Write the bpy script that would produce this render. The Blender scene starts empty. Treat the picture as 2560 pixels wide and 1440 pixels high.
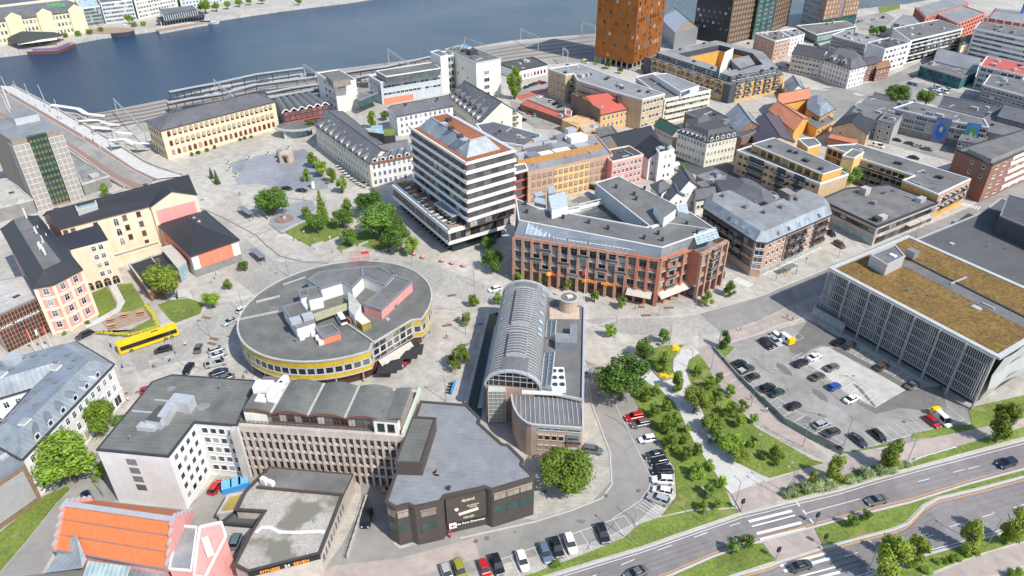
import bpy,bmesh,math,random
from mathutils import Vector,Matrix
random.seed(7)
SC=bpy.context.scene
COL=SC.collection
# ---------------- camera, sky, sun, exposure ----------------
CAMH=110.0;FPX=1740.0;PITCH=math.radians(31.6)
cd=bpy.data.cameras.new('camera');cam=bpy.data.objects.new('camera',cd);COL.objects.link(cam)
cam.location=(0,0,CAMH);cam.rotation_euler=(math.radians(90)-PITCH,0,0)
cd.sensor_width=36;cd.lens=FPX/2560*36;cd.clip_start=1;cd.clip_end=9000
SC.camera=cam
SUN_EL=math.radians(48);SUN_AZ=math.atan2(0.73,-0.68)
W=bpy.data.worlds.new('World');SC.world=W;W.use_nodes=True
wn=W.node_tree;sky=wn.nodes.new('ShaderNodeTexSky');sky.sky_type='NISHITA';sky.sun_disc=False
sky.sun_elevation=SUN_EL;sky.sun_rotation=SUN_AZ;sky.air_density=1.0;sky.dust_density=0.6
bg=wn.nodes['Background'];bg.inputs[1].default_value=0.15
wn.links.new(sky.outputs[0],bg.inputs[0])
ld=bpy.data.lights.new('sun','SUN');ld.energy=3.75;ld.angle=math.radians(0.5);ld.color=(1,0.95,0.87)
sun=bpy.data.objects.new('sun',ld);COL.objects.link(sun)
sdir=Vector((math.sin(SUN_AZ)*math.cos(SUN_EL),math.cos(SUN_AZ)*math.cos(SUN_EL),math.sin(SUN_EL)))
sun.rotation_euler=sdir.to_track_quat('Z','Y').to_euler()
SC.view_settings.view_transform='Standard';SC.view_settings.look='None'
SC.view_settings.exposure=0.42;SC.view_settings.gamma=1;SC.view_settings.use_curve_mapping=False
# ---------------- survey: a pixel of the aerial picture at height z -> a point of the town ----------------
_s,_c=math.sin(PITCH),math.cos(PITCH)
def G(x,y,z=0.0):
 u=(x-1280)/FPX;v=(y-720)/FPX
 t=(CAMH-z)/(_s+v*_c)
 return Vector((u*t,(_c-v*_s)*t,z))
def HT(tx,ty,bx,by):
 p=G(bx,by);v=(ty-720)/FPX
 return CAMH-(p.y*_s+v*p.y*_c)/(_c-v*_s)
def g2(pts,z=0.0):
 return[tuple(G(x,y,z).xy)for x,y in pts]
def quad(a,b,d,z):
 A,B=G(*a,z).xy,G(*b,z).xy
 n=Vector((-(B-A).y,(B-A).x)).normalized()
 if n.y<0:n=-n
 return[tuple(A),tuple(B),tuple(B+n*d),tuple(A+n*d)]
def para(a,b,c):
 return[a,b,c,(a[0]+c[0]-b[0],a[1]+c[1]-b[1])]
# ---------------- materials ----------------
MATS={}
def mat(name,col,rough=.8,var=.12,scale=.6,metal=0,stripe=0,sw=.12,sdark=.6,brick=0,spec=None,big=0,bigs=.03,rnd=0,em=0,spots=None,vor=0,streak=0):
 if name in MATS:return MATS[name]
 m=bpy.data.materials.new(name);m.use_nodes=True;nt=m.node_tree;N=nt.nodes;L=nt.links
 b=N['Principled BSDF'];b.inputs['Roughness'].default_value=rough;b.inputs['Metallic'].default_value=metal
 if spec is not None:b.inputs['Specular IOR Level'].default_value=spec
 rgb=N.new('ShaderNodeRGB');rgb.outputs[0].default_value=(*col,1);out=rgb.outputs[0]
 def mul(out,facsock,lo,hi):
  mr=N.new('ShaderNodeMapRange');L.new(facsock,mr.inputs[0]);mr.inputs[1].default_value=.3;mr.inputs[2].default_value=.7
  mr.inputs[3].default_value=lo;mr.inputs[4].default_value=hi
  v=N.new('ShaderNodeVectorMath');v.operation='SCALE';L.new(out,v.inputs[0]);L.new(mr.outputs[0],v.inputs['Scale'])
  return v.outputs[0]
 geo=N.new('ShaderNodeNewGeometry')
 if var:
  n=N.new('ShaderNodeTexNoise');n.inputs['Scale'].default_value=scale;n.inputs['Detail'].default_value=5
  L.new(geo.outputs['Position'],n.inputs['Vector']);out=mul(out,n.outputs[0],1-var,1+var)
 if big:
  n=N.new('ShaderNodeTexNoise');n.inputs['Scale'].default_value=bigs;n.inputs['Detail'].default_value=3
  L.new(geo.outputs['Position'],n.inputs['Vector']);out=mul(out,n.outputs[0],1-big,1+big)
 if streak:
  mp=N.new('ShaderNodeMapping');mp.inputs['Scale'].default_value=(1.3,1.3,.12);L.new(geo.outputs['Position'],mp.inputs[0]);n=N.new('ShaderNodeTexNoise');n.inputs['Scale'].default_value=.9;n.inputs['Detail'].default_value=4
  L.new(mp.outputs[0],n.inputs['Vector']);out=mul(out,n.outputs[0],1-streak,1+streak*.4)
 if vor:
  n=N.new('ShaderNodeTexVoronoi');n.distance='CHEBYCHEV';n.inputs['Scale'].default_value=vor;mp=N.new('ShaderNodeMapping');mp.inputs['Rotation'].default_value=(0,0,.5);mp.inputs['Scale'].default_value=(1,.45,1);L.new(geo.outputs['Position'],mp.inputs[0]);L.new(mp.outputs[0],n.inputs['Vector'])
  sx=N.new('ShaderNodeSeparateXYZ');L.new(n.outputs['Color'],sx.inputs[0]);out=mul(out,sx.outputs[0],.93,1.05)
  n=N.new('ShaderNodeTexNoise');n.inputs['Scale'].default_value=.35;n.inputs['Detail'].default_value=8;n.inputs['Roughness'].default_value=.75;L.new(geo.outputs['Position'],n.inputs['Vector']);out=mul(out,n.outputs[0],.86,1.09)
 if stripe:
  uv=N.new('ShaderNodeUVMap');sp=N.new('ShaderNodeSeparateXYZ');L.new(uv.outputs[0],sp.inputs[0])
  k=N.new('ShaderNodeMath');k.operation='MULTIPLY';L.new(sp.outputs[0],k.inputs[0]);k.inputs[1].default_value=1/stripe
  f=N.new('ShaderNodeMath');f.operation='FRACT';L.new(k.outputs[0],f.inputs[0])
  l=N.new('ShaderNodeMath');l.operation='LESS_THAN';L.new(f.outputs[0],l.inputs[0]);l.inputs[1].default_value=sw
  mx=N.new('ShaderNodeMix');mx.data_type='RGBA';L.new(l.outputs[0],mx.inputs[0]);L.new(out,mx.inputs[6])
  v=N.new('ShaderNodeVectorMath');v.operation='SCALE';L.new(out,v.inputs[0]);v.inputs['Scale'].default_value=sdark
  L.new(v.outputs[0],mx.inputs[7]);out=mx.outputs[2]
 if brick:
  uv=N.new('ShaderNodeUVMap');t=N.new('ShaderNodeTexBrick');L.new(uv.outputs[0],t.inputs[0]);t.inputs['Scale'].default_value=1
  t.inputs['Brick Width'].default_value=brick;t.inputs['Row Height'].default_value=brick*.5;t.inputs['Mortar Size'].default_value=brick*.05
  t.inputs['Color1'].default_value=(1,1,1,1);t.inputs['Color2'].default_value=(.93,.93,.93,1);mo=.86 if brick>1 else.66;t.inputs['Mortar'].default_value=(mo,mo,mo,1)
  v=N.new('ShaderNodeVectorMath');v.operation='MULTIPLY';L.new(out,v.inputs[0]);L.new(t.outputs[0],v.inputs[1]);out=v.outputs[0]
 if spots:
  n=N.new('ShaderNodeTexNoise');n.inputs['Scale'].default_value=spots[1];n.inputs['Detail'].default_value=4
  L.new(geo.outputs['Position'],n.inputs['Vector'])
  r=N.new('ShaderNodeValToRGB');r.color_ramp.elements[0].position=spots[2];r.color_ramp.elements[1].position=spots[2]+.06
  L.new(n.outputs[0],r.inputs[0]);mx=N.new('ShaderNodeMix');mx.data_type='RGBA'
  L.new(r.outputs[0],mx.inputs[0]);L.new(out,mx.inputs[6]);mx.inputs[7].default_value=(*spots[0],1);out=mx.outputs[2]
 if rnd:
  oi=N.new('ShaderNodeObjectInfo');mr=N.new('ShaderNodeMapRange');L.new(oi.outputs['Random'],mr.inputs[0])
  mr.inputs[3].default_value=1-rnd;mr.inputs[4].default_value=1+rnd
  v=N.new('ShaderNodeVectorMath');v.operation='SCALE';L.new(out,v.inputs[0]);L.new(mr.outputs[0],v.inputs['Scale']);out=v.outputs[0]
 L.new(out,b.inputs['Base Color'])
 if em:b.inputs['Emission Color'].default_value=(*col,1);b.inputs['Emission Strength'].default_value=em
 MATS[name]=m;return m
def hx(s,k=1.0):
 r=[int(s[i:i+2],16)/255 for i in(0,2,4)]
 return tuple(min(.95,k*(c/12.92 if c<=.04045 else((c+.055)/1.055)**2.4))for c in r)
# ---------------- mesh builder ----------------
ORG={}
class MB:
 def __init__(s):s.v=[];s.f=[];s.m=[]
 def face(s,pts,m=0):
  k=len(s.v);s.v+=[Vector(p)for p in pts];s.f.append(list(range(k,k+len(pts))));s.m.append(m)
 def prism(s,poly,z0,z1,m=0,mt=None,top=True,bot=False):
  a=sum(poly[i][0]*poly[(i+1)%len(poly)][1]-poly[(i+1)%len(poly)][0]*poly[i][1]for i in range(len(poly)))
  if a<0:poly=poly[::-1]
  n=len(poly)
  for i in range(n):
   p,q=poly[i],poly[(i+1)%n]
   s.face([(p[0],p[1],z0),(q[0],q[1],z0),(q[0],q[1],z1),(p[0],p[1],z1)],m)
  if top:s.face([(p[0],p[1],z1)for p in poly],m if mt is None else mt)
  if bot:s.face([(p[0],p[1],z0)for p in poly[::-1]],m)
 def box(s,x,y,z,lx,ly,h,ang=0,m=0,mt=None):
  c,q=math.cos(ang),math.sin(ang)
  P=[(x+c*a*lx/2-q*b*ly/2,y+q*a*lx/2+c*b*ly/2)for a,b in((-1,-1),(1,-1),(1,1),(-1,1))]
  s.prism(P,z,z+h,m,mt,bot=True)
 def bar(s,p,q,w=.1,h=.1,m=0,up=Vector((0,0,1))):
  p,q=Vector(p),Vector(q);d=(q-p).normalized()
  a=d.cross(up)
  if a.length<.01:a=d.cross(Vector((1,0,0)))
  a=a.normalized()*w/2;b=a.cross(d).normalized()*h/2
  r=[[e+a*i+b*j for i,j in((-1,-1),(1,-1),(1,1),(-1,1))]for e in(p,q)]
  for i in range(4):
   j=(i+1)%4;s.face([r[0][i],r[0][j],r[1][j],r[1][i]],m)
  s.face(r[0][::-1],m);s.face(r[1],m)
 def tube(s,p,q,r0,r1=None,n=7,m=0,cap=True):
  p,q=Vector(p),Vector(q);r1=r0 if r1 is None else r1;d=(q-p).normalized()
  a=d.cross(Vector((0,0,1)));a=(Vector((1,0,0))if a.length<.01 else a.normalized());b=d.cross(a)
  A=[p+(a*math.cos(6.2832*i/n)+b*math.sin(6.2832*i/n))*r0 for i in range(n)]
  B=[q+(a*math.cos(6.2832*i/n)+b*math.sin(6.2832*i/n))*r1 for i in range(n)]
  for i in range(n):j=(i+1)%n;s.face([A[i],A[j],B[j],B[i]],m)
  if cap:s.face(B,m);s.face(A[::-1],m)
 def dome(s,c,r,h,n=8,k=3,m=0):
  c=Vector(c);prev=[c+Vector((math.cos(6.2832*i/n)*r,math.sin(6.2832*i/n)*r,0))for i in range(n)]
  for a in range(1,k+1):
   t=math.pi/2*a/k
   if a==k:
    top=c+Vector((0,0,h))
    for i in range(n):s.face([prev[i],prev[(i+1)%n],top],m)
   else:
    cur=[c+Vector((math.cos(6.2832*i/n)*r*math.cos(t),math.sin(6.2832*i/n)*r*math.cos(t),h*math.sin(t)))for i in range(n)]
    for i in range(n):j=(i+1)%n;s.face([prev[i],prev[j],cur[j],cur[i]],m)
    prev=cur
 def ribbon(s,pts,w,z=None,m=0):
  P=[Vector(p)for p in pts];n=len(P);L=[];R=[]
  for i in range(n):
   d=(P[min(i+1,n-1)]-P[max(i-1,0)]);d.z=0;d.normalize();q=Vector((-d.y,d.x,0))*w/2
   L.append(P[i]+q);R.append(P[i]-q)
  for i in range(n-1):s.face([R[i],R[i+1],L[i+1],L[i]],m)
 def data(s,name,mats,o=Vector((0,0,0)),smooth=False):
  me=bpy.data.meshes.new(name);me.from_pydata([tuple(v-o)for v in s.v],[],s.f)
  for mm in mats:me.materials.append(mm)
  me.polygons.foreach_set('material_index',s.m)
  uvl=me.uv_layers.new(name='UVMap').data;flat=[0.0]*(2*len(uvl));Z=Vector((0,0,1));k=0
  for f in s.f:
   n=Vector((0,0,0));P=[s.v[i]for i in f]
   for i in range(len(P)):n+=(P[i]-P[0]).cross(P[(i+1)%len(P)]-P[0])
   if n.length>1e-9:n.normalize()
   if abs(n.z)>.97:
    u=max((P[(i+1)%len(P)]-P[i]for i in range(len(P))),key=lambda e:e.length);u=Vector((u.x,u.y,0))
   else:u=Z.cross(n)
   if u.length<1e-9:u=Vector((1,0,0))
   u.normalize()
   if abs(u.x)>abs(u.y)and u.x<0 or abs(u.y)>=abs(u.x)and u.y<0:u=-u
   w=n.cross(u)
   for p in P:flat[k]=p.dot(u);flat[k+1]=p.dot(w);k+=2
  uvl.foreach_set('uv',flat)
  if smooth:me.polygons.foreach_set('use_smooth',[True]*len(s.f))
  me.update();return me
 def build(s,name,mats,parent=None,o=None,smooth=False):
  if not isinstance(mats,(list,tuple)):mats=[mats]
  mats=[MATS[m]if isinstance(m,str)else m for m in mats]
  po=ORG[parent.name]if parent else Vector((0,0,0))
  if o is None:o=po if parent else Vector((0,0,0))
  o=Vector(o);ob=bpy.data.objects.new(name,s.data(name,mats,o,smooth));COL.objects.link(ob)
  ob.location=o-po;ob.parent=parent;ORG[ob.name]=o;return ob
def tag(o,label=None,cat=None,group=None,kind=None):
 if label:o['label']=label
 if cat:o['category']=cat
 if group:o['group']=group
 if kind:o['kind']=kind
 return o
def thing(name,label,cat,loc,group=None,rz=0):
 o=bpy.data.objects.new(name,None);o.empty_display_size=.1;COL.objects.link(o);o.location=loc;o.rotation_euler.z=rz
 ORG[o.name]=Vector(loc);return tag(o,label,cat,group)
def inst(me,name,parent,loc,rz=0,mats=None):
 o=bpy.data.objects.new(name,me);COL.objects.link(o);po=ORG[parent.name]if parent else Vector((0,0,0))
 o.parent=parent;o.location=Vector(loc)-po;o.rotation_euler.z=rz;ORG[o.name]=Vector(loc)
 return o
def copy_tree(o,parent=None):
 c=o.copy();COL.objects.link(c);c.parent=parent
 for ch in o.children:copy_tree(ch,c)
 return c
def structure(name,mb,mats):
 return tag(mb.build(name,mats),kind='structure')
ORD=['first','second','third','fourth','fifth','sixth','seventh','eighth','ninth','tenth','eleventh','twelfth','thirteenth','fourteenth','fifteenth','sixteenth','seventeenth','eighteenth','nineteenth','twentieth']
mat('paving',(.475,.445,.39),.85,.10,.35,big=.10,bigs=.035,brick=1.8,vor=.09)
mat('cobble',(.43,.41,.37),.85,.16,1.2,big=.10,bigs=.06,brick=.9,vor=.09)
mat('slate_paving',(.29,.30,.32),.7,.10,.5,big=.14,bigs=.05,brick=1.2,vor=.09)
mat('asphalt',(.285,.272,.25),.9,.08,.3,big=.14,bigs=.05,vor=.09)
mat('asphalt_dark',(.085,.085,.092),.9,.12,.3,big=.2,bigs=.08,vor=.09)
mat('asphalt_lot',(.30,.285,.262),.9,.1,.5,big=.22,bigs=.07,vor=.14)
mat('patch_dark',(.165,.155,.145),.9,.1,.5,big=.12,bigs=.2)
mat('patch_light',(.46,.44,.40),.9,.12,.5,big=.14,bigs=.12)
mat('highway',(.235,.215,.215),.88,.07,.5,big=.10,bigs=.06,vor=.09)
mat('highway_b',(.235,.215,.21),.88,.07,.5,big=.08,bigs=.04,vor=.09)
mat('reddish_paving',(.40,.335,.295),.85,.1,.5,big=.08,bigs=.05,vor=.09)
mat('brown_lane',(.28,.18,.145),.85,.1,.6)
mat('white_paving',(.60,.585,.55),.85,.1,.6,brick=.9)
mat('grass',(.15,.20,.035),.95,.30,1.6,big=.25,bigs=.10,spots=((.235,.235,.075),.22,.60))
mat('kerb_stone',(.50,.475,.44),.85,.1,2)
mat('paint_white',(.78,.77,.74),.7,.12,1.5)
mat('paint_orange',(.75,.36,.09),.7,.12,1.5)
mat('soil',(.20,.13,.08),.95,.2,2)
mat('wood_deck',(.36,.26,.19),.8,.12,1,stripe=.5,sw=.15)
mat('ballast',(.31,.285,.25),.95,.2,1.5,big=.15)
mat('track_bed',(.17,.145,.125),.95,.25,1.2)
mat('rail_steel',(.25,.2,.17),.5,.1,2)
mat('concrete',(.47,.45,.41),.85,.12,.5,big=.1,bigs=.15,streak=.12)
mat('concrete_warm',(.50,.44,.385),.85,.1,.6,big=.08,bigs=.2,streak=.12)
mat('concrete_dark',(.24,.23,.22),.85,.15,.6)
mat('render_white',(.74,.73,.70),.8,.05,.4,big=.04,bigs=.1,streak=.05)
mat('render_offwhite',(.72,.69,.62),.8,.06,.5,streak=.05)
mat('render_cream',(.78,.665,.43),.8,.06,.5,big=.04,streak=.12)
mat('render_pale',(.76,.70,.55),.8,.06,.5,big=.04,streak=.12)
mat('render_peach',(.80,.64,.47),.8,.05,.5,big=.04,streak=.12)
mat('render_yellow',(.70,.38,.09),.8,.07,.5,streak=.12)
mat('render_ochre',(.72,.42,.17),.8,.08,.5,streak=.12)
mat('render_tan',(.56,.41,.25),.8,.1,.5,streak=.12)
mat('render_pink',(.78,.33,.30),.8,.06,.5,streak=.12)
mat('render_pink_pale',(.70,.33,.30),.8,.04,.5,streak=.12)
mat('render_coral',(.86,.24,.14),.8,.05,.5,streak=.12)
mat('render_red',(.70,.09,.06),.7,.06,.5,streak=.12)
mat('render_grey',(.40,.40,.395),.8,.08,.5,streak=.12)
mat('render_bluegrey',(.50,.56,.59),.6,.06,.5,stripe=2.4,sw=.04,streak=.12)
mat('brick_red',(.30,.15,.105),.85,.16,1.2,brick=.5)
mat('brick_front',(.47,.275,.20),.85,.16,1.2,brick=.5)
mat('brick_orange',(.50,.20,.12),.85,.12,1.2,brick=.5)
mat('brick_pale',(.56,.37,.26),.85,.12,1,brick=.5)
mat('brick_brown',(.26,.17,.12),.85,.18,1,brick=.5)
mat('brick_grey',(.30,.25,.21),.85,.16,1,brick=.5)
mat('sand_stone',(.52,.42,.33),.8,.13,.6,stripe=1.6,sw=.04,sdark=.8)
mat('pink_stone',(.50,.36,.29),.75,.16,.35,brick=1.4)
mat('felt',(.165,.16,.153),.85,.1,.4,stripe=1.0,sw=.06,sdark=.82,big=.14,bigs=.12,vor=.22)
mat('felt_green',(.155,.157,.143),.85,.12,.4,stripe=1.0,sw=.10,sdark=.75,big=.16,bigs=.12,vor=.22)
mat('felt_light',(.26,.265,.265),.75,.08,.4,stripe=1.1,sw=.05,sdark=.84,big=.12,bigs=.1,vor=.22)
mat('felt_dark',(.085,.085,.09),.85,.12,.4,stripe=1.0,sw=.06,sdark=.8,big=.12,bigs=.1)
mat('felt_blue',(.245,.255,.265),.6,.06,.4,stripe=1.05,sw=.06,sdark=.72,big=.1,bigs=.1,vor=.22)
mat('tile_black',(.035,.036,.042),.55,.12,1,stripe=.55,sw=.2,sdark=.55,big=.1)
mat('tile_dark',(.085,.082,.085),.6,.15,1,stripe=.5,sw=.25,sdark=.7,big=.14)
mat('tile_orange',(.72,.20,.065),.7,.08,1,stripe=.45,sw=.25,sdark=.82,brick=.5)
mat('tile_orange_far',(.52,.20,.11),.75,.1,.5,stripe=.5,sw=.2,sdark=.85)
mat('tile_red',(.50,.11,.08),.7,.1,1,stripe=.5,sw=.2,sdark=.8)
mat('seam_grey',(.175,.17,.172),.55,.08,.3,stripe=.9,sw=.10,sdark=.7,big=.1,vor=.22)
mat('seam_blue',(.25,.28,.32),.45,.07,.3,stripe=1.3,sw=.05,sdark=.75,metal=.2,big=.12,bigs=.1,vor=.22)
mat('seam_zinc',(.33,.36,.38),.5,.12,.5,stripe=1.0,sw=.12,sdark=.72,metal=.3,big=.16,bigs=.2,vor=.22)
mat('slate_roof',(.13,.13,.135),.6,.12,.6,stripe=.8,sw=.12,sdark=.8,big=.14,vor=.22)
mat('sedum_red',(.30,.105,.045),.95,.3,1.2,spots=((.14,.15,.05),.8,.60),big=.2)
mat('sedum',(.175,.098,.028),.95,.4,1.6,big=.22,bigs=.3,spots=((.215,.175,.03),1.1,.57))
mat('gravel_roof',(.40,.37,.33),.95,.22,2.5,spots=((.20,.19,.15),.13,.50),vor=.22)
mat('copper',(.40,.13,.02),.4,.22,.25,metal=.35,stripe=1.6,sw=.5,sdark=.80)
mat('copper_pale',(.42,.20,.09),.5,.2,.4,metal=.3,stripe=2.0,sw=.3,sdark=.8)
mat('bronze',(.16,.11,.085),.5,.15,.5,metal=.3,stripe=2.0,sw=.15,sdark=.6)
mat('black_clad',(.022,.023,.03),.5,.2,.5,stripe=2.0,sw=.1,sdark=1.6)
mat('dark_clad',(.075,.06,.052),.55,.12,.5)
mat('dark_clad_grey',(.07,.075,.085),.6,.1,.5)
mat('mural_blue',(.03,.17,.50),.8,.5,.25,spots=((.10,.30,.16),.16,.55))
mat('mural_teal',(.03,.13,.13),.8,.6,.3,spots=((.30,.08,.22),.22,.58))
mat('metal_light',(.58,.59,.60),.45,.06,.6,metal=.4)
mat('metal_grey',(.30,.31,.33),.45,.08,.6,metal=.4)
mat('metal_dark',(.05,.052,.058),.5,.1,.6)
mat('steel_pale',(.50,.50,.48),.5,.06,.6)
mat('trim_white',(.74,.74,.73),.6,.03,1)
mat('trim_red',(.55,.07,.05),.6,.05,1)
mat('trim_brown',(.16,.07,.05),.6,.05,1)
mat('wood_warm',(.50,.25,.08),.8,.15,1,stripe=.5,sw=.2)
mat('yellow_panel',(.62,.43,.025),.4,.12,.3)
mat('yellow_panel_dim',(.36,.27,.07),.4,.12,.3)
mat('glass',(.022,.03,.036),.08,.25,.3,rnd=.5,spec=.6)
mat('glass_mid',(.09,.105,.11),.15,.3,.4,rnd=.4)
mat('glass_blind',(.34,.33,.30),.5,.15,.5,rnd=.3)
mat('glass_green',(.03,.085,.08),.1,.35,.3,spec=.7)
mat('glass_teal',(.28,.38,.38),.12,.3,.5)
mat('glass_roof',(.33,.42,.46),.12,.25,.5)
mat('glass_brown',(.07,.03,.025),.12,.5,.3,spec=.6)
mat('awning',(.50,.47,.41),.85,.1,1)
mat('fabric_white',(.80,.79,.77),.8,.04,1)
mat('fabric_black',(.03,.03,.033),.8,.1,1)
mat('fabric_dark',(.055,.06,.055),.85,.1,1)
mat('sign_black',(.015,.015,.018),.6,0)
mat('sign_orange',(.9,.30,.02),.6,0,em=.25)
mat('sign_white',(.85,.85,.83),.6,0)
mat('sign_red',(.75,.03,.02),.6,0)
mat('sign_green',(.08,.50,.10),.6,0)
mat('sign_blue',(.03,.12,.50),.6,0)
mat('sign_cream',(.70,.62,.50),.6,0)
mat('pallet_wood',(.50,.30,.15),.85,.15,2)
mat('blue_plastic',(.04,.30,.72),.5,.08,2)
mat('green_plastic',(.02,.22,.12),.5,.08,2)
mat('bronze_green',(.10,.22,.19),.6,.2,3)
mat('granite',(.42,.41,.39),.8,.12,2)
mat('flower_yellow',(.85,.62,.02),.8,.15,4)
mat('glass_brownish',(.30,.21,.14),.4,.15,.5)
mat('render_yellow_pale',(.78,.50,.22),.8,.05,1,streak=.12)
mat('render_red2',(.75,.12,.08),.7,.05,1,streak=.12)
mat('tile_green',(.04,.10,.07),.6,.1,1,stripe=1.2,sw=.4,sdark=.6)
mat('tile_purple',(.10,.075,.10),.6,.15,1,stripe=1.2,sw=.3,sdark=.7)
mat('render_grey2',(.56,.56,.54),.8,.06,1,streak=.12)
mat('render_ochre2',(.72,.52,.22),.8,.06,1,streak=.12)
mat('mural_pink',(.22,.20,.36),.8,.2,.2)
mat('mural_sky',(.10,.30,.55),.8,.3,.15,spots=((.50,.50,.55),.2,.55))
mat('mural_green',(.10,.35,.14),.8,.3,.2)
mat('felt_asph',(.10,.098,.10),.9,.1,.3,big=.1)
mat('scaffold',(.62,.22,.16),.8,.25,.5)
mat('mural_purple',(.20,.12,.35),.8,.2,2)
mat('leaf_dark',(.03,.07,.02),.8,.3,2)
mat('moat',(.03,.035,.02),.15,.4,.8)
mat('green_render',(.50,.56,.47),.8,.08,1)
mat('glass_shade',(.30,.25,.20),.5,.12,.5,rnd=.2)
mat('concrete_pier',(.34,.305,.27),.85,.1,1)
mat('canopy_beige',(.40,.38,.24),.8,.12,1);mat('metal_column',(.33,.33,.32),.6,.1,1);mat('metal_slat',(.48,.49,.48),.5,.12,.5);mat('awning_brown',(.33,.28,.21),.85,.1,1);mat('stain',(.20,.19,.175),.9,.2,2);mat('olive_panel',(.17,.165,.06),.4,.15,.5);mat('pale_blue',(.15,.45,.75),.5,.08,2);mat('mural_path',(.22,.25,.22),.85,.35,.35,spots=((.03,.04,.08),.4,.60))
WR=random.Random(5)
# ---------------- windows ----------------
WM={}
def winmesh(kind,w,h,frame,glass,both):
 key=(kind,round(w,2),round(h,2),frame,glass,both)
 if key in WM:return WM[key]
 A=MB();B=MB();f=.11 if w>.8 else.07
 def rect(mb,x0,x1,z0,z1,y0,y1,m=0):
  mb.prism([(x0,y1),(x1,y1),(x1,y0),(x0,y0)],z0,z1,m,bot=True)
 if kind=='a':
  n=6;zs=h-w/2
  out=[(-w/2,0),(w/2,0),(w/2,zs)]+[(w/2*math.cos(math.pi*i/n),zs+w/2*math.sin(math.pi*i/n))for i in range(1,n)]+[(-w/2,zs)]
  def slab(mb,P,y,m=0):
   mb.face([(x,y,z)for x,z in P],m)
   for i in range(len(P)):
    j=(i+1)%len(P);mb.face([(P[i][0],0.02,P[i][1]),(P[j][0],0.02,P[j][1]),(P[j][0],y,P[j][1]),(P[i][0],y,P[i][1])],m)
  slab(A,out,-.07);inn=[(x*.80,.12+z*.92)for x,z in out];slab(B,inn,-.10,1 if both else 0)
  rect(A,-.04,.04,.1,h-.1,-.13,0)
  rect(A,-w/2+.1,w/2-.1,zs-.04,zs+.04,-.13,0)
 elif kind=='v':
  rect(B,-w/2,w/2,0,h,-.06,.02,1 if both else 0)
 else:
  rect(A,-w/2,w/2,0,f,-.08,.02);rect(A,-w/2,w/2,h-f,h,-.08,.02)
  rect(A,-w/2,-w/2+f,f,h-f,-.08,.02);rect(A,w/2-f,w/2,f,h-f,-.08,.02)
  rect(A,-w/2-.06,w/2+.06,-.1,0,-.17,.02)
  rect(B,-w/2+f,w/2-f,f,h-f,-.045,.0,1 if both else 0)
  if kind=='x':rect(A,-.035,.035,f,h-f,-.07,-.03);rect(A,-w/2+f,w/2-f,h*.62,h*.62+.07,-.069,-.03)
  if kind=='d':rect(A,-.035,.035,f,h-f,-.07,-.03)
  if kind=='b':
   n=max(2,int(round(w/1.3)))
   for i in range(1,n):x=-w/2+w*i/n;rect(A,x-.04,x+.04,f,h-f,-.07,-.03)
  if kind=='e':rect(A,-w/2,w/2,h,h+.18,-.22,.02)
 if both:
  off=len(A.v);A.v+=B.v;A.f+=[[i+off for i in f_]for f_ in B.f];A.m+=B.m
  r=(A.data('window',[MATS[frame],MATS[glass]]),None)
 else:
  r=(A.data('frame',[MATS[frame]])if A.f else None,B.data('pane',[MATS[glass]]))
 WM[key]=r;return r
WR=random.Random(5)
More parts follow.
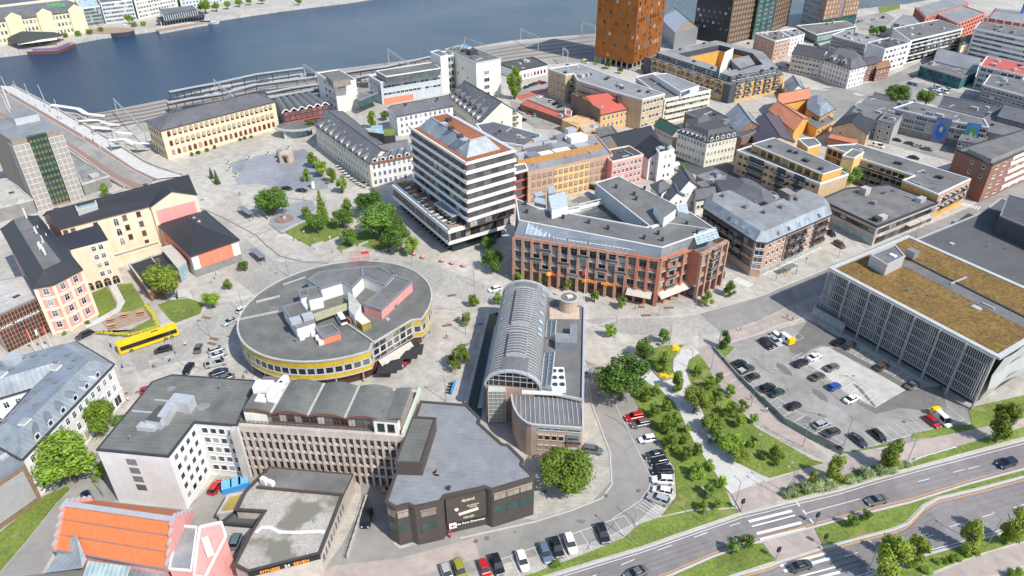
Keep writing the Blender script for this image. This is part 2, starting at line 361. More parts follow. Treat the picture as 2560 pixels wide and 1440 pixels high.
class Bd:
 def __init__(s,name,label,poly,h,cat='building',z0=0,group=None):
  cx=sum(p[0]for p in poly)/len(poly);cy=sum(p[1]for p in poly)/len(poly)
  s.poly=[tuple(p)for p in poly]
  a=sum(poly[i][0]*poly[(i+1)%len(poly)][1]-poly[(i+1)%len(poly)][0]*poly[i][1]for i in range(len(poly)))
  s.sgn=1 if a>0 else-1
  s.h=h;s.z0=z0;s.t=thing(name,label,cat,(cx,cy,z0),group);s.W=[];s.dist=math.hypot(cx,cy)
 def edge(s,i,poly=None):
  poly=poly or s.poly;p=Vector((*poly[i%len(poly)],0));q=Vector((*poly[(i+1)%len(poly)],0))
  if s.sgn<0:p,q=q,p
  return p,q
 def win(s,i,rows,cols,w,h,kind='p',frame='trim_white',glass='glass',z0=None,z1=None,u0=.03,u1=.97,sill=.32,poly=None,skip=(),pq=None,only=None,name='window'):
  p,q=pq or s.edge(i,poly);d=(q-p);Lh=d.length;d.normalize();rz=math.atan2(d.y,d.x)
  z0=s.z0+.3 if z0 is None else z0;z1=s.h if z1 is None else z1;fh=(z1-z0)/rows;cw=Lh*(u1-u0)/cols
  w=min(w,cw*.98)
  for r in range(rows):
   for c in range(cols):
    if(r,c)in skip or(only and(r,c)not in only):continue
    x=Lh*u0+cw*(c+.5);z=z0+fh*r+max(0.02,(fh-h)*sill*1.5 if fh>h else 0)
    P=p+d*x;g=glass
    if g=='glass':g=WR.choice(['glass','glass','glass','glass_mid','glass_mid','glass_blind'])
    s.W.append((kind,w,min(h,fh*.97),frame,g,Vector((P.x,P.y,z)),rz,name))
  return s
 def done(s,most=100):
  s.W.sort(key=lambda a:-(a[1]*a[2])/(a[5]-cam.location).length_squared)
  near=s.dist<235
  for k,(kind,w,h,fr,gl,P,rz,nm)in enumerate(s.W[:most]):
   if near and kind!='v':
    fm,pm=winmesh(kind,w,h,fr,gl,False);o=inst(fm,nm,s.t,P,rz);c=inst(pm,'pane',None,P,rz)
    c.parent=o;c.location=(0,0,0);c.rotation_euler.z=0
   else:
    inst(winmesh(kind,w,h,fr,gl,True)[0],nm,s.t,P,rz)
  rest=s.W[most:]
  if rest:
   V=[];F=[];M=[];ml=[]
   for kind,w,h,fr,gl,P,rz,nm in rest:
    me=winmesh(kind,w,h,fr,gl,True)[0];k=len(V);X=Matrix.Translation(P-ORG[s.t.name])@Matrix.Rotation(rz,4,'Z')
    V+=[X@v.co for v in me.vertices]
    for f in me.polygons:
     F.append([i+k for i in f.vertices]);mm=me.materials[f.material_index]
     if mm not in ml:ml.append(mm)
     M.append(ml.index(mm))
   me=bpy.data.meshes.new('window');me.from_pydata(V,[],F)
   for mm in ml:me.materials.append(mm)
   me.polygons.foreach_set('material_index',M);me.update()
   o=bpy.data.objects.new('window',me);COL.objects.link(o);o.parent=s.t;o['kind']='stuff';ORG[o.name]=ORG[s.t.name]
  s.W=[];return s
# --- bodies and roofs ---
 def wall(s,m,z0=None,z1=None,poly=None,name='wall',top=None):
  b=MB();b.prism(poly or s.poly,s.z0-(.3 if z0 is None else 0)if z0 is None else z0,s.h if z1 is None else z1,0,1,top=True,bot=z0 is not None and z0>.5)
  return b.build(name,[m,top or m],s.t)
 def inset(s,d,poly=None):
  poly=[Vector(p)for p in(poly or s.poly)];n=len(poly);out=[]
  for i in range(n):
   a,b,c=poly[i-1],poly[i],poly[(i+1)%n];e1=(b-a).normalized();e2=(c-b).normalized()
   n1=Vector((-e1.y,e1.x))*s.sgn;n2=Vector((-e2.y,e2.x))*s.sgn;k=1+n1.dot(n2)
   out.append(tuple(b+(n1+n2)*d/max(k,.35)))
  return out
 def flat(s,m,par='trim_white',z=None,ph=.45,pw=.35,poly=None,name='roof',over=.12):
  z=s.h if z is None else z;P=poly or s.poly;O=s.inset(-over,P);I=s.inset(pw,P)
  b=MB();b.face([(p[0],p[1],z+.05)for p in(I if s.sgn>0 else I[::-1])],0);r=b.build(name,m,s.t)
  b=MB();n=len(P)
  for i in range(n):
   j=(i+1)%n;q=[O[i],O[j],I[j],I[i]];b.prism(q,z-.25,z+ph,0,bot=True)
  b.build('parapet',par,r);s.clutter(P,z);return r
 def clutter(s,P,z):
  xs=[p[0]for p in P];ys=[p[1]for p in P];A=(max(xs)-min(xs))*(max(ys)-min(ys));I=s.inset(2.2,P)
  if s.dist<115 or A<150:return
  k=0
  for _ in range(60):
   if k>=min(9,2+A/160):break
   x,y=WR.uniform(min(xs),max(xs)),WR.uniform(min(ys),max(ys));c=False
   for(a,b),(d,e)in zip(I,I[1:]+I[:1]):
    if(b>y)!=(e>y)and x<(d-a)*(y-b)/(e-b)+a:c=not c
   if not c:continue
   k+=1;q=WR.random();m=MB();an=s.ang()
   if q<.4:m.tube((x,y,z),(x,y,z+.9),.16,n=6);m.tube((x,y,z+.9),(x,y,z+1.05),.3,n=6);m.build('vent_pipe','metal_grey',s.t)
   elif q<.65:m.box(x,y,z,WR.uniform(1,2.2),WR.uniform(.8,1.6),.35,an);m.build('roof_hatch',['metal_light','glass_mid','metal_dark'][k%3],s.t)
   elif q<.85:m.box(x,y,z,WR.uniform(1.5,3.5),WR.uniform(1.2,2.2),WR.uniform(.8,1.7),an);m.build('roof_unit',['metal_light','metal_grey','concrete'][k%3],s.t)
   else:m.box(x,y,z+.15,WR.uniform(3,7),.35,.35,an+(k%2)*1.57);m.build('duct','metal_light',s.t)
 def pitched(s,m,rise,i0=0,i1=0,ax=0,over=.4,poly=None,z=None,wallm=None,name='roof',gutter='metal_dark'):
  P=poly or s.poly;z=s.h if z is None else z
  P=[P[(k+ax)%4]for k in range(4)]
  O=s.inset(-over,P);a,b_,c,d=[Vector((*p,z))for p in O]
  e0,e1=(a+d)/2,(b_+c)/2;r0=e0.lerp(e1,i0)+Vector((0,0,rise));r1=e0.lerp(e1,1-i1)+Vector((0,0,rise))
  B=MB()
  def F(pts):
   n=(pts[1]-pts[0]).cross(pts[2]-pts[0])
   B.face(pts if n.z>0 else pts[::-1],0)
  F([a,b_,r1,r0]);F([d,c,r1,r0][::-1])
  if i0>0:F([a,r0,d])
  if i1>0:F([b_,c,r1])
  for f in list(B.f):
   pts=[B.v[i]+Vector((0,0,-.18))for i in f][::-1];B.face(pts,0)
  r=B.build(name,m,s.t)
  B=MB()
  for p,q in((a,b_),(c,d))+(((b_,c),)if i1>0 else())+(((d,a),)if i0>0 else()):B.bar(p,q,.22,.3)
  B.bar(r0+Vector((0,0,.05)),r1+Vector((0,0,.05)),.35,.14)
  B.build('gutter',gutter,r)
  if wallm:
   B=MB();w=[Vector((*p,z))for p in P];m0=(w[0]+w[3])/2;m1=(w[1]+w[2])/2;k=rise*.96
   if i0<=0:B.face([w[3],w[0],m0+Vector((0,0,k))]);B.build('gable',wallm,s.t)
   if i1<=0:B=MB();B.face([w[1],w[2],m1+Vector((0,0,k))]);B.build('gable',wallm,s.t)
  s.rinfo=(a,b_,c,d,r0,r1);return r
 def box(s,px,py,z,lx,ly,h,m='metal_grey',mt=None,ang=None,name='roof_unit',parent=None):
  P=G(px,py,z);b=MB()
  b.box(P.x,P.y,z,lx,ly,h,s.ang()if ang is None else ang,0,1);return b.build(name,[m,mt or m],parent or s.t)
 def ang(s):
  p,q=s.edge(0);d=q-p;return math.atan2(d.y,d.x)
 def pbox(s,pts,z0,z1,m,mt=None,name='roof_unit',par=None):
  P=g2(pts,z1)
  if len(P)==3:P=para(*P)
  b=MB();b.prism(P,z0,z1,0,1,bot=True);o=b.build(name,[m,mt or m],s.t)
  if par:
   sg=s.sgn;a=sum(P[i][0]*P[(i+1)%len(P)][1]-P[(i+1)%len(P)][0]*P[i][1]for i in range(len(P)));s.sgn=1 if a>0 else-1
   O=s.inset(-.12,P);I=s.inset(.3,P);b=MB()
   for i in range(len(P)):j=(i+1)%len(P);b.prism([O[i],O[j],I[j],I[i]],z1-.2,z1+.3,bot=True)
   b.build('parapet',par,o);s.sgn=sg
  return o,P
 def skylights(s,face,n,t,w=1.0,h=1.3,u0=.1,u1=.9):
  a,b_,c,d,r0,r1=s.rinfo
  e0,e1,f0,f1=(a,b_,r0,r1)if face==0 else(c,d,r1,r0)
  for k in range(n):
   u=u0+(u1-u0)*(k+.5)/n;p=e0.lerp(e1,u).lerp(f0.lerp(f1,u),t);x=(e1-e0).normalized();up=((f0.lerp(f1,u))-e0.lerp(e1,u)).normalized()
   nn=x.cross(up).normalized();nn=nn if nn.z>0 else-nn;B=MB()
   q=[p+x*i*w/2+up*j*h/2 for i,j in((-1,-1),(1,-1),(1,1),(-1,1))]
   top=[v+nn*.15 for v in q];
   for i in range(4):j=(i+1)%4;B.face([q[i],q[j],top[j],top[i]],0)
   ii=[p+nn*.15+x*i*(w/2)+up*j*(h/2)for i,j in((-1,-1),(1,-1),(1,1),(-1,1))];B.face(ii if(ii[1]-ii[0]).cross(ii[2]-ii[0]).z>0 else ii[::-1],1)
   B.build('skylight',['metal_grey',WR.choice(['glass_roof','glass_mid','glass_roof'])],s.t)
 def dormers(s,face,n,t=.3,w=1.6,h=1.6,m='slate_roof',wm='trim_white',u0=.05,u1=.95):
  a,b_,c,d,r0,r1=s.rinfo
  e0,e1,f0,f1=(a,b_,r0,r1)if face==0 else(c,d,r1,r0)
  x=(e1-e0).normalized()
  for k in range(n):
   u=u0+(u1-u0)*(k+.5)/n;base=e0.lerp(e1,u);top=f0.lerp(f1,u);up=(top-base);hor=Vector((up.x,up.y,0)).normalized();sl=up.z/max(.01,Vector((up.x,up.y)).length)
   p=base+up*t;dep=h/max(sl,.2);B=MB()
   L=p-x*w/2;R=p+x*w/2;z=Vector((0,0,h));bk=hor*dep
   pk=p+z+Vector((0,0,w*.35));pkb=p+bk+z+Vector((0,0,w*.35))+hor*w*.35/max(sl,.2)
   B.face([L-hor*.05,R-hor*.05,R+z-hor*.05,pk-hor*.05,L+z-hor*.05],1)
   B.face([L,L+z,L+z+bk],1);B.face([R,R+z+bk,R+z],1)
   ov=x*.15;fo=hor*-.2
   B.face([L+z+fo-ov,pk+fo,pkb,L+z+bk-ov],0);B.face([pk+fo,R+z+fo+ov,R+z+bk+ov,pkb],0)
   o=B.build('dormer',[m,wm],s.t)
   q=p-hor*.06+Vector((0,0,.2));B=MB()
   B.face([q-x*w*.32,q+x*w*.32,q+x*w*.32+Vector((0,0,h*.75)),q-x*w*.32+Vector((0,0,h*.75))]);B.build('pane','glass',o)
 def chimney(s,px,py,z,h=1.5,w=.9,m='brick_brown'):
  P=G(px,py,z);b=MB();b.box(P.x,P.y,z-1.5,w,w,h+1.5,s.ang(),0);b.box(P.x,P.y,z+h,w+.2,w+.2,.15,s.ang(),1);return b.build('chimney',[m,'metal_dark'],s.t)
 def vents(s,pts,z,m='metal_dark',w=.8,h=.8):
  for x,y in pts:
   P=G(x,y,z);b=MB();b.box(P.x,P.y,z,w,w,h,s.ang());b.box(P.x,P.y,z+h,w+.25,w+.25,.12,s.ang());b.build('roof_vent',m,s.t)
 def balcony(s,i,cols,rows,w,d=1.3,z0=None,z1=None,m='metal_light',rail='glass_mid',u0=.03,u1=.97,only=None,pq=None,poly=None,slab='concrete'):
  p,q=pq or s.edge(i,poly);D=q-p;Lh=D.length;D.normalize();N=Vector((D.y,-D.x,0));z0=s.z0+.3 if z0 is None else z0;z1=s.h if z1 is None else z1
  for r in range(rows):
   for c in range(cols):
    if only and(r,c)not in only:continue
    x=Lh*(u0+(u1-u0)*(c+.5)/cols);z=z0+(z1-z0)*r/rows;P=p+D*x
    B=MB();a=P-D*w/2;b=P+D*w/2
    B.prism([tuple(a.xy),tuple(b.xy),tuple((b+N*d).xy),tuple((a+N*d).xy)],z,z+.2,0,bot=True)
    for u,v in((a,a+N*d),(a+N*d,b+N*d),(b+N*d,b)):
     B.bar(Vector((u.x,u.y,z+.7)),Vector((v.x,v.y,z+.7)),.06,.9,1)
     B.bar(Vector((u.x,u.y,z+1.2)),Vector((v.x,v.y,z+1.2)),.09,.08,2)
    B.build('balcony',[slab,rail,m],s.t)
def bld(name,label,poly,h,wall='render_white',roof='felt',kind='flat',par='trim_white',z0=0,wins=(),cat='building',group=None,**k):
 b=Bd(name,label,poly,h,cat,z0,group);b.wall(wall,top=roof)
 if kind=='flat':b.flat(roof,par)
 elif kind=='gable':b.pitched(roof,k.get('rise',4),0,0,k.get('ax',0),wallm=wall)
 elif kind=='hip':b.pitched(roof,k.get('rise',4),k.get('i0',.2),k.get('i1',.2),k.get('ax',0),wallm=wall)
 for w in wins:b.win(*w[:-1],**w[-1])if isinstance(w[-1],dict)else b.win(*w)
 return b
def text(name,body,size,p,xdir,ndir,m,parent=None,th=.06,up=None,align='CENTER',sx=1.0,label=None,cat=None):
 c=bpy.data.curves.new('t','FONT');c.body=body;c.size=size;c.extrude=th/2;c.align_x=align;c.align_y='CENTER';c.offset=size*.012
 o=bpy.data.objects.new('t',c);COL.objects.link(o);bpy.context.view_layer.update()
 me=bpy.data.meshes.new_from_object(o.evaluated_get(bpy.context.evaluated_depsgraph_get()));bpy.data.objects.remove(o)
 me.materials.clear();me.materials.append(MATS[m])
 x=Vector(xdir).normalized();n=Vector(ndir).normalized();u=n.cross(x)
 M=Matrix((x*sx,u,n)).transposed().to_4x4();me.transform(M)
 o=bpy.data.objects.new(name,me);COL.objects.link(o);po=ORG[parent.name]if parent else Vector((0,0,0));o.parent=parent;o.location=Vector(p)-po;ORG[o.name]=Vector(p)
 if label:tag(o,label,cat)
 return o
# ---------------- ground, water, roads (structure) ----------------
def hb(tx,ty,by):
 bx=1280+(tx-1280)*(3549-by)/(3549-ty);return HT(tx,ty,bx,by)
QUAY=[(-700,60),(-200,150),(0,215),(60,232),(125,262),(190,292),(262,279),(330,268),(425,246),(545,215),(640,200),(760,182),(800,178),(1075,143),(1140,126),(1215,112),(1280,101),(1487,84),(1640,70),(1732,60),(1850,50),(2005,33),(2150,22),(2270,9),(2330,-2),(2500,-40),(2700,-90)]
wm=bpy.data.materials.new('river_water');wm.use_nodes=True;nt=wm.node_tree;N=nt.nodes;L=nt.links;b=N['Principled BSDF']
b.inputs['Base Color'].default_value=(.016,.056,.118,1);b.inputs['Roughness'].default_value=.22;b.inputs['IOR'].default_value=1.33
geo=N.new('ShaderNodeNewGeometry');mp=N.new('ShaderNodeMapping');mp.inputs['Scale'].default_value=(.8,1.5,1);mp.inputs['Rotation'].default_value=(0,0,.35)
L.new(geo.outputs['Position'],mp.inputs[0]);n1=N.new('ShaderNodeTexNoise');n1.inputs['Scale'].default_value=.32;n1.inputs['Detail'].default_value=8;n1.inputs['Roughness'].default_value=.72
L.new(mp.outputs[0],n1.inputs['Vector']);bp=N.new('ShaderNodeBump');bp.inputs['Strength'].default_value=1.0;bp.inputs['Distance'].default_value=1.8
L.new(n1.outputs[0],bp.inputs['Height']);L.new(bp.outputs[0],b.inputs['Normal'])
n2=N.new('ShaderNodeTexNoise');n2.inputs['Scale'].default_value=.012;n2.inputs['Detail'].default_value=3;L.new(geo.outputs['Position'],n2.inputs['Vector'])
mr=N.new('ShaderNodeMapRange');mr.inputs[1].default_value=.3;mr.inputs[2].default_value=.7;mr.inputs[3].default_value=.14;mr.inputs[4].default_value=.24;L.new(n2.outputs[0],mr.inputs[0]);L.new(mr.outputs[0],b.inputs['Roughness'])
MATS['river_water']=wm
m=MB();m.face([(-2500,100,-3),(2500,100,-3),(2500,4000,-3),(-2500,4000,-3)]);structure('river_water',m,'river_water')
q=g2(QUAY);land=[(-2500,-300),(2500,-300),(2500,q[-1][1]),]+q[::-1]+[(-2500,q[0][1])]
m=MB();m.prism(land,-4,0,1,0);structure('ground',m,['paving','concrete'])
FQ=[(-900,280),(-200,150),(0,132),(110,120),(175,101),(250,87),(310,80),(378,70),(515,48),(640,29),(750,14),(870,0),(1000,-20),(1300,-70),(2300,-200)]
q=g2(FQ);far=[(2500,q[-1][1])]+[(2500,3500),(-2500,3500),(-2500,q[0][1])]+q
m=MB();m.prism(far,-4,0,1,0);structure('far_bank_ground',m,['paving','concrete'])
LAYER=[0.0];STEP=[.003]
def lay(name,pts,mt,z=None,h=None):
 LAYER[0]+=STEP[0];z=LAYER[0]if z is None else z
 m=MB();P=g2(pts,z)
 a=sum(P[i][0]*P[(i+1)%len(P)][1]-P[(i+1)%len(P)][0]*P[i][1]for i in range(len(P)))
 if a<0:P=P[::-1]
 if h:m.prism(P,0,h,1,0);return structure(name,m,[mt,'kerb_stone'])
 m.face([(x,y,z)for x,y in P]);return structure(name,m,[mt])
def line(name,pts,w,mt,z=None,h=0):
 LAYER[0]+=STEP[0];z=LAYER[0]if z is None else z;m=MB();P=[G(x,y,z)for x,y in pts]
 if h:
  for a,b in zip(P,P[1:]):a=Vector((a.x,a.y,h/2));b=Vector((b.x,b.y,h/2));m.bar(a,b,w,h)
 else:m.ribbon(P,w)
 return structure(name,m,[mt])
UK=[(1330,1452),(1380,1440),(1505,1402),(1605,1372),(1705,1337),(1855,1285),(1920,1270),(1967,1257),(2095,1227),(2195,1197),(2285,1172),(2407,1140),(2560,1100),(2800,1035),(3700,791)]
MU=[(1600,1465),(1670,1440),(1780,1392),(1850,1368),(1905,1352),(2035,1317),(2145,1287),(2277,1255),(2420,1210),(2560,1172),(2800,1105),(3700,853)]
ML=[(1790,1460),(1830,1440),(1920,1417),(1942,1407),(2060,1370),(2150,1345),(2232,1325),(2270,1310),(2290,1290),(2310,1267),(2345,1247),(2440,1225),(2560,1192),(2800,1122),(3700,860)]
LK=[(2100,1462),(2170,1440),(2240,1412),(2317,1385),(2377,1370),(2507,1332),(2560,1318),(2800,1250),(3700,995)]
lay('road',UK+MU[::-1],'highway');lay('road',ML+LK[::-1],'highway')
lay('path',[(2300,1452),(2447,1390),(2560,1357),(2800,1290),(3700,1035),(3700,1090),(2800,1350),(2560,1412),(2440,1450)],'reddish_paving')
lay('asphalt',[(1150,1270),(1340,1300),(1480,1255),(1530,1200),(1520,1130),(1475,1010),(1462,900),(1560,940),(1600,1010),(1640,1090),(1665,1180),(1660,1240),(1600,1300),(1500,1350),(1300,1400),(1050,1460),(880,1480),(960,1400),(1110,1330)],'asphalt')
lay('asphalt',[(200,1250),(300,1260),(490,1250),(560,1170),(640,1150),(680,1220),(620,1300),(590,1400),(560,1460),(380,1460),(440,1330),(200,1300)],'asphalt')
lay('asphalt',[(160,1170),(250,1130),(280,1170),(310,1250),(200,1265),(100,1440),(-60,1440),(60,1330),(130,1250)],'asphalt')
lay('asphalt',[(900,1190),(1010,1200),(970,1270),(985,1360),(1000,1372),(1100,1345),(1000,1420),(800,1430),(850,1370),(905,1270)],'asphalt')
lay('reddish_paving',[(780,1455),(830,1415),(1000,1395),(1185,1345),(1200,1395),(1010,1450),(900,1480)],'reddish_paving')
lay('road',[(1745,785),(1900,742),(2000,700),(2115,655),(2200,615),(2270,583),(2400,530),(2560,450),(2700,380),(2700,420),(2560,500),(2450,550),(2300,625),(2190,680),(2060,735),(1960,770),(1900,800),(1802,833)],'asphalt')
lay('road',[(1745,785),(1800,765),(1850,775),(1960,735),(2070,690),(2080,720),(1960,770),(1802,833)],'asphalt')
lay('cobble_road',[(1490,795),(1600,795),(1690,795),(1750,785),(1802,832),(1720,842),(1620,838),(1560,835),(1500,815),(1462,800)],'cobble')
lay('cobble_road',[(560,545),(640,620),(690,655),(850,650),(920,640),(1080,660),(1280,735),(1200,760),(1090,730),(1000,660),(900,655),(760,680),(640,740),(590,700),(500,560)],'cobble')
lay('cobble_road',[(250,850),(360,870),(450,830),(570,760),(640,740),(600,800),(590,850),(500,890),(300,940),(290,900)],'cobble')
lay('bike_path',[(1742,872),(1768,862),(1850,950),(1900,1000),(1975,1065),(2072,1142),(2060,1148),(1965,1105),(1895,1060),(1800,962)],'reddish_paving')
lay('bike_path',[(1802,832),(1880,812),(1960,775),(2040,735),(2060,760),(1960,812),(1880,842),(1790,868)],'reddish_paving')
lay('parking_lot',[(1790,868),(1880,842),(2030,800),(2110,850),(2432,1020),(2450,1045),(2380,1075),(2280,1110),(2140,1135),(2105,1128),(1960,1052),(1850,938)],'asphalt_lot')
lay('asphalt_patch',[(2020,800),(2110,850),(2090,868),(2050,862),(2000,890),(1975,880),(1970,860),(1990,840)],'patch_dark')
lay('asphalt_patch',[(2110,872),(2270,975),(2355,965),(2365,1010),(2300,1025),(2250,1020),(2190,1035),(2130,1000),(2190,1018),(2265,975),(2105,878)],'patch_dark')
lay('concrete_patch',[(2010,890),(2052,867),(2080,868),(2130,895),(2265,975),(2188,1018),(2110,980),(2060,935),(1995,895)],'patch_light')
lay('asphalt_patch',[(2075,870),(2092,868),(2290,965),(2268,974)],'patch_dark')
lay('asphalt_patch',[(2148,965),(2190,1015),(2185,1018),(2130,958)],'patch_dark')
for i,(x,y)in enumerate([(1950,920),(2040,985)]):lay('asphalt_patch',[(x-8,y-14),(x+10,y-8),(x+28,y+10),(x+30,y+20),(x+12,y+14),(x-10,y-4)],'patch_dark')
lay('slate_square',[(572,408),(640,390),(740,375),(760,372),(800,400),(820,470),(750,478),(640,458),(596,462),(585,440)],'slate_paving')
lay('asphalt_dark',[(1170,1000),(1215,800),(1300,770),(1300,830),(1250,1040),(1180,1010)],'asphalt')
lay('road',[(1920,215),(2020,225),(2110,215),(2190,205),(2290,160),(2360,130),(2380,140),(2330,175),(2210,230),(2150,250),(2090,300),(2040,330),(2000,345),(1985,335),(2050,280),(1980,250),(1900,240)],'asphalt')
lay('parking_lot',[(2190,230),(2270,200),(2440,240),(2430,300),(2330,260),(2240,245)],'asphalt_lot')
lay('parking_lot',[(2150,340),(2300,330),(2480,395),(2440,420),(2260,370)],'asphalt_lot')
lay('parking_lot',[(1280,225),(1372,205),(1372,235),(1420,270),(1400,280),(1300,250)],'asphalt_lot')
lay('parking_lot',[(1275,250),(1300,258),(1400,300),(1400,325),(1340,320),(1285,290)],'asphalt_lot')
lay('parking_lot',[(2130,45),(2210,30),(2240,45),(2200,75),(2150,75)],'asphalt_lot')
lay('road',[(1640,340),(1700,330),(1760,380),(1850,420),(1850,450),(1760,445),(1700,420),(1640,370)],'asphalt_dark')
lay('bike_path',[(1290,240),(1372,220),(1372,228),(1300,250)],'tile_red')
STEP[0]=.0006
lay('ballast',[(120,262),(190,290),(262,279),(425,246),(700,195),(800,178),(1075,143),(1140,126),(1487,84),(1487,150),(1380,160),(1300,165),(1100,190),(900,240),(700,262),(360,330),(330,300),(200,300)],'ballast')
for k in range(5):
 o=k*9
 line('track_bed',[(200+o,292+o*.9),(360,268+o),(545,228+o),(800,190+o),(1075,152+o*.8),(1290,115+o),(1487,92+o*1.1)],2.8,'track_bed')
 for d in(-.8,.8):
  line('rail',[(200+o,292+o*.9+d),(360,268+o+d),(545,228+o+d),(800,190+o*1.0+d),(1075,152+o*.8+d),(1290,115+o+d),(1487,92+o*1.1+d)],.16,'rail_steel')
KH=.14
GK=[0]
def green(pts,mt='grass',name='lawn'):GK[0]+=.0015;return lay(name,pts,mt,h=KH+GK[0])
green([(1240,1460),(1340,1431),(1462,1385),(1560,1345),(1600,1310),(1645,1295),(1725,1278),(1840,1272),(1852,1280),(1705,1330),(1605,1365),(1505,1395),(1375,1434),(1310,1455)])
green([(1655,1290),(1692,1240),(1687,1170),(1640,1095),(1590,1005),(1560,960),(1600,945),(1650,975),(1690,1010),(1725,1080),(1735,1105),(1812,1217),(1830,1262),(1840,1268),(1725,1274)])
green([(1700,970),(1720,935),(1760,900),(1788,950),(1890,1068),(2030,1148),(2060,1158),(1925,1195),(1845,1157),(1800,1100),(1760,1040)])
green([(1588,878),(1675,862),(1712,862),(1700,874),(1682,900),(1680,922),(1685,940),(1655,948),(1630,918),(1588,884)])
green([(1738,885),(1718,905),(1717,925),(1778,926),(1748,886)])
green([(1782,868),(1810,860),(1838,868),(1815,893)])
green([(2420,1020),(2560,988),(2700,950),(2700,990),(2560,1030),(2430,1062)])
green([(2280,1085),(2370,1063),(2430,1062),(2560,1028),(2560,1045),(2380,1092),(2280,1098)])
green([(2095,1125),(2120,1130),(2220,1108),(2240,1112),(2200,1125),(2120,1143)])
green([(2265,1163),(2330,1135),(2450,1100),(2560,1068),(2700,1030),(3700,760),(3700,782),(2700,1050),(2560,1092),(2407,1133),(2285,1166)])
green([(1955,1240),(1975,1220),(2100,1190),(2200,1160),(2265,1150),(2275,1168),(2190,1192),(1975,1250)])
green([(2036,1320),(2145,1291),(2277,1259),(2420,1213),(2560,1176),(2700,1135),(3700,855),(3700,858),(2700,1146),(2560,1188),(2440,1220),(2343,1242),(2305,1262),(2283,1286),(2263,1306),(2228,1320),(2060,1365)])
green([(1676,1443),(1782,1396),(1880,1360),(1905,1358),(1938,1402),(1830,1436),(1790,1455),(1650,1462)])
green([(2190,1455),(2320,1390),(2380,1373),(2508,1336),(2560,1322),(2700,1285),(2700,1310),(2560,1352),(2447,1385),(2310,1438),(2270,1465)])
green([(0,1330),(110,1240),(170,1215),(175,1225),(140,1260),(60,1360),(0,1430),(-60,1460),(-60,1380)])
green([(225,735),(270,715),(293,762),(290,780),(255,797),(247,797)]);green([(290,712),(330,708),(365,765),(330,778),(300,782),(312,752)])
green([(235,828),(258,830),(285,842),(300,838),(390,790),(400,822),(330,838),(290,842)],name='lawn')
green([(395,762),(420,752),(470,745),(510,760),(500,785),(440,808),(425,800)])
green([(645,478),(700,475),(712,510),(675,540),(660,530)])
green([(710,580),(760,553),(800,548),(855,560),(850,590),(815,605),(777,617)])
green([(840,620),(880,590),(925,570),(985,620),(970,632),(940,625),(885,610),(865,630),(855,630)])
green([(2195,18),(2250,10),(2250,22),(2200,34)])
LAYER[0]=.21;STEP[0]=.002
lay('park_path',[(1560,890),(1590,885),(1630,922),(1655,955),(1690,945),(1682,922),(1684,900),(1704,876),(1740,872),(1750,882),(1722,900),(1715,930),(1760,1040),(1845,1157),(1915,1198),(1828,1235),(1812,1217),(1735,1105),(1690,1010),(1655,978),(1600,945),(1570,920)],'white_paving')
lay('path',[(1828,1235),(1960,1190),(2075,1155),(2105,1135),(2280,1105),(2560,1046),(2560,1066),(2330,1133),(2265,1150),(2200,1160),(1975,1218),(1950,1250),(1855,1282)],'reddish_paving')
lay('stone_path',[(272,714),(290,710),(313,754),(300,778),(250,808),(215,822),(212,815),(290,770),(294,755)],'white_paving')
lay('traffic_island',[(1905,1353),(2035,1319),(2058,1368),(1942,1404)],'reddish_paving',h=.12)
lay('wooden_deck',[(254,806),(358,766),(376,795),(275,829)],'wood_deck',h=.14)
lay('flower_strip',[(358,764),(372,760),(402,822),(320,842),(240,835),(233,828),(262,834),(392,818)],'soil')
lay('gravel_circle',[(x*27+453,y*20+743)for x,y in[(math.cos(a*.3),math.sin(a*.3))for a in range(21)]],'white_paving',h=.15)
lay('fountain_floor',[(745,505),(780,500),(790,520),(750,560),(705,585),(672,560),(680,540),(715,512)],'slate_paving')
for a,b in(((1588,884),(1655,950)),((1655,950),(1687,942))):line('kerb_wall',[a,b],.35,'concrete_dark',h=.5)
LAYER[0]=.09;STEP[0]=.0008
for P in(UK,MU,ML,LK):line('kerb',P,.45,'kerb_stone',h=.13)
for P in([(1440,805),(1500,812),(1560,792),(1640,793),(1745,784),(1900,740),(2000,698),(2115,652)],[(2130,640),(2270,578),(2400,524),(2560,444)],[(1790,866),(1880,840),(1960,808),(2030,790)],[(1462,905),(1480,1010),(1525,1130),(1530,1210),(1505,1245),(1430,1275),(1340,1303),(1150,1345)],[(402,824),(440,812),(500,790),(513,762)]):
 line('kerb',P,.3,'kerb_stone',h=.1)
line('drain_channel',[(500,520),(560,545),(640,588),(668,615),(700,640),(760,655),(820,658)],.35,'patch_dark')
def dashes(P,dash,gap,w,mt='paint_white'):
 pts=[G(x,y,0)for x,y in P];LAYER[0]+=STEP[0];z=LAYER[0];m=MB();d=0
 for a,b in zip(pts,pts[1:]):
  L_=(b-a).length;t=-d;u=(b-a)/L_
  while t<L_:
   s,e=max(t,0),min(t+dash,L_)
   if e>s:m.ribbon([Vector((*(a+u*s).xy,z)),Vector((*(a+u*e).xy,z))],w)
   t+=dash+gap
  d=L_-(t-dash-gap)
 structure('lane_marking',m,[mt])
def off(P,dy):return[(x,y+dy)for x,y in P]
line('edge_line',off(UK,9),.13,'paint_white');line('edge_line',off(MU,-8),.16,'paint_orange');line('edge_line',off(ML,8),.16,'paint_orange');line('edge_line',off(LK,-8),.13,'paint_white')
for P,q in((UK,(17,33,46,60)),(ML,(20,34,50,64))):
 for y in q:line('wheel_track',off(P[1:],y),.8,'highway_b')
dashes([(1455,1452),(1640,1378),(1760,1335),(1850,1308)],3,5,.13);dashes([(2420,1173),(2560,1138),(2800,1070)],3,6,.13);dashes([(2295,1205),(2420,1172)],3,6,.13)
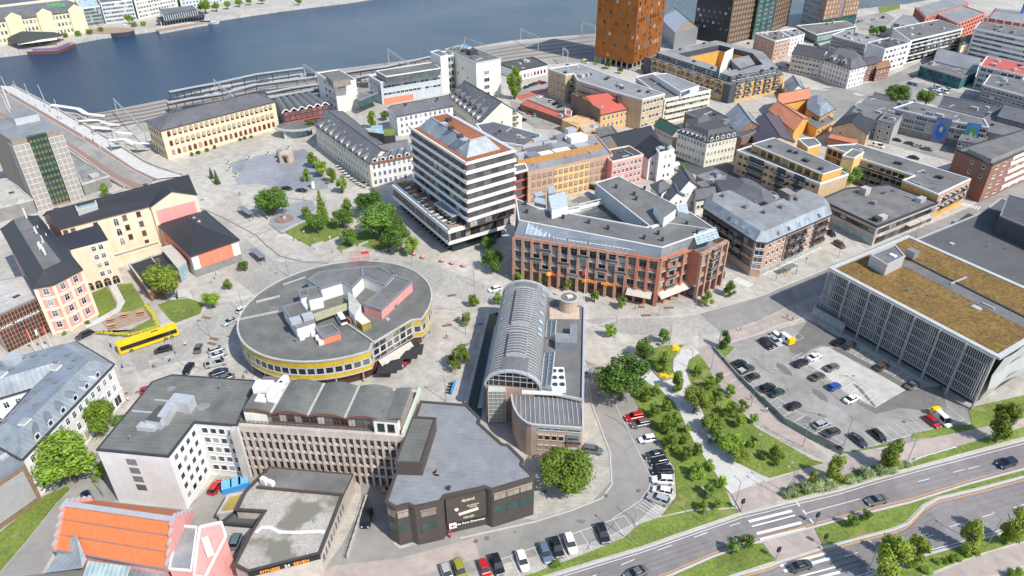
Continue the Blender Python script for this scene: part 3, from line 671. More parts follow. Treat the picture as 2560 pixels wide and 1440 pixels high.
line('lane_marking',[(2015,1283),(2150,1247)],.13,'paint_white')
dashes([(2110,1392),(2250,1355),(2400,1310),(2560,1262),(2800,1190)],3,5,.13);dashes([(2300,1347),(2396,1322),(2560,1275)],3,9,.13)
def zebra(a,b,n,w,ln):
 A,B=G(*a),G(*b);u=(B-A).normalized();v=Vector((-u.y,u.x,0));LAYER[0]+=STEP[0];z=LAYER[0];m=MB()
 for k in range(n):
  c=A.lerp(B,(k+.5)/n);p,q=c-v*ln/2,c+v*ln/2;m.ribbon([Vector((p.x,p.y,z)),Vector((q.x,q.y,z))],w)
 structure('pedestrian_crossing',m,['paint_white'])
def slabs(L_):
 LAYER[0]+=STEP[0];z=LAYER[0];m=MB()
 for a,b,w in L_:
  m.ribbon([G(*a,z),G(*b,z)],w)
 structure('pedestrian_crossing',m,['paint_white'])
slabs([((1872,1304),(1980,1277),.6),((1880,1316),(1988,1288),.3),((1892,1334),(2004,1306),.6),((1900,1348),(2014,1320),.35)])
slabs([((1950,1415),(2065,1383),.5),((1960,1428),(2076,1395),.6),((1985,1445),(2090,1417),.3),((2040,1445),(2100,1430),.5)])
dashes([(1990,1255),(2035,1312)],1.2,1,.3)
zebra((2113,632),(2155,617),8,.45,3.2);zebra((1838,697),(1878,716),7,.45,3);zebra((2405,510),(2450,522),7,.45,3.4)
zebra((2028,222),(2070,226),8,.5,3);zebra((2135,234),(2158,240),6,.5,3)
def bays(a,b,n,d,w=.1,side=1,close=False):
 A,B=G(*a),G(*b);u=(B-A).normalized();v=Vector((-u.y,u.x,0))*side;LAYER[0]+=STEP[0];z=LAYER[0];m=MB();zz=Vector((0,0,z))
 m.ribbon([A+zz,B+zz],w)
 for k in range(n+1):
  c=A.lerp(B,k/n)+zz;m.ribbon([c,c+v*d],w)
 structure('parking_lines',m,['paint_white'])
bays((1245,1402),(1560,1290),11,5,side=-1)
bays((1842,925),(2105,1108),12,5,side=-1);bays((1978,898),(2188,1020),11,4.8,side=1);bays((2098,868),(2275,965),9,4.8,side=1);bays((2170,1118),(2410,1050),12,4.8,side=1);bays((1925,878),(2010,845),5,4.8,side=1)
line('parking_lines',[(1538,1010),(1570,1075),(1605,1150),(1628,1195),(1622,1220),(1600,1252),(1530,1297)],.1,'paint_white')
for k in range(7):line('parking_lines',[(1588+k*8,1265-k*5),(1640+k*3,1296-k*6)],.12,'paint_white')
SR=random.Random(4);LAYER[0]=.125;m=MB();st=MB()
def inside(x,y,P):
 c=False
 for(a,b),(d,e)in zip(P,P[1:]+P[:1]):
  if(b>y)!=(e>y)and x<(d-a)*(y-b)/(e-b)+a:c=not c
 return c
AREAS=[([(1790,868),(1880,842),(2030,800),(2110,850),(2420,1020),(2380,1070),(2280,1105),(2140,1130),(1960,1048),(1850,935)],70),([(1470,1000),(1530,1130),(1520,1210),(1440,1280),(1200,1350),(900,1440),(1500,1340),(1600,1290),(1655,1200),(1600,1040),(1540,960)],50),([(500,400),(800,600),(1050,640),(1240,740),(1140,960),(1060,960),(1080,800),(900,640),(640,740),(560,900),(300,960),(420,850),(600,700),(440,480)],60)]
for P,n_ in AREAS:
 xs=[p[0]for p in P];ys=[p[1]for p in P]
 for _ in range(n_):
  x,y=SR.uniform(min(xs),max(xs)),SR.uniform(min(ys),max(ys))
  if not inside(x,y,P):continue
  c=G(x,y);r=SR.uniform(.25,1.1);a0=SR.random()*6;z=.122+SR.random()*.01
  if SR.random()<.65:k=[SR.uniform(.6,1.2)for _ in range(9)];st.face([(c.x+r*k[i]*math.cos(i*.698)*(1.6 if SR.random()<0 else 1),c.y+r*.6*k[i]*math.sin(i*.698),z)for i in range(9)])
  else:
   pts=[c+Vector((0,0,z))]
   for i in range(7):a0+=SR.uniform(-.5,.5);pts.append(pts[-1]+Vector((math.cos(a0),math.sin(a0),0))*SR.uniform(.8,2))
   m.ribbon(pts,.09)
structure('ground_stains',st,['stain']);structure('tar_seams',m,['stain'])
for x,y in[(1515,1240),(1363,1229),(1597,1228),(1190,1354),(1218,1347),(316,984),(343,981),(358,979),(2146,995),(2050,1038),(2260,1055)]:
 P=G(x,y);LAYER[0]+=.001;m=MB();m.face([(P.x+.45*math.cos(a*.6283),P.y+.45*math.sin(a*.6283),.03+LAYER[0])for a in range(10)]);structure('manhole_cover',m,['soil'])
for x,y,a in[(1130,739,.3),(1142,798,.9),(1118,814,.3),(1600,768,.1),(1672,770,.1),(1615,789,.1),(516,795,.5),(535,848,.5),(530,860,.5),(700,550,.2)]:
 P=G(x,y);LAYER[0]+=.001;m=MB();m.box(P.x,P.y,0,2.6,.9,LAYER[0]+.03,a-.8 if x<560 else a);structure('tree_grate',m,['soil'])
# ---------------- near buildings ----------------
def mansard(s,m,mt,rise,ins,poly=None,z=None,name='roof',over=.35):
 P=poly or s.poly;z=s.h if z is None else z;O=s.inset(-over,P);I=s.inset(ins,P);b=MB();n=len(P)
 for i in range(n):
  j=(i+1)%n;f=[(*O[i],z),(*O[j],z),(*I[j],z+rise),(*I[i],z+rise)];b.face(f if s.sgn>0 else f[::-1],0)
 b.face([(*p,z+rise)for p in(I if s.sgn>0 else I[::-1])],1);r=b.build(name,[m,mt],s.t)
 b=MB()
 for i in range(n):
  j=(i+1)%n;b.bar((*O[i],z),(*O[j],z),.3,.3)
 b.build('gutter','metal_dark',r);s.rinfo=None;return r
def slopeinfo(s,i,rise,ins,over=.35):
 O=s.inset(-over);I=s.inset(ins);a,b=i,(i+1)%len(O);z=s.h
 A,B,C,D=Vector((*O[a],z)),Vector((*O[b],z)),Vector((*I[b],z+rise)),Vector((*I[a],z+rise))
 s.rinfo=(A,B,B,A,D,C)
def round_building():
 c=Vector((-46.24,155.1));ex=Vector((-.744,-.668));ey=Vector((-.668,.744))
 def ring(k=0.0,n=72):
  return[tuple(c+ex*(25.8+k)*math.cos(6.28319*i/n)+ey*(23.05+k)*math.sin(6.28319*i/n))for i in range(n)]
 A,B_=G(937,856,9).xy,G(1022,805,9).xy;cd_=(B_-A).normalized();cn=Vector((cd_.y,-cd_.x))
 def cut(P):
  out=[]
  for p in P:
   v=Vector(p)-A;d=v.dot(cn)
   out.append(tuple(Vector(p)-cn*d)if d>0 and-3<v.dot(cd_)<(B_-A).length+3 else p)
  return out
 P=cut(ring());s=Bd('round_building','round flat-roofed shopping building with yellow panel bands',P,9.0)
 b=MB();b.prism(cut(ring(-1.6)),-.3,3.7,0);b.build('ground_floor','glass_brown',s.t)
 b=MB();b.prism(cut(ring(-.1)),3.55,8.9,0,1,bot=True);b.build('wall',['concrete_warm','felt'],s.t)
 n=len(P)
 for k,(z0,z1)in enumerate(((7.25,8.75),(3.7,4.9))):
  for i in range(n):
   p,q=Vector(P[i]),Vector(P[(i+1)%n]);mid=(p+q)/2;y=mid-c
   if y.y>9 and abs(y.x)<20 or(q-p).length<.3:continue
   flat_=abs((mid-A).dot(cn))<.05 and 0<(mid-A).dot(cd_)<(B_-A).length
   d=(q-p).normalized();o=Vector((d.y,-d.x))*.12;a,e=p+d*.07,q-d*.07
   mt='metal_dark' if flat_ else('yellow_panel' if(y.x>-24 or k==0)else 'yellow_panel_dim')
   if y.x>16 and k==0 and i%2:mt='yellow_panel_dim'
   m=MB();m.prism([tuple(a),tuple(a+o),tuple(e+o),tuple(e)],z0,z1,bot=True)
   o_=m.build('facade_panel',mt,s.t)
 for i in range(n):
  p,q=Vector((*P[i],0)),Vector((*P[(i+1)%n],0));mid=(p+q)/2
  if mid.y-c.y>9 and abs(mid.x-c.x)<20 or(q-p).length<.8:continue
  s.win(0,1,1,1.9,1.9,'d',z0=4.95,z1=7.2,u0=0,u1=1,pq=(p,q))
 m=MB()
 for z,w in((8.95,.35),(7.15,.12),(4.92,.12),(3.6,.25)):
  for i in range(n):m.bar((*P[i],z),(*P[(i+1)%n],z),w,w*.9)
 m.build('cornice','metal_light',s.t)
 for i in range(0,n,3):
  p=P[i];m=MB();m.tube((p[0]*.985+c.x*.015,p[1]*.985+c.y*.015,0),(p[0]*.985+c.x*.015,p[1]*.985+c.y*.015,3.6),.16,n=6);m.build('column','concrete',s.t)
 r=s.flat('felt_green',par='concrete',pw=.3,ph=.25,z=8.95)
 def blk(pts,z0,z1,m,mt='felt',name='penthouse',par='metal_grey'):
  return s.pbox(pts,z0,z1,m,mt,name,par)
 blk([(741,820),(787,805),(751,755),(706,767)],8.9,12.6,'render_white')
 P1=[(762,712),(800,700),(803,722),(855,706),(880,720),(907,692),(962,713),(932,742),(908,760),(953,776),(1030,705),(945,667),(880,672),(800,680),(765,696)]
 o,P_=blk([(803,722),(855,706),(880,720),(907,692),(905,668),(880,672),(800,680),(768,700)],8.9,12.8,'render_white','felt')
 blk([(908,760),(953,776),(1030,705),(985,690),(962,714),(935,742)],8.9,11.9,'render_pink_pale','felt')
 blk([(907,692),(962,714),(985,690),(945,667),(905,668)],8.9,12.4,'render_white','felt')
 blk([(772,748),(806,740),(798,716),(763,722)],8.9,12.6,'render_white','felt')
 blk([(752,745),(772,738),(766,722),(746,728)],8.9,12.9,'render_white','felt')
 blk([(807,845),(850,831),(830,810),(789,820)],8.9,11.0,'render_coral','felt')
 blk([(872,775),(887,790),(902,762),(884,740),(870,728)],8.9,12.2,'render_white','concrete',par=None)
 m=MB();m.prism(g2([(781,785),(866,757),(872,771),(790,801)],11.2),10.9,11.2,bot=True);m.build('canopy','canopy_beige',s.t);m=MB();a,c=G(946,901,3.4),G(1026,853,3.4);o=Vector((1.6,-2.2,-.9));m.face([a,a+o,c+o,c]);m.build('awning','awning',s.t)
 for px in((740,806),(770,796)):s.box(*px,12.6,2.6,2.2,1.1,'metal_light',name='air_conditioner',ang=.5)
 for px in((755,848),(784,838),(796,850),(803,860)):s.box(*px,9,1.2,1.2,1.3,'trim_white',name='air_conditioner',ang=.5)
 s.box(905,812,9,5.5,2.4,2,'yellow_panel_dim','sign_cream',name='container',ang=-.9)
 s.box(878,804,9,2,1.5,1.2,'brick_red',name='roof_tank',ang=-.9)
 m=MB()
 for a,b,z in(((640,755),(700,740),9.3),((590,800),(697,778),9.3),((868,810),(938,858),9.3)):m.bar(G(*a,z),G(*b,z),.35,.5)
 m.build('roof_kerb','concrete',s.t)
 for a in((720,742,.4),(868,818,.2)):
  pass
 s.done()
 m=MB();a,b=G(876,656,9.2),G(924,652,9.2)
 for k in range(9):
  p=a.lerp(b,k/8);m.bar(p,p+Vector((0,0,3.4)),.06,.06);m.bar(p+Vector((0,-2,0)),p+Vector((0,0,3.2)),.05,.05)
 for z in(0,1.1,2.2,3.3):m.bar(a+Vector((0,0,z)),b+Vector((0,0,z)),.06,.06)
 f=thing('sign_frame','red steel lattice sign frame on the rim of the round roof','sign',(a+b)/2)
 m.build('lattice','trim_red',f);m=MB();m.bar(a.lerp(b,.6)+Vector((0,-.1,2.9)),b+Vector((0,-.1,2.9)),.1,.7);m.build('sign_panel','sign_red',f)
round_building()
def office():
 pod=g2([(981,462),(1121,577)],9.3);r0=Vector(pod[1]);right=Vector(G(1275,533,9.3).xy)
 P=[pod[1],tuple(right),tuple(Vector(pod[0])+(right-r0)),pod[0]]
 s=Bd('office_block','tall white-banded office block on a wide podium with a roof terrace',P,9.3)
 q=s.inset(2.2);b=MB();b.prism(q,-.3,4.4,0);b.build('ground_floor','glass',s.t)
 b=MB();b.prism(P,4.3,9.3,0,1,bot=True);b.build('podium',['concrete_dark','wood_deck'],s.t)
 for i in range(4):
  p,e=s.edge(i);d=(e-p).normalized();n=Vector((d.y,-d.x,0))
  for z0,z1 in((4.25,5.5),(8.3,9.6)):
   m=MB();a,c=p+n*.3-d*.3,e+n*.3+d*.3
   m.prism([tuple(a.xy),tuple(c.xy),tuple((c-n*.7).xy),tuple((a-n*.7).xy)],z0,z1,bot=True);m.build('band','trim_white',s.t)
 s.win(3,1,22,1.5,2.6,'d','trim_brown',z0=5.5,z1=8.3,sill=0);s.win(0,1,12,2.4,2.6,'b','trim_brown',z0=5.5,z1=8.3,sill=0)
 T=g2([(1166,411),(1286,379)],31);l=Vector(G(1026,321,31).xy);T=[T[0],T[1],tuple(Vector(T[1])+(l-Vector(T[0]))),tuple(l)]
 b=MB();b.prism(T,9.2,30.6,0,1);b.build('wall',['bronze','felt'],s.t)
 for f in range(7):
  z=11.7+f*3.2
  for i in range(4):
   p,e=s.edge(i,T);d=(e-p).normalized();n=Vector((d.y,-d.x,0));m=MB();a,c=p+n*.45-d*.45,e+n*.45+d*.45
   m.prism([tuple(a.xy),tuple(c.xy),tuple((c-n*.5).xy),tuple((a-n*.5).xy)],z,z+(1.15 if f<6 else.8),bot=True);m.build('band','trim_white',s.t)
  if f<6:
   s.win(0,1,6,3.0,1.95,'d','trim_brown','glass_mid',z0=z+1.2,z1=z+3.2,sill=0,poly=T)
   s.win(3,1,10,2.6,1.95,'d','metal_dark',z0=z+1.2,z1=z+3.2,sill=0,poly=T)
 s.win(0,1,6,3.0,2.2,'d','trim_brown',z0=9.4,z1=11.6,sill=0,poly=T);s.win(3,1,10,2.8,2.2,'d','metal_dark',z0=9.4,z1=11.6,sill=0,poly=T)
 r=s.flat('sedum_red','trim_white',z=31,poly=T,pw=.4)
 I=s.inset(2.6,T);L_=s.inset(6.0,T)
 def sh(Q,k):c=Vector((sum(p[0]for p in Q)/4,sum(p[1]for p in Q)/4));return[tuple(Vector(p)+(Vector(T[3])-Vector(T[0])).normalized()*k)for p in Q]
 I=sh(I,1.6);L_=sh(L_,1.6)
 m=MB()
 for i in range(4):j=(i+1)%4;m.face([(*I[i],31.1),(*I[j],31.1),(*L_[j],35),(*L_[i],35)],0)
 m.face([(*p,35)for p in L_],1);m.build('plant_room',['seam_zinc','sedum_red'],s.t)
 m=MB()
 for i in range(4):j=(i+1)%4;m.bar((*L_[i],35.1),(*L_[j],35.1),.3,.35)
 m.build('roof_edge','metal_light',s.t)
 s.vents([(1122,303),(1128,325),(1150,345)],35,'metal_dark',1.6,1.0);s.vents([(1110,310),(1160,350)],35,'metal_light',1.8,.3)
 o,Q=s.pbox([(1130,542),(1162,532),(1118,500),(1086,510)],9.3,12.2,'glass','metal_grey','terrace_pavilion','metal_light')
 m=MB();p,e=s.edge(3)
 d=(e-p).normalized();n=Vector((-d.y,d.x,0));m.bar(p+n*.4+Vector((0,0,10)),e+n*.4+Vector((0,0,10)),.06,1.0);m.build('glass_railing','glass_roof',s.t)
 s.done();cnt={}
 for k,(x,y,mt)in enumerate([(1000,461,'render_yellow'),(1012,458,'render_yellow'),(1022,462,'trim_red'),(1030,468,'green_plastic'),(1020,474,'fabric_white'),(1012,470,'green_plastic'),(1038,462,'brick_red'),(1024,484,'pallet_wood'),(1036,492,'sign_cream'),(1045,470,'trim_red'),(1050,480,'green_plastic'),(1056,488,'brick_red'),(1044,482,'trim_red'),(1064,492,'green_plastic'),(1062,500,'fabric_white'),(1070,488,'metal_dark'),(1075,497,'trim_red'),(1052,508,'fabric_white'),(1062,517,'fabric_white'),(1072,526,'fabric_white'),(1080,534,'fabric_white'),(1090,542,'sign_cream'),(1100,549,'fabric_white'),(1110,557,'fabric_white'),(1130,558,'sign_cream'),(1140,552,'fabric_white'),(1050,502,'pallet_wood')]):
  P_=G(x,y,9.4);t=thing('picnic_table','','table',P_,'tables and benches on the podium terrace');m=MB();an=.75
  m.box(P_.x,P_.y,10.1,2.4,.9,.08,an);m.build('tabletop',mt,t)
  for q in(-.9,.9):m=MB();m.box(P_.x-math.sin(an)*q,P_.y+math.cos(an)*q,9.8,2.4,.35,.07,an);m.build('bench',mt if mt!='fabric_white' else 'pallet_wood',t)
  m=MB();m.box(P_.x,P_.y,9.4,.2,.8,.7,an);m.build('leg','metal_dark',t)
  nm={'render_yellow':'yellow','trim_red':'red','green_plastic':'green','fabric_white':'white','brick_red':'brick red','pallet_wood':'bare wood','sign_cream':'cream','metal_dark':'black'}[mt]
  cnt[nm]=cnt.get(nm,0)+1;t['label']='%s terrace table, %s of its colour from the plaza end of the podium'%(nm,ORD[cnt[nm]-1])
office()
def garage():
 A,B_=G(2082,672,15.2).xy,G(2495,890,15.2).xy;back=Vector(G(2271,594,15.2).xy)-A
 P=[tuple(A),tuple(B_),tuple(B_+back),tuple(A+back)]
 s=Bd('parking_garage','long parking garage with slatted metal screen and mossy brown roof',P,15.2,'parking garage')
 I=s.inset(.9);b=MB();b.prism(I,-.3,14.6,0);b.build('wall','metal_dark',s.t)
 p,e=s.edge(0);d=(e-p).normalized();n=Vector((d.y,-d.x,0));L_=(e-p).length
 for k in range(6):
  z=2.4+k*2.5;m=MB();m.bar(p+n*1.1+Vector((0,0,z)),e+n*1.1+Vector((0,0,z)),.35,.22);m.build('floor_slab','metal_column',s.t)
 for k in range(8):
  x=p+d*L_*k/7;m=MB();m.bar(x+n*1.3+Vector((0,0,-.1)),x+n*1.3+Vector((0,0,15.2)),.4,.4);m.build('column','metal_column',s.t)
 m=MB();N_=88
 for k in range(N_+1):
  x=p+d*(L_*k/N_);ph=1.1+.35*math.sin(k*.45);m.bar(x+n*.95+Vector((0,0,15)),x+n*(ph-.45)+Vector((0,0,9)),.1,.22);m.bar(x+n*(ph-.45)+Vector((0,0,9)),x+n*.9+Vector((0,0,2.6)),.1,.22)
 m.build('screen_slats','metal_slat',s.t)
 p,e=s.edge(1);d1=(e-p).normalized();n1=Vector((d1.y,-d1.x,0));L1=(e-p).length
 m=MB()
 for k in range(14):
  a,c=p+d1*L1*k/14,p+d1*L1*(k+1)/14;w0,w1=.6*math.sin(k*1.1),.6*math.sin(k*1.1+1.1)
  for z0,z1,o0,o1 in((3,6,.2,.9),(6,10,.9,.5),(10,15.4,.5,1.3)):
   m.face([a+n1*(o0+w0*.6)+Vector((0,0,z0)),c+n1*(o0+w1*.6)+Vector((0,0,z0)),c+n1*(o1+w1*.3)+Vector((0,0,z1)),a+n1*(o1+w0*.3)+Vector((0,0,z1))])
 m.build('screen','metal_light',s.t,smooth=False)
 m=MB()
 for i in(3,):
  p,e=s.edge(i);d3=(e-p).normalized();n3=Vector((d3.y,-d3.x,0));L3=(e-p).length
  for k in range(50):x=p+d3*L3*k/50;m.bar(x+n3*1.4+Vector((0,0,15.3)),x+n3*.6+Vector((0,0,3)),.12,.25)
 m.build('side_slats','metal_slat',s.t)
 s.flat('sedum','steel_pale',pw=.3,ph=.3,over=.9)
 a,c=G(2262,655,15.3),G(2560,806,15.3);d2=(c-a).normalized();L2=Vector(B_+back*.55).to_3d()-a;c=a+d2*(L2.dot(d2)-1.5)
 m=MB();m.ribbon([a,c],4.6);m.build('gravel_strip','felt',s.t)
 m=MB();q=Vector((-d2.y,d2.x,0))*2.3;m.bar(a+q+Vector((0,0,.15)),c+q+Vector((0,0,.15)),.5,.35);m.build('gutter','metal_dark',s.t)
 s.pbox([(2218,664),(2262,642),(2237,613),(2176,638)],15.2,18.4,'metal_light','felt','stair_box','metal_light');s.box(2277,641,16,2.6,2.2,2,'metal_grey')
 s.box(2232,640,18.4,1.8,1.2,.4,'trim_white',name='roof_hatch')
 s.done()
 t=bld('bicycle_shelter','low grey annex with glass doors at the foot of the slatted garage',g2([(2034,770),(2111,812),(2120,800),(2045,757)],3.2),3.2,'concrete','felt',par='metal_grey');t.win(0,1,5,2.4,2.0,'d','metal_grey','glass_teal');t.done()
garage()
def brick_block():
 P=g2([(1286,588),(1570,632),(1650,646),(1726,619),(1752,633),(1816,599)],15.4)+g2([(1790,566),(1727,527),(1545,441),(1488,458),(1378,485),(1290,497)],18.4)
 s=Bd('brick_apartment_block','orange brick apartment block with glazed roof terraces around a wedge-shaped court',P,15.4)
 court=g2([(1340,527),(1640,572),(1480,470)],13)
 outer=P;W1=g2([(1298,551),(1655,619),(1787,573),(1666,556),(1615,569),(1380,526),(1345,522),(1290,497)],18.6);W2=g2([(1630,570),(1665,556),(1787,573),(1727,533),(1545,441),(1488,458)],18.6);W0=g2([(1290,497),(1345,522),(1385,520),(1378,485)],18.4)
 b=MB();b.prism(P,-.3,13.2,0,1);b.build('wall',['glass_mid','felt'],s.t)
 for i in(0,1):
  pass
 f=Vector(G(1655,619,18.6).xy)
 b=MB();b.prism(W1,13,18.5,0,1);b.build('attic',['seam_zinc','felt'],s.t)
 b=MB();b.prism(W2,13,18.55,0,1);b.build('attic',['render_bluegrey','felt'],s.t)
 for W_ in(W1,W2):
  m=MB()
  for i in range(len(W_)):j=(i+1)%len(W_);m.bar((*W_[i],18.65),(*W_[j],18.65),.3,.3)
  m.build('roof_edge','trim_white',s.t)
 m=MB();m.prism(g2([(1470,478),(1520,505),(1420,540),(1380,528)],13.6),13,13.6);m.build('terrace','gravel_roof',s.t)
 for i,cols in((0,12),(1,3),(2,4),(4,4)):
  p,e=s.edge(i);d=(e-p).normalized();n=Vector((d.y,-d.x,0));L_=(e-p).length;br='brick_orange' if i in(1,2)else 'brick_front'
  for zq,wq,hq in((14.9,.9,1.0),(4.6,.7,.6)):m=MB();m.bar(p+Vector((0,0,zq))+n*.2,e+Vector((0,0,zq))+n*.2,wq,hq);m.build('beam',br,s.t)
  for k in range(cols+1):
   x=p+d*L_*k/cols;m=MB();m.bar(x+n*.45+Vector((0,0,-.2)),x+n*.45+Vector((0,0,15)),.95,.75,up=d);m.build('pier',br,s.t)
  for z in(7.9,11.3):
   m=MB();m.bar(p+n*.1+Vector((0,0,z)),e+n*.1+Vector((0,0,z)),.5,.8);m.build('beam','seam_blue' if i==0 else br,s.t);m=MB();m.bar(p+n*.25+Vector((0,0,z-.5)),e+n*.25+Vector((0,0,z-.5)),.5,.22);m.build('sill','concrete_warm',s.t)
  s.win(i,3,cols,3.0 if i==0 else 2.3,1.8,'b','metal_grey',z0=4.9,z1=14.6,u0=0,u1=1,sill=.2)
  s.win(i,1,cols,2.8,3.2,'v',glass='glass_brown',z0=.2,z1=4.2,u0=0,u1=1,sill=0)
 p,e=s.edge(2)
 b=MB();
 for i in(1,2,3,4,5):
  p,e=s.edge(i);d=(e-p).normalized();n=Vector((d.y,-d.x,0));m=MB()
  if i in(3,5):m.prism([tuple((p-n*.02).xy),tuple((p+n*.12).xy),tuple((e+n*.12).xy),tuple((e-n*.02).xy)],3.8,15.3);m.build('wall','brick_orange' if i==3 else 'brick_pale',s.t)
 s.balcony(0,12,3,3.4,.9,z0=4.9,z1=15,u0=0,u1=1,only=[(0,3),(0,6),(1,2),(1,5),(1,9),(2,3),(2,7),(0,9),(1,11),(2,10)])
 s.balcony(2,4,4,3.4,1.3,z0=4.9,z1=17,u0=0,u1=1,only=[(0,1),(1,1),(2,1),(3,1)]);s.balcony(4,3,4,3.2,1.3,z0=4.9,z1=17,u0=0,u1=1,only=[(0,1),(1,1),(2,1),(3,1)])
 p,e=s.edge(0);d=(e-p).normalized();n=Vector((d.y,-d.x,0));L_=(e-p).length
 m=MB();up=Vector(G(1298,551,18.6));
 q0,q1=Vector((*W1[0],18.5)),Vector((*W1[1],18.5));a0,a1=p+Vector((0,0,15.5)),Vector((*P[2],15.5))
 m.face([a0,Vector((*P[1],15.5)),q0.lerp(q1,.78),q0]);m.face([Vector((*P[1],15.5)),a1,q1,q0.lerp(q1,.78)]);m.build('sloping_roof','seam_blue',s.t)
 for k,(u,w,g)in enumerate(((.10,8.5,'glass_roof'),(.28,7,'glass_roof'),(.46,7,'glass_blind'),(.64,7,'glass'),(.84,8,'glass_mid'))):
  A_=a0.lerp(Vector((*P[1],15.5)),u)+n*-.2;C=A_+d*w;t0=(q0-a0);t0=t0-d*t0.dot(d);T0=t0*.85;lift=Vector((0,0,.9))
  m=MB();m.face([A_+lift,C+lift,C+T0+lift*.4,A_+T0+lift*.4],1)
  m.face([A_,C,C+lift,A_+lift],1)
  for j in range(7):
   x=A_.lerp(C,j/6);m.bar(x+lift*1.05,x+T0+lift*.45,.12,.12,0);m.bar(x,x+lift,.1,.1,0)
  m.bar(A_+lift*1.05,C+lift*1.05,.14,.14,0);m.bar(A_+T0*.5+lift*.75,C+T0*.5+lift*.75,.1,.1,0);m.build('conservatory',['trim_white',g],s.t)
 m=MB();a,c=G(1795,612,15.5),G(1740,630,15.5)
 for j in range(6):m.bar(a.lerp(c,j/5)+Vector((0,0,2.4)),a.lerp(c,j/5)+Vector((0,5,3.2)),.1,.1);
 for j in range(5):m.bar(a+Vector((0,j*1.25,2.4+j*.2)),c+Vector((0,j*1.25,2.4+j*.2)),.08,.08)
 m.face([a+Vector((0,0,2.3)),c+Vector((0,0,2.3)),c+Vector((0,5,3.1)),a+Vector((0,5,3.1))],1);m.build('pergola',['trim_white','glass_roof'],s.t)
 m=MB()
 for a,c in(((1448,520),(1510,505)),((1510,505),(1590,555)),((1420,530),(1450,525))):
  A_,C=G(*a,14.5),G(*c,14.5);m.bar(A_,C,.12,1.3);m.bar(A_+Vector((0,0,1.4)),C+Vector((0,0,1.4)),.2,.2)
  for j in range(5):x=A_.lerp(C,j/4);m.bar(x,x+Vector((0,0,1.5)),.2,.2)
 m.build('court_railing','trim_white',s.t)
 m=MB();m.face([G(1435,545,13.3),G(1530,552,13.3),G(1580,562,13.3),G(1510,510,13.3)]);m.build('court_glazing','glass_mid',s.t)
 s.pbox([(1380,527),(1420,515),(1414,478),(1371,490)],14,21.2,'render_white','render_bluegrey','stair_head');s.pbox([(1660,545),(1690,523),(1663,501),(1635,512)],14,21.5,'render_white','felt','stair_head')
 s.pbox([(1372,485),(1392,480),(1385,463),(1368,467)],14,20.5,'seam_zinc','metal_light','stair_head');s.pbox([(1340,492),(1362,487),(1355,478),(1334,483)],18.3,19.6,'metal_grey','metal_light')
 s.pbox([(1336,505),(1365,512),(1362,497),(1338,492)],18.3,19.5,'metal_grey','metal_light');s.pbox([(1696,528),(1722,535),(1717,508),(1690,517)],18.3,20.3,'render_bluegrey','render_bluegrey','stair_head')
 s.vents([(1313,512),(1317,532),(1408,546),(1472,558),(1520,573),(1610,597),(1656,602),(1742,583),(1716,562),(1540,470),(1585,488),(1590,500),(1650,492),(1611,474),(1645,586)],18.6,'metal_dark',.7,1.0)
 for k in range(5):P_=G(1475+k*5,472+k*1.5,13.6);m=MB();m.dome((P_.x,P_.y,13.6),.5,2.2);m.build('potted_conifer','leaf_dark',s.t)
 m=MB()
 for i,u0,u1 in((2,.0,1.0),(1,.1,.9)):
  p,e=s.edge(i);d=(e-p).normalized();n=Vector((d.y,-d.x,0));L_=(e-p).length;a,c=p+d*L_*u0,p+d*L_*u1
  m.face([a+n*.6+Vector((0,0,4.4)),a+n*2.6+Vector((0,0,3.2)),c+n*2.6+Vector((0,0,3.2)),c+n*.6+Vector((0,0,4.4))])
 m.build('awning','awning',s.t)
 m=MB();p,e=s.edge(4);
 s.done()
 p,e=s.edge(0);d=(e-p).normalized();n=Vector((d.y,-d.x,0));L_=(e-p).length
 for u,body,mt in((.36,'AMFI','sign_red'),(.70,'JERNIA','sign_orange'),(.86,'MENY','sign_orange')):
  text('shop_sign',body,1.5,p+d*L_*u+n*1.1+Vector((0,0,4.6)),d,n,mt,s.t)
 m=MB();x=p+d*L_*.33+n*1.1+Vector((0,0,4.6));m.dome(x,.9,.9);m.build('round_sign','sign_orange',s.t)
brick_block()
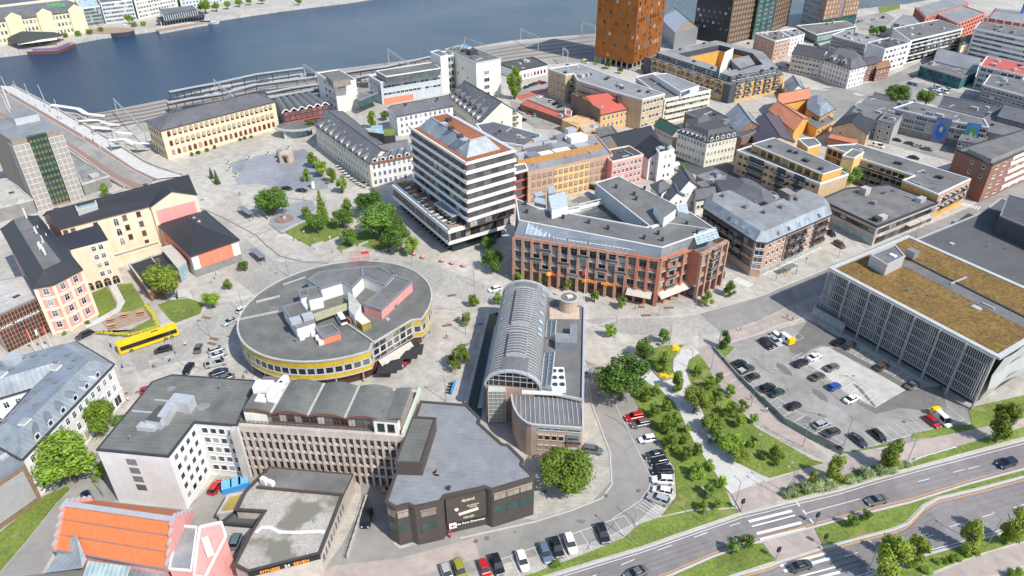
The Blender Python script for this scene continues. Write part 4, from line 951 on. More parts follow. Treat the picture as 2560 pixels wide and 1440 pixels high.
def vault_building():
 z=10.0;A,B_=G(1213,961,z),G(1259,733,z);C,D=G(1371,742,z),G(1352,973,z);R1,R0=G(1461,768,9.6),G(1457,1000,9.6)
 P=[tuple(A.xy),tuple(D.xy),tuple(G(1457,1000,z).xy),tuple(G(1461,768,z).xy),tuple(C.xy),tuple(B_.xy)]
 s=Bd('vaulted_building','stone building with ribbed barrel-vaulted roof beside a flat plant roof',P,z)
 s.wall('pink_stone',top='felt');n=22;m=MB();rr=MB();H_=4.4
 def arc(a,c,k,h=H_):t=math.pi*k/12;u=.5-.5*math.cos(t);return a.lerp(c,u)+Vector((0,0,h*math.sin(t)))
 for k in range(12):m.face([arc(A,D,k),arc(A,D,k+1),arc(B_,C,k+1),arc(B_,C,k)])
 v=m.build('vault','seam_grey',s.t,smooth=True)
 for i in range(38):
  f=i/37;a,c=A.lerp(B_,f),D.lerp(C,f)
  for k in range(1,11):
   if 4<=k<=7 and(i<6 or i>34):continue
   rr.bar(arc(a,c,k)+Vector((0,0,.06)),arc(a,c,k+1)+Vector((0,0,.06)),.13,.12)
 rr.build('vault_ribs','steel_pale',v)
 m=MB()
 for q0,q1 in((A,D),(B_,C)):
  for k in range(12):m.bar(arc(q0,q1,k),arc(q0,q1,k+1),.7,.5)
 m.bar(A,B_,.5,.5);m.build('arch_rim','metal_light',v)
 m=MB();m.face([arc(A+Vector((0,.1,0)),D+Vector((0,.1,0)),k,H_*.93)for k in range(13)]);m.build('end_glazing','glass',s.t)
 m=MB();m.face([arc(B_,C,k,H_*.93)for k in range(13)][::-1]);m.build('end_glazing','glass_mid',s.t)
 m=MB()
 for k in range(2,12):
  p=arc(A,D,k,H_*.9);m.bar(Vector((p.x,p.y-.05,z)),p+Vector((0,-.05,0)),.1,.1)
 for t in(.35,.65):m.bar(arc(A,D,2,0)+Vector((0,-.05,H_*t)),arc(A,D,10,0)+Vector((0,-.05,H_*t)),.1,.1)
 m.build('mullions','steel_pale',s.t)
 for f0,f1 in((.14,.36),(.47,.87)):
  a0,c0,a1,c1=A.lerp(B_,f0),D.lerp(C,f0),A.lerp(B_,f1),D.lerp(C,f1);m=MB();r2=MB()
  def L_(a,c,u,dz):return a.lerp(c,u)+Vector((0,0,H_+dz))
  m.face([L_(a0,c0,.33,-.6),L_(a0,c0,.33,.5),L_(a1,c1,.33,.5),L_(a1,c1,.33,-.6)],2)
  q=[.33,.45,.57,.69];hz=[.5,.95,1.0,.6]
  for j in range(3):m.face([L_(a0,c0,q[j],hz[j]),L_(a0,c0,q[j+1],hz[j+1]),L_(a1,c1,q[j+1],hz[j+1]),L_(a1,c1,q[j],hz[j])],0)
  m.face([L_(a0,c0,.69,.6),L_(a0,c0,.69,-.6),L_(a1,c1,.69,-.6),L_(a1,c1,.69,.6)],1)
  for a,c in((a0,c0),(a1,c1)):m.face([L_(a,c,.33,-.6),L_(a,c,.69,-.6),L_(a,c,.69,.6),L_(a,c,.57,1.0),L_(a,c,.45,.95),L_(a,c,.33,.5)],1)
  o=m.build('lantern',['seam_grey','metal_light','metal_dark'],s.t)
  for i in range(int((f1-f0)*38)+1):
   f=f0+(f1-f0)*i/int((f1-f0)*38);a,c=A.lerp(B_,f),D.lerp(C,f)
   for j in range(3):r2.bar(L_(a,c,q[j],hz[j]+.06),L_(a,c,q[j+1],hz[j+1]+.06),.12,.12)
  r2.build('ribs','steel_pale',o)
 for k,f in enumerate((.95,.88,.78,.66,.56,.47,.42)):
  a,c=A.lerp(B_,f),D.lerp(C,f);a2,c2=A.lerp(B_,f+.035),D.lerp(C,f+.035);m=MB()
  m.face([p+Vector((.1,0,.18))for p in(arc(a,c,9),arc(a,c,10),arc(a2,c2,10),arc(a2,c2,9))]);m.build('skylight','glass_roof',s.t)
 for f in(.86,.76,.56,.46):
  a,c=A.lerp(B_,f),D.lerp(C,f);a2,c2=A.lerp(B_,f+.04),D.lerp(C,f+.04);m=MB()
  m.face([p+Vector((-.1,0,.18))for p in(arc(a,c,2),arc(a,c,3),arc(a2,c2,3),arc(a2,c2,2))]);m.build('skylight','glass_roof',s.t)
 m=MB()
 for a,c in((G(1461,768,10.3),G(1457,1000,10.3)),(G(1352,978,10.2),G(1457,1000,10.2))):m.bar(a,c,.5,.5)
 m.build('parapet','metal_light',s.t)
 m=MB();m.face([G(x,y,10.05)for x,y in((1374,798),(1449,798),(1448,768),(1374,768))]);m.build('terrace','sand_stone',s.t)
 for pts,z1,a,b in(([(1389,852),(1389,878),(1442,880),(1442,840),(1427,838),(1427,862),(1404,861),(1404,833),(1389,833)],12.2,'seam_blue','seam_blue'),):
  s.pbox([(1388,855),(1443,858),(1443,836),(1388,832)],10,12.2,'seam_blue','felt_blue');s.pbox([(1425,837),(1443,837),(1443,810),(1425,810)],10,12.4,'seam_blue','felt_blue')
 for(a,b,c,d)in(((1352,972),(1378,962),(1387,880),(1361,883)),((1364,844),(1388,835),(1391,802),(1368,803))):
  m=MB();Q=[G(*a,10.1),G(*b,12.3),G(*c,12.3),G(*d,10.1)];m.face(Q,1);m.face([Q[1],Vector((Q[1].x,Q[1].y,10)),Vector((Q[2].x,Q[2].y,10)),Q[2]],0);m.face([Q[0],Vector((Q[1].x,Q[1].y,10)),Q[1]],0)
  for j in range(9):m.bar(Q[0].lerp(Q[3],j/8)+Vector((0,0,.08)),Q[1].lerp(Q[2],j/8)+Vector((0,0,.08)),.1,.1,0)
  m.bar(Q[0].lerp(Q[1],.5)+Vector((0,0,.08)),Q[3].lerp(Q[2],.5)+Vector((0,0,.08)),.1,.1,0)
  for j,l in((0,1),(1,2),(2,3),(3,0)):m.bar(Q[j]+Vector((0,0,.05)),Q[l]+Vector((0,0,.05)),.22,.22,0)
  m.build('glass_monitor',['steel_pale','glass_roof'],s.t)
 P_=G(1395,945,11.2);m=MB();m.box(P_.x,P_.y,10,3.2,7.6,1.3,0);cool=m.build('cooling_unit','trim_white',s.t)
 for i in range(2):
  for j in range(3):m=MB();c_=(P_.x-.8+i*1.6,P_.y-2.4+j*2.4,11.3);m.tube(c_,(c_[0],c_[1],11.45),.62,n=12);m.build('fan','metal_dark',cool)
 m=MB();m.bar(G(1305,980,10.6),G(1405,985,10.6),.6,.6);m.build('duct','trim_white',s.t)
 m=MB();c_=G(1422,745,13.4);m.tube((c_.x,c_.y,0),(c_.x,c_.y,13.4),2.35,n=20);dr=m.build('stair_drum','pink_stone',s.t,smooth=False)
 m=MB();m.tube((c_.x,c_.y,13.4),(c_.x,c_.y,13.7),2.5,n=20,m=0);m.tube((c_.x,c_.y,13.7),(c_.x,c_.y,13.75),2.15,n=20,m=1);m.build('rim',['steel_pale','felt'],dr)
 m=MB();m.box(c_.x+.2,c_.y,13.75,1.5,1.2,.35,.3);m.build('roof_hatch','sign_cream',dr)
 zq=9.2;arcp=[];a,c=G(1279,987,zq),G(1340,1063,zq)
 for k in range(9):t=math.pi/2*k/8;arcp.append((c.x+(a.x-c.x)*math.cos(t),a.y+(c.y-a.y)*math.sin(t)))
 Q=arcp+[tuple(G(1457,1071,zq).xy),tuple(G(1457,1001,zq).xy)]
 m=MB();m.prism(Q,-.3,zq,0,1);m.build('quadrant_wing',['pink_stone','seam_grey'],s.t)
 m=MB();m2=MB()
 for i in range(len(Q)-1):m.bar((*Q[i],zq+.1),(*Q[i+1],zq+.1),.35,.4)
 for k in range(15):
  x=G(1290+k*11.5,1000,zq).x;ys=a.y;t=(x-a.x)/(c.x-a.x)
  yb=a.y+(c.y-a.y)*math.sqrt(max(0,1-(1-t)**2))if t<1 else c.y
  m2.bar((x,ys-.2,zq+.08),(x,yb+.3,zq+.08),.12,.12)
 q=m.build('roof_edge','steel_pale',s.t);m2.build('roof_ribs','steel_pale',s.t)
 p,e=Vector((*arcp[-1],0)),Vector((*Q[-2],0));s.win(0,1,3,3.2,.7,'b','metal_light',z0=8,z1=9.0,pq=(p,e),sill=0)
 s.win(0,2,4,1.2,1.3,'e','sand_stone',z0=1.6,z1=7.4,u0=.03,u1=.62,pq=(p,e));d=(e-p).normalized();n_=Vector((d.y,-d.x,0))
 m=MB();x0,x1=p.lerp(e,.66),p.lerp(e,.95);m.bar(x0+n_*.12+Vector((0,0,5)),x1+n_*.12+Vector((0,0,5)),.1,4.4);bd=m.build('sign_board','metal_grey',s.t)
 for zz,body,mt,sz in((6.2,'sentric','sign_black',.8),(5.0,'NORDOMR','sign_black',.7),(4.4,'ELEKTRO','trim_red',.6),(3.5,'UNGLI','sign_white',.6)):
  text('lettering',body,sz,x0.lerp(x1,.5)+n_*.22+Vector((0,0,zz)),d,n_,mt,bd)
 m=MB();T0=G(1220,975,9.6);T1=G(1264,975,9.6);m.prism([(T0.x,T0.y-.6),(T1.x,T1.y-.6),(T1.x,T1.y+2),(T0.x,T0.y+2)],-.2,9.6,0,1);gt=m.build('glass_stair',['glass_blind','steel_pale'],s.t)
 m=MB()
 for k in range(5):x=T0.x+(T1.x-T0.x)*k/4;m.bar((x,T0.y-.65,0),(x,T0.y-.65,9.6),.12,.12)
 for k in range(9):m.bar((T0.x,T0.y-.65,1.1*k),(T1.x,T0.y-.65,1.1*k),.1,.1)
 m.build('mullions','steel_pale',gt)
 s.win(5,2,9,2.2,2.2,'d','metal_grey',z0=1,z1=8.6)
 s.done()
 w=thing('stone_wall','long pale stone wall edging the dark moat by the vaulted building','wall',G(1200,900));m=MB();a,c=G(1221,785,0),G(1166,1012,0);m.bar(a+Vector((0,0,.5)),c+Vector((0,0,.5)),.9,1.0);m.build('coping','concrete',w)
 lay('moat_water',[(1226,786),(1246,780),(1214,960),(1196,1090),(1172,1012)],'moat',z=.16);lay('sloping_slab',[(1236,812),(1242,812),(1212,965),(1208,1020),(1194,1020)],'concrete',z=.19)
vault_building()
# ---------------- buildings of the near left and front ----------------
def concrete_office():
 P=g2([(590,1061),(1007,1089),(1050,976),(640,945)],14.2)
 s=Bd('concrete_grid_office','office block with concrete grid front and wave-shaped grey roof',P,14.2)
 b=MB();b.prism(s.inset(.5),-.3,14,0,1);b.build('wall',['brick_brown','felt'],s.t)
 p,e=s.edge(0);d=(e-p).normalized();n=Vector((d.y,-d.x,0));L_=(e-p).length;N_=24
 m=MB()
 for k in range(N_+1):x=p+d*L_*k/N_;m.bar(x+n*.15,x+n*.15+Vector((0,0,13)),.6,.42,up=d)
 for z in(2.6,5.2,7.9,10.6):m.bar(p+Vector((0,0,z)),e+Vector((0,0,z)),.55,.42)
 m.build('concrete_grid','concrete_warm',s.t)
 m=MB();m.bar(p+Vector((0,0,13.4))-n*.1,e+Vector((0,0,13.4))-n*.1,.8,1.6);m.build('cornice','concrete_warm',s.t)
 s.win(0,4,N_,L_/N_-.5,1.5,'v',z0=2.9,z1=13.2,u0=0,u1=1,sill=.55,pq=(p-n*.45,e-n*.45))
 s.win(0,1,N_,L_/N_-.6,1.5,'v',z0=.5,z1=2.4,u0=0,u1=1,sill=.5,pq=(p-n*.45,e-n*.45))
 m=MB();m.bar(p+n*-.6+Vector((0,0,14.9)),e+n*-.6+Vector((0,0,14.9)),.06,.06)
 for k in range(40):x=p.lerp(e,k/39)+n*-.6;m.bar(x+Vector((0,0,14.1)),x+Vector((0,0,14.9)),.06,.06)
 m.build('railing','metal_dark',s.t)
 z=17.2;A,B_=G(609,1027,z),G(1003,1053,z);C,D=G(1031,975,z),G(660,946,z)
 b=MB();I=[tuple(A.lerp(D,.08).xy),tuple(B_.lerp(C,.08).xy),tuple(C.xy),tuple(D.xy)];b.prism(I,14,16.9,0);w=b.build('attic','brick_grey',s.t)
 m=MB();K=10
 def pt(u,a,c):ph=(u*4.25+.25)%1;return a.lerp(c,u)+Vector((0,0,0.85*math.sin(math.pi*ph)-.1))
 us=[i/68 for i in range(69)]
 for u0,u1 in zip(us,us[1:]):m.face([pt(u0,A,B_),pt(u1,A,B_),pt(u1,D,C),pt(u0,D,C)])
 for u0,u1 in zip(us,us[1:]):a,b_=pt(u0,A,B_),pt(u1,A,B_);m.face([a+Vector((0,0,-.5)),b_+Vector((0,0,-.5)),b_,a],1)
 m.build('wave_roof',['felt_green','trim_brown'],s.t,smooth=True)
 m=MB()
 for i in range(4):u=(i+.75)/4.25;m.bar(pt(u,A,B_)+Vector((0,0,.08)),pt(u,D,C)+Vector((0,0,.08)),.5,.12)
 m.build('valley_gutter','concrete',s.t)
 q=(A.lerp(D,.08),B_.lerp(C,.08));q=tuple(Vector((v.x,v.y,0))for v in q)
 s.win(0,1,13,3.2,2.0,'d','trim_brown',z0=14.2,z1=16.8,u0=.16,u1=.8,pq=q,sill=.1)
 m=MB();m.prism(g2([(933,1052),(993,1057),(1024,978),(975,975)],17.4),14.1,17.3,0,1,bot=True);m.build('end_pavilion',['render_white','felt'],s.t)
 a,c=G(936,1057,15),G(990,1062,15)
 for u in(.3,.72):s.win(0,1,1,1.4,1.9,'p','metal_dark',z0=14.8,z1=17,pq=(Vector((*G(933,1052,17.4).xy,0)).lerp(Vector((*G(993,1057,17.4).xy,0)),u-.2),Vector((*G(933,1052,17.4).xy,0)).lerp(Vector((*G(993,1057,17.4).xy,0)),u+.2)))
 m=MB();m.bar((*P[1],14.4),(*P[2],14.4),.5,1.2);m.bar((*P[0],14.3),(*P[3],14.3),.4,.5);m.build('parapet','green_render',s.t)
 for pts,z1,a in(([(630,968),(671,968),(684,950),(640,949)],19.5,'trim_white'),([(665,985),(686,985),(700,957),(682,956)],19.6,'trim_white')):s.pbox(pts,15,z1,a,a,'plant_housing')
 s.pbox([(636,1002),(662,1003),(670,988),(646,983)],15,18.2,'render_offwhite','trim_white','plant_housing')
 for x,y in((693,1000),(702,983),(711,967)):s.box(x,y,16.2,1.1,2.6,2.2,'trim_white',name='air_conditioner',ang=-.3)
 m=MB();m.prism(g2([(609,1030),(667,1034),(669,1046),(612,1042)],15.5),14.1,16.2);m.build('balcony_wall','render_offwhite',s.t)
 s.done()
concrete_office()
def white_office():
 P=g2([(242,1124),(421,1141),(486,1056),(592,1064),(640,952),(430,937),(380,955)],14.6)
 s=Bd('white_office_block','white rendered office block with square windows and a worn grey roof',P,14.6)
 s.wall('render_white',top='felt_green');s.flat('felt_green','metal_dark',pw=.3,ph=.12)
 s.win(1,5,4,1.3,1.5,'p',z0=1.2,z1=14,u0=.08,u1=.98);s.win(2,5,4,1.35,1.5,'p',z0=1.2,z1=14,u0=.1,u1=.9)
 s.win(5,5,6,1.3,1.5,'p');p,e=s.edge(0);d=(e-p).normalized();n=Vector((d.y,-d.x,0))
 for k in range(4):
  x=p.lerp(e,.44);m=MB();m.bar(x-d*1+n*.05+Vector((0,0,12.2-2.3*k)),x+d*1+n*.05+Vector((0,0,12.2-2.3*k)),.1,1.5);m.build('vent_grille','metal_grey' if k<3 else 'glass_mid',s.t)
 m=MB();x=Vector((*P[3],0));m.bar(x+Vector((-.4,-.9,0)),x+Vector((-.4,-.9,14.6)),1.4,.9);m.build('flue','concrete',s.t)
 s.pbox([(421,1001),(468,1009),(485,988),(436,982)],14.6,17.4,'metal_light','metal_light','plant_room');s.pbox([(362,1050),(398,1056),(420,1014),(397,1013)],14.6,16.6,'metal_light','felt_dark','plant_room')
 s.pbox([(392,1040),(412,1044),(436,1005),(420,1001)],14.6,16.9,'metal_light','metal_light','duct');s.box(370,1072,14.6,3.6,1.6,1,'metal_light',name='duct')
 m=MB();m.dome(G(509,1018,14.65),.1,.1)
 for x,y,r in((508,1017,1.3),(428,972,.9)):c=G(x,y,14.68);m.face([(c.x+r*(1+.2*math.sin(3*a))*math.cos(a),c.y+r*math.sin(a),14.7)for a in[i*.7 for i in range(9)]])
 m.build('roof_stain','concrete_dark',s.t);s.done()
white_office()
def brown_office():
 h=10.3;P=g2([(965,1256),(989,1270),(1021,1262),(1037,1269),(1102,1255),(1112,1241),(1212,1219),(1229,1226),(1336,1194),(1304,1164),(1307,1151),(1270,1114),(1255,1112),(1196,1059),(1199,1047),(1165,1014),(1052,1005),(1000,1150),(990,1184)],h)
 s=Bd('brown_panel_office','dark brown panelled office building with pale grey zigzag roof and company signs',P,h)
 s.wall('dark_clad',top='felt_blue');s.flat('felt_blue','dark_clad',pw=.35,ph=.3,over=.2)
 for i in(0,1,2,3,4,5,6,7,8,9):
  p,e=s.edge(i);L_=(e-p).length
  if L_<1.5:continue
  nn=max(1,round(L_/3.4));sk=[(0,c)for c in range(nn)]+([(r,c)for r in(0,1,2)for c in range(nn)]if i==5 else[])
  s.win(i,3,nn,3.0,1.9,'d','dark_clad','glass_green',z0=.3,z1=6.6+3.4,u0=.03,u1=.97,skip=sk+([]if i>2 else[]),sill=.1)
  if i!=5:s.win(i,1,nn,3.0,1.8,'v',glass='glass_shade',z0=7.1,z1=9.6,u0=.05,u1=.95)
 p,e=s.edge(5);d=(e-p).normalized();n=Vector((d.y,-d.x,0));m=MB();m.bar(p+n*.3+Vector((0,0,6.6)),e+n*.3+Vector((0,0,6.6)),.6,6.6);bd=m.build('sign_wall','dark_clad',s.t)
 c=p.lerp(e,.55)+n*.66
 for z,body,sz,mt in((8.9,'dpend',1.0,'sign_cream'),(7.25,'SKAGERRAK',.42,'sign_cream'),(6.7,'FINANS',.42,'sign_cream'),(4.2,'IGAIDI',.75,'sign_cream')):
  text('lettering',body,sz,c+Vector((0,0,z))+(d*.9 if z in(7.25,6.7)else d*0),d,n,mt,bd)
 m=MB();m.bar(c-d*1.9+Vector((0,0,5.4)),c+d*1.9+Vector((0,0,5.9)),.08,.7);m.build('name_board','sign_cream',bd);m=MB();m.dome(c-d*2.3+Vector((0,0,6.9)),.45,.3);m.build('logo','sign_cream',bd)
 q,e2=s.edge(4);m=MB();a,b_=p+d*.6+n*.5+Vector((0,0,2.9)),e+n*.5+Vector((0,0,2.9));m.bar(a,b_,.5,.9);m.build('fascia','sign_black',s.t)
 text('lettering','Røde Kors Drammen',.72,p.lerp(e,.55)+n*.8+Vector((0,0,2.9)),d,n,'sign_white',s.t);m=MB();x=p+d*1.0+n*.85+Vector((0,0,2.9));m.bar(x-d*.7,x+d*.7,.1,1.4,0);m.bar(x-d*.45+n*.08,x+d*.45+n*.08,.05,.28,1);m.bar(x+n*.08+Vector((0,0,-.45)),x+n*.08+Vector((0,0,.45)),.28,.05,1);m.build('cross_emblem',['sign_white','sign_red'],s.t)
 m=MB();x=p+d*.4+n*1.1;m.bar(x+Vector((0,0,.3)),x+Vector((0,0,2.3)),.5,.1);m.build('banner','sign_red',s.t)
 s.pbox([(987,1158),(1054,1160),(1090,1047),(1030,1043)],10.3,13.4,'dark_clad','felt_green','raised_block','dark_clad')
 m=MB()
 for x,y,r in((1078,1177,1.1),(1092,1183,.9),(1087,1194,1.2),(1094,1173,.5)):c=G(x,y,h+.1);m.face([(c.x+r*math.cos(a*.8),c.y+r*.8*math.sin(a*.8),h+.09)for a in range(8)])
 m.build('roof_stain','concrete_dark',s.t);s.vents([(1122,1224)],h,'metal_dark',.5,.6);s.done()
brown_office()
def gym():
 h=5.2;P=g2([(586,1413),(620,1431),(800,1385),(857,1238),(881,1187),(673,1169),(612,1232),(591,1276),(661,1280),(629,1330)],h)
 s=Bd('gravel_roof_gym','low gym building with dark rim and pale mossy gravel roof',P,h);s.wall('concrete_warm',top='gravel_roof');s.flat('gravel_roof','dark_clad',pw=.4,ph=.25,over=.15)
 m=MB();m.prism(g2([(642,1218),(857,1237),(880,1188),(674,1170)],h+.3),h+.06,h+.3,0);m.build('upper_roof','felt',s.t);m=MB();m.bar(G(642,1218,h+.4),G(857,1237,h+.4),.4,.4);m.build('roof_kerb','dark_clad',s.t)
 s.win(2,1,9,.7,1.6,'d','metal_grey',z0=1.5,z1=4.6)
 p,e=s.edge(1);d=(e-p).normalized();n=Vector((d.y,-d.x,0));m=MB();m.bar(p+n*.2+Vector((0,0,4.9)),e+n*.2+Vector((0,0,4.9)),.5,1.0);m.build('fascia','sign_black',s.t)
 c=p.lerp(e,.50)+n*.52+Vector((0,0,4.9));up=Vector((0,0,1))
 text('lettering','FITNESS',.95,c-d*2.5,d,n,'sign_orange',s.t);text('lettering','24',.95,c+d*.4,d,n,'sign_white',s.t);text('lettering','SEVEN',.95,c+d*2.8,d,n,'sign_orange',s.t)
 m=MB();P_=[G(x,y,h+.11)for x,y in((640,1332),(655,1318),(675,1318),(700,1330),(740,1331),(800,1328),(812,1330))];m.ribbon(P_,.7);m.build('sealed_seam','trim_white',s.t)
 s.box(662,1208,h+.3,1.4,.9,1.4,'trim_white',name='air_conditioner');s.box(678,1212,h+.3,1.4,.9,1.0,'trim_white',name='air_conditioner');m=MB();m.dome(G(788,1302,h+.1),.5,.5);m.build('roof_light','glass_teal',s.t)
 s.done()
 t=bld('lean_to_shed','lean-to with mossy yellow-green corrugated roof beside the gym',g2([(545,1287),(590,1281),(611,1234),(572,1240)],3),3,'concrete','yellow_panel_dim',par='concrete');t.done()
 t=bld('bin_store','white rendered store at the back of the gym',g2([(550,1310),(592,1314),(640,1318),(662,1283),(592,1278)],3.0),3.0,'render_white','felt_dark',par='metal_dark');t.done()
gym()
def orange_hall():
 P=g2([(150,1372),(412,1418),(470,1284),(236,1256)],8);s=Bd('orange_roof_hall','pink gabled hall with bright orange tiled roof and stepped gables',P,8)
 s.wall('render_pink_pale',top='tile_orange');s.pitched('tile_orange',5.2,0,0,0,wallm='render_pink_pale',gutter='metal_grey');a,b_,c,d,r0,r1=s.rinfo
 m=MB();m.bar(r0+Vector((0,0,.2)),r1+Vector((0,0,.2)),1.0,.25);m.build('ridge_cap','metal_light',s.t)
 for lo,top,hi in((a,r0,d),(b_,r1,c)):
  m=MB();out=(r1-r0).normalized()*(.6 if lo is b_ else-.6)
  for f0,f1 in((lo,top),(hi,top)):
   for k in range(5):
    q=f0.lerp(f1,(k+.5)/5);w=(f1-f0)/5;w2=Vector((w.x,w.y,0));m.prism([tuple((q-w2*.5+out).xy),tuple((q+w2*.5+out).xy),tuple((q+w2*.5).xy),tuple((q-w2*.5).xy)],7.5,q.z+.8,0,1)
  m.build('stepped_gable',['render_pink_pale','metal_light'],s.t)
 for k in(.33,.66):m=MB();m.bar(a.lerp(r0,k)+Vector((0,0,.15)),b_.lerp(r1,k)+Vector((0,0,.15)),.1,.12);m.build('snow_guard','metal_grey',s.t)
 q=[G(x,y,z)for x,y,z in((115,1432,7),(150,1370,7.6),(190,1336,10.5),(217,1398,8.0),(206,1420,7.4))];m=MB();m.face([q[0],q[4],q[3],q[2],q[1]]);m.build('cross_roof','seam_zinc',s.t)
 m=MB();A_,B_=G(222,1402,7.8),G(325,1416,7.8)
 for k in range(10):x=A_.lerp(B_,k/9);m.bar(x,x+Vector((-.3,-3.4,-2)),.12,.12,1)
 m.face([A_+Vector((-.3,-3.4,-2)),B_+Vector((-.3,-3.4,-2)),B_,A_],0);m.build('glass_lean_to',['glass_teal','steel_pale'],s.t)
 Q=g2([(424,1424),(478,1428),(493,1320),(446,1316)],9);m=MB();m.prism(Q,-.3,9,0,1);m.build('annex',['render_pink_pale','felt_light'],s.t)
 m=MB()
 for i in range(4):m.bar((*Q[i],9.2),(*Q[(i+1)%4],9.2),.28,.4)
 m.build('annex_rim','trim_white',s.t)
 Q=[G(x,y,z)for x,y,z in((484,1440,7.5),(500,1318,9.5),(553,1306,9.5),(565,1342,9),(512,1445,7.5))];m=MB();m.face(Q[::-1]);m.prism([tuple(v.xy)for v in Q],-.3,7.4)
 for i in range(5):m.bar(Q[i]+Vector((0,0,.1)),Q[(i+1)%5]+Vector((0,0,.1)),.4,.3,1)
 a_,c_=G(512,1345,9.2),G(528,1392,8.5);m.bar(a_+Vector((0,0,.2)),c_+Vector((0,0,.2)),1.1,.12,1);m.build('slanted_wall',['render_pink_pale','trim_white'],s.t)
 m=MB();m.prism(g2([(325,1418),(424,1432),(420,1470),(300,1470)],6),-.3,6,0,1);m.build('front_wing',['render_coral','seam_zinc'],s.t)
 m=MB();m.prism(g2([(60,1440),(115,1432),(210,1424),(320,1425),(300,1475),(40,1475)],5.5),-.3,5.5,0,1);m.build('front_wing',['render_white','felt'],s.t);s.done()
orange_hall()
def blue_roof():
 P=g2([(55,1146),(281,912),(189,857),(-60,925),(-45,1008),(86,968),(-30,1098)],10.5)
 s=Bd('white_corner_building','white corner building with blue-grey metal mansard roof and dormers',P,10.5)
 s.wall('render_white');mansard(s,'seam_zinc','seam_blue',2.6,3.4);slopeinfo(s,0,2.6,3.4);s.dormers(0,6,.12,1.5,1.3,'seam_blue','trim_white',u0=.1,u1=.9)
 s.win(0,2,13,1.1,1.8,'x',z0=3.6,z1=10.2);s.win(0,1,10,2.2,2.6,'d',z0=.3,z1=3.6,sill=.1);s.win(4,2,4,1.1,1.7,'x',z0=3,z1=10)
 m=MB();p,e=s.edge(0);m.bar(p+Vector((0,0,3.6)),e+Vector((0,0,3.6)),.5,.35);m.build('cornice','trim_white',s.t)
 s.vents([(22,896),(57,897),(8,914),(30,925),(85,892),(115,890),(170,889),(187,902),(140,907),(178,922),(122,950),(141,958),(92,980),(69,1001),(91,1013),(35,1034),(12,1054)],13.1,'metal_grey',.6,.45)
 for x,y in((140,920),(62,1056),(4,938)):s.box(x,y,13.1,2.0,1.6,.4,'trim_white','glass_blind',name='skylight')
 s.box(36,905,13,3,2.6,1.6,'metal_light');s.done()
blue_roof()
t=bld('louvred_building','brick building with striped white louvre screen at the edge of town',g2([(-90,1260),(60,1160),(30,1110),(-120,1150)],10),10,'brick_brown','felt_blue',par='metal_grey')
p,e=t.edge(0);d=(e-p).normalized();n=Vector((d.y,-d.x,0));m=MB()
for k in range(22):m.bar(p.lerp(e,.2)+n*.25+Vector((0,0,1.6+k*.34)),p.lerp(e,.93)+n*.25+Vector((0,0,1.6+k*.34)),.12,.2)
m.build('louvre_screen','metal_light',t.t);t.done()
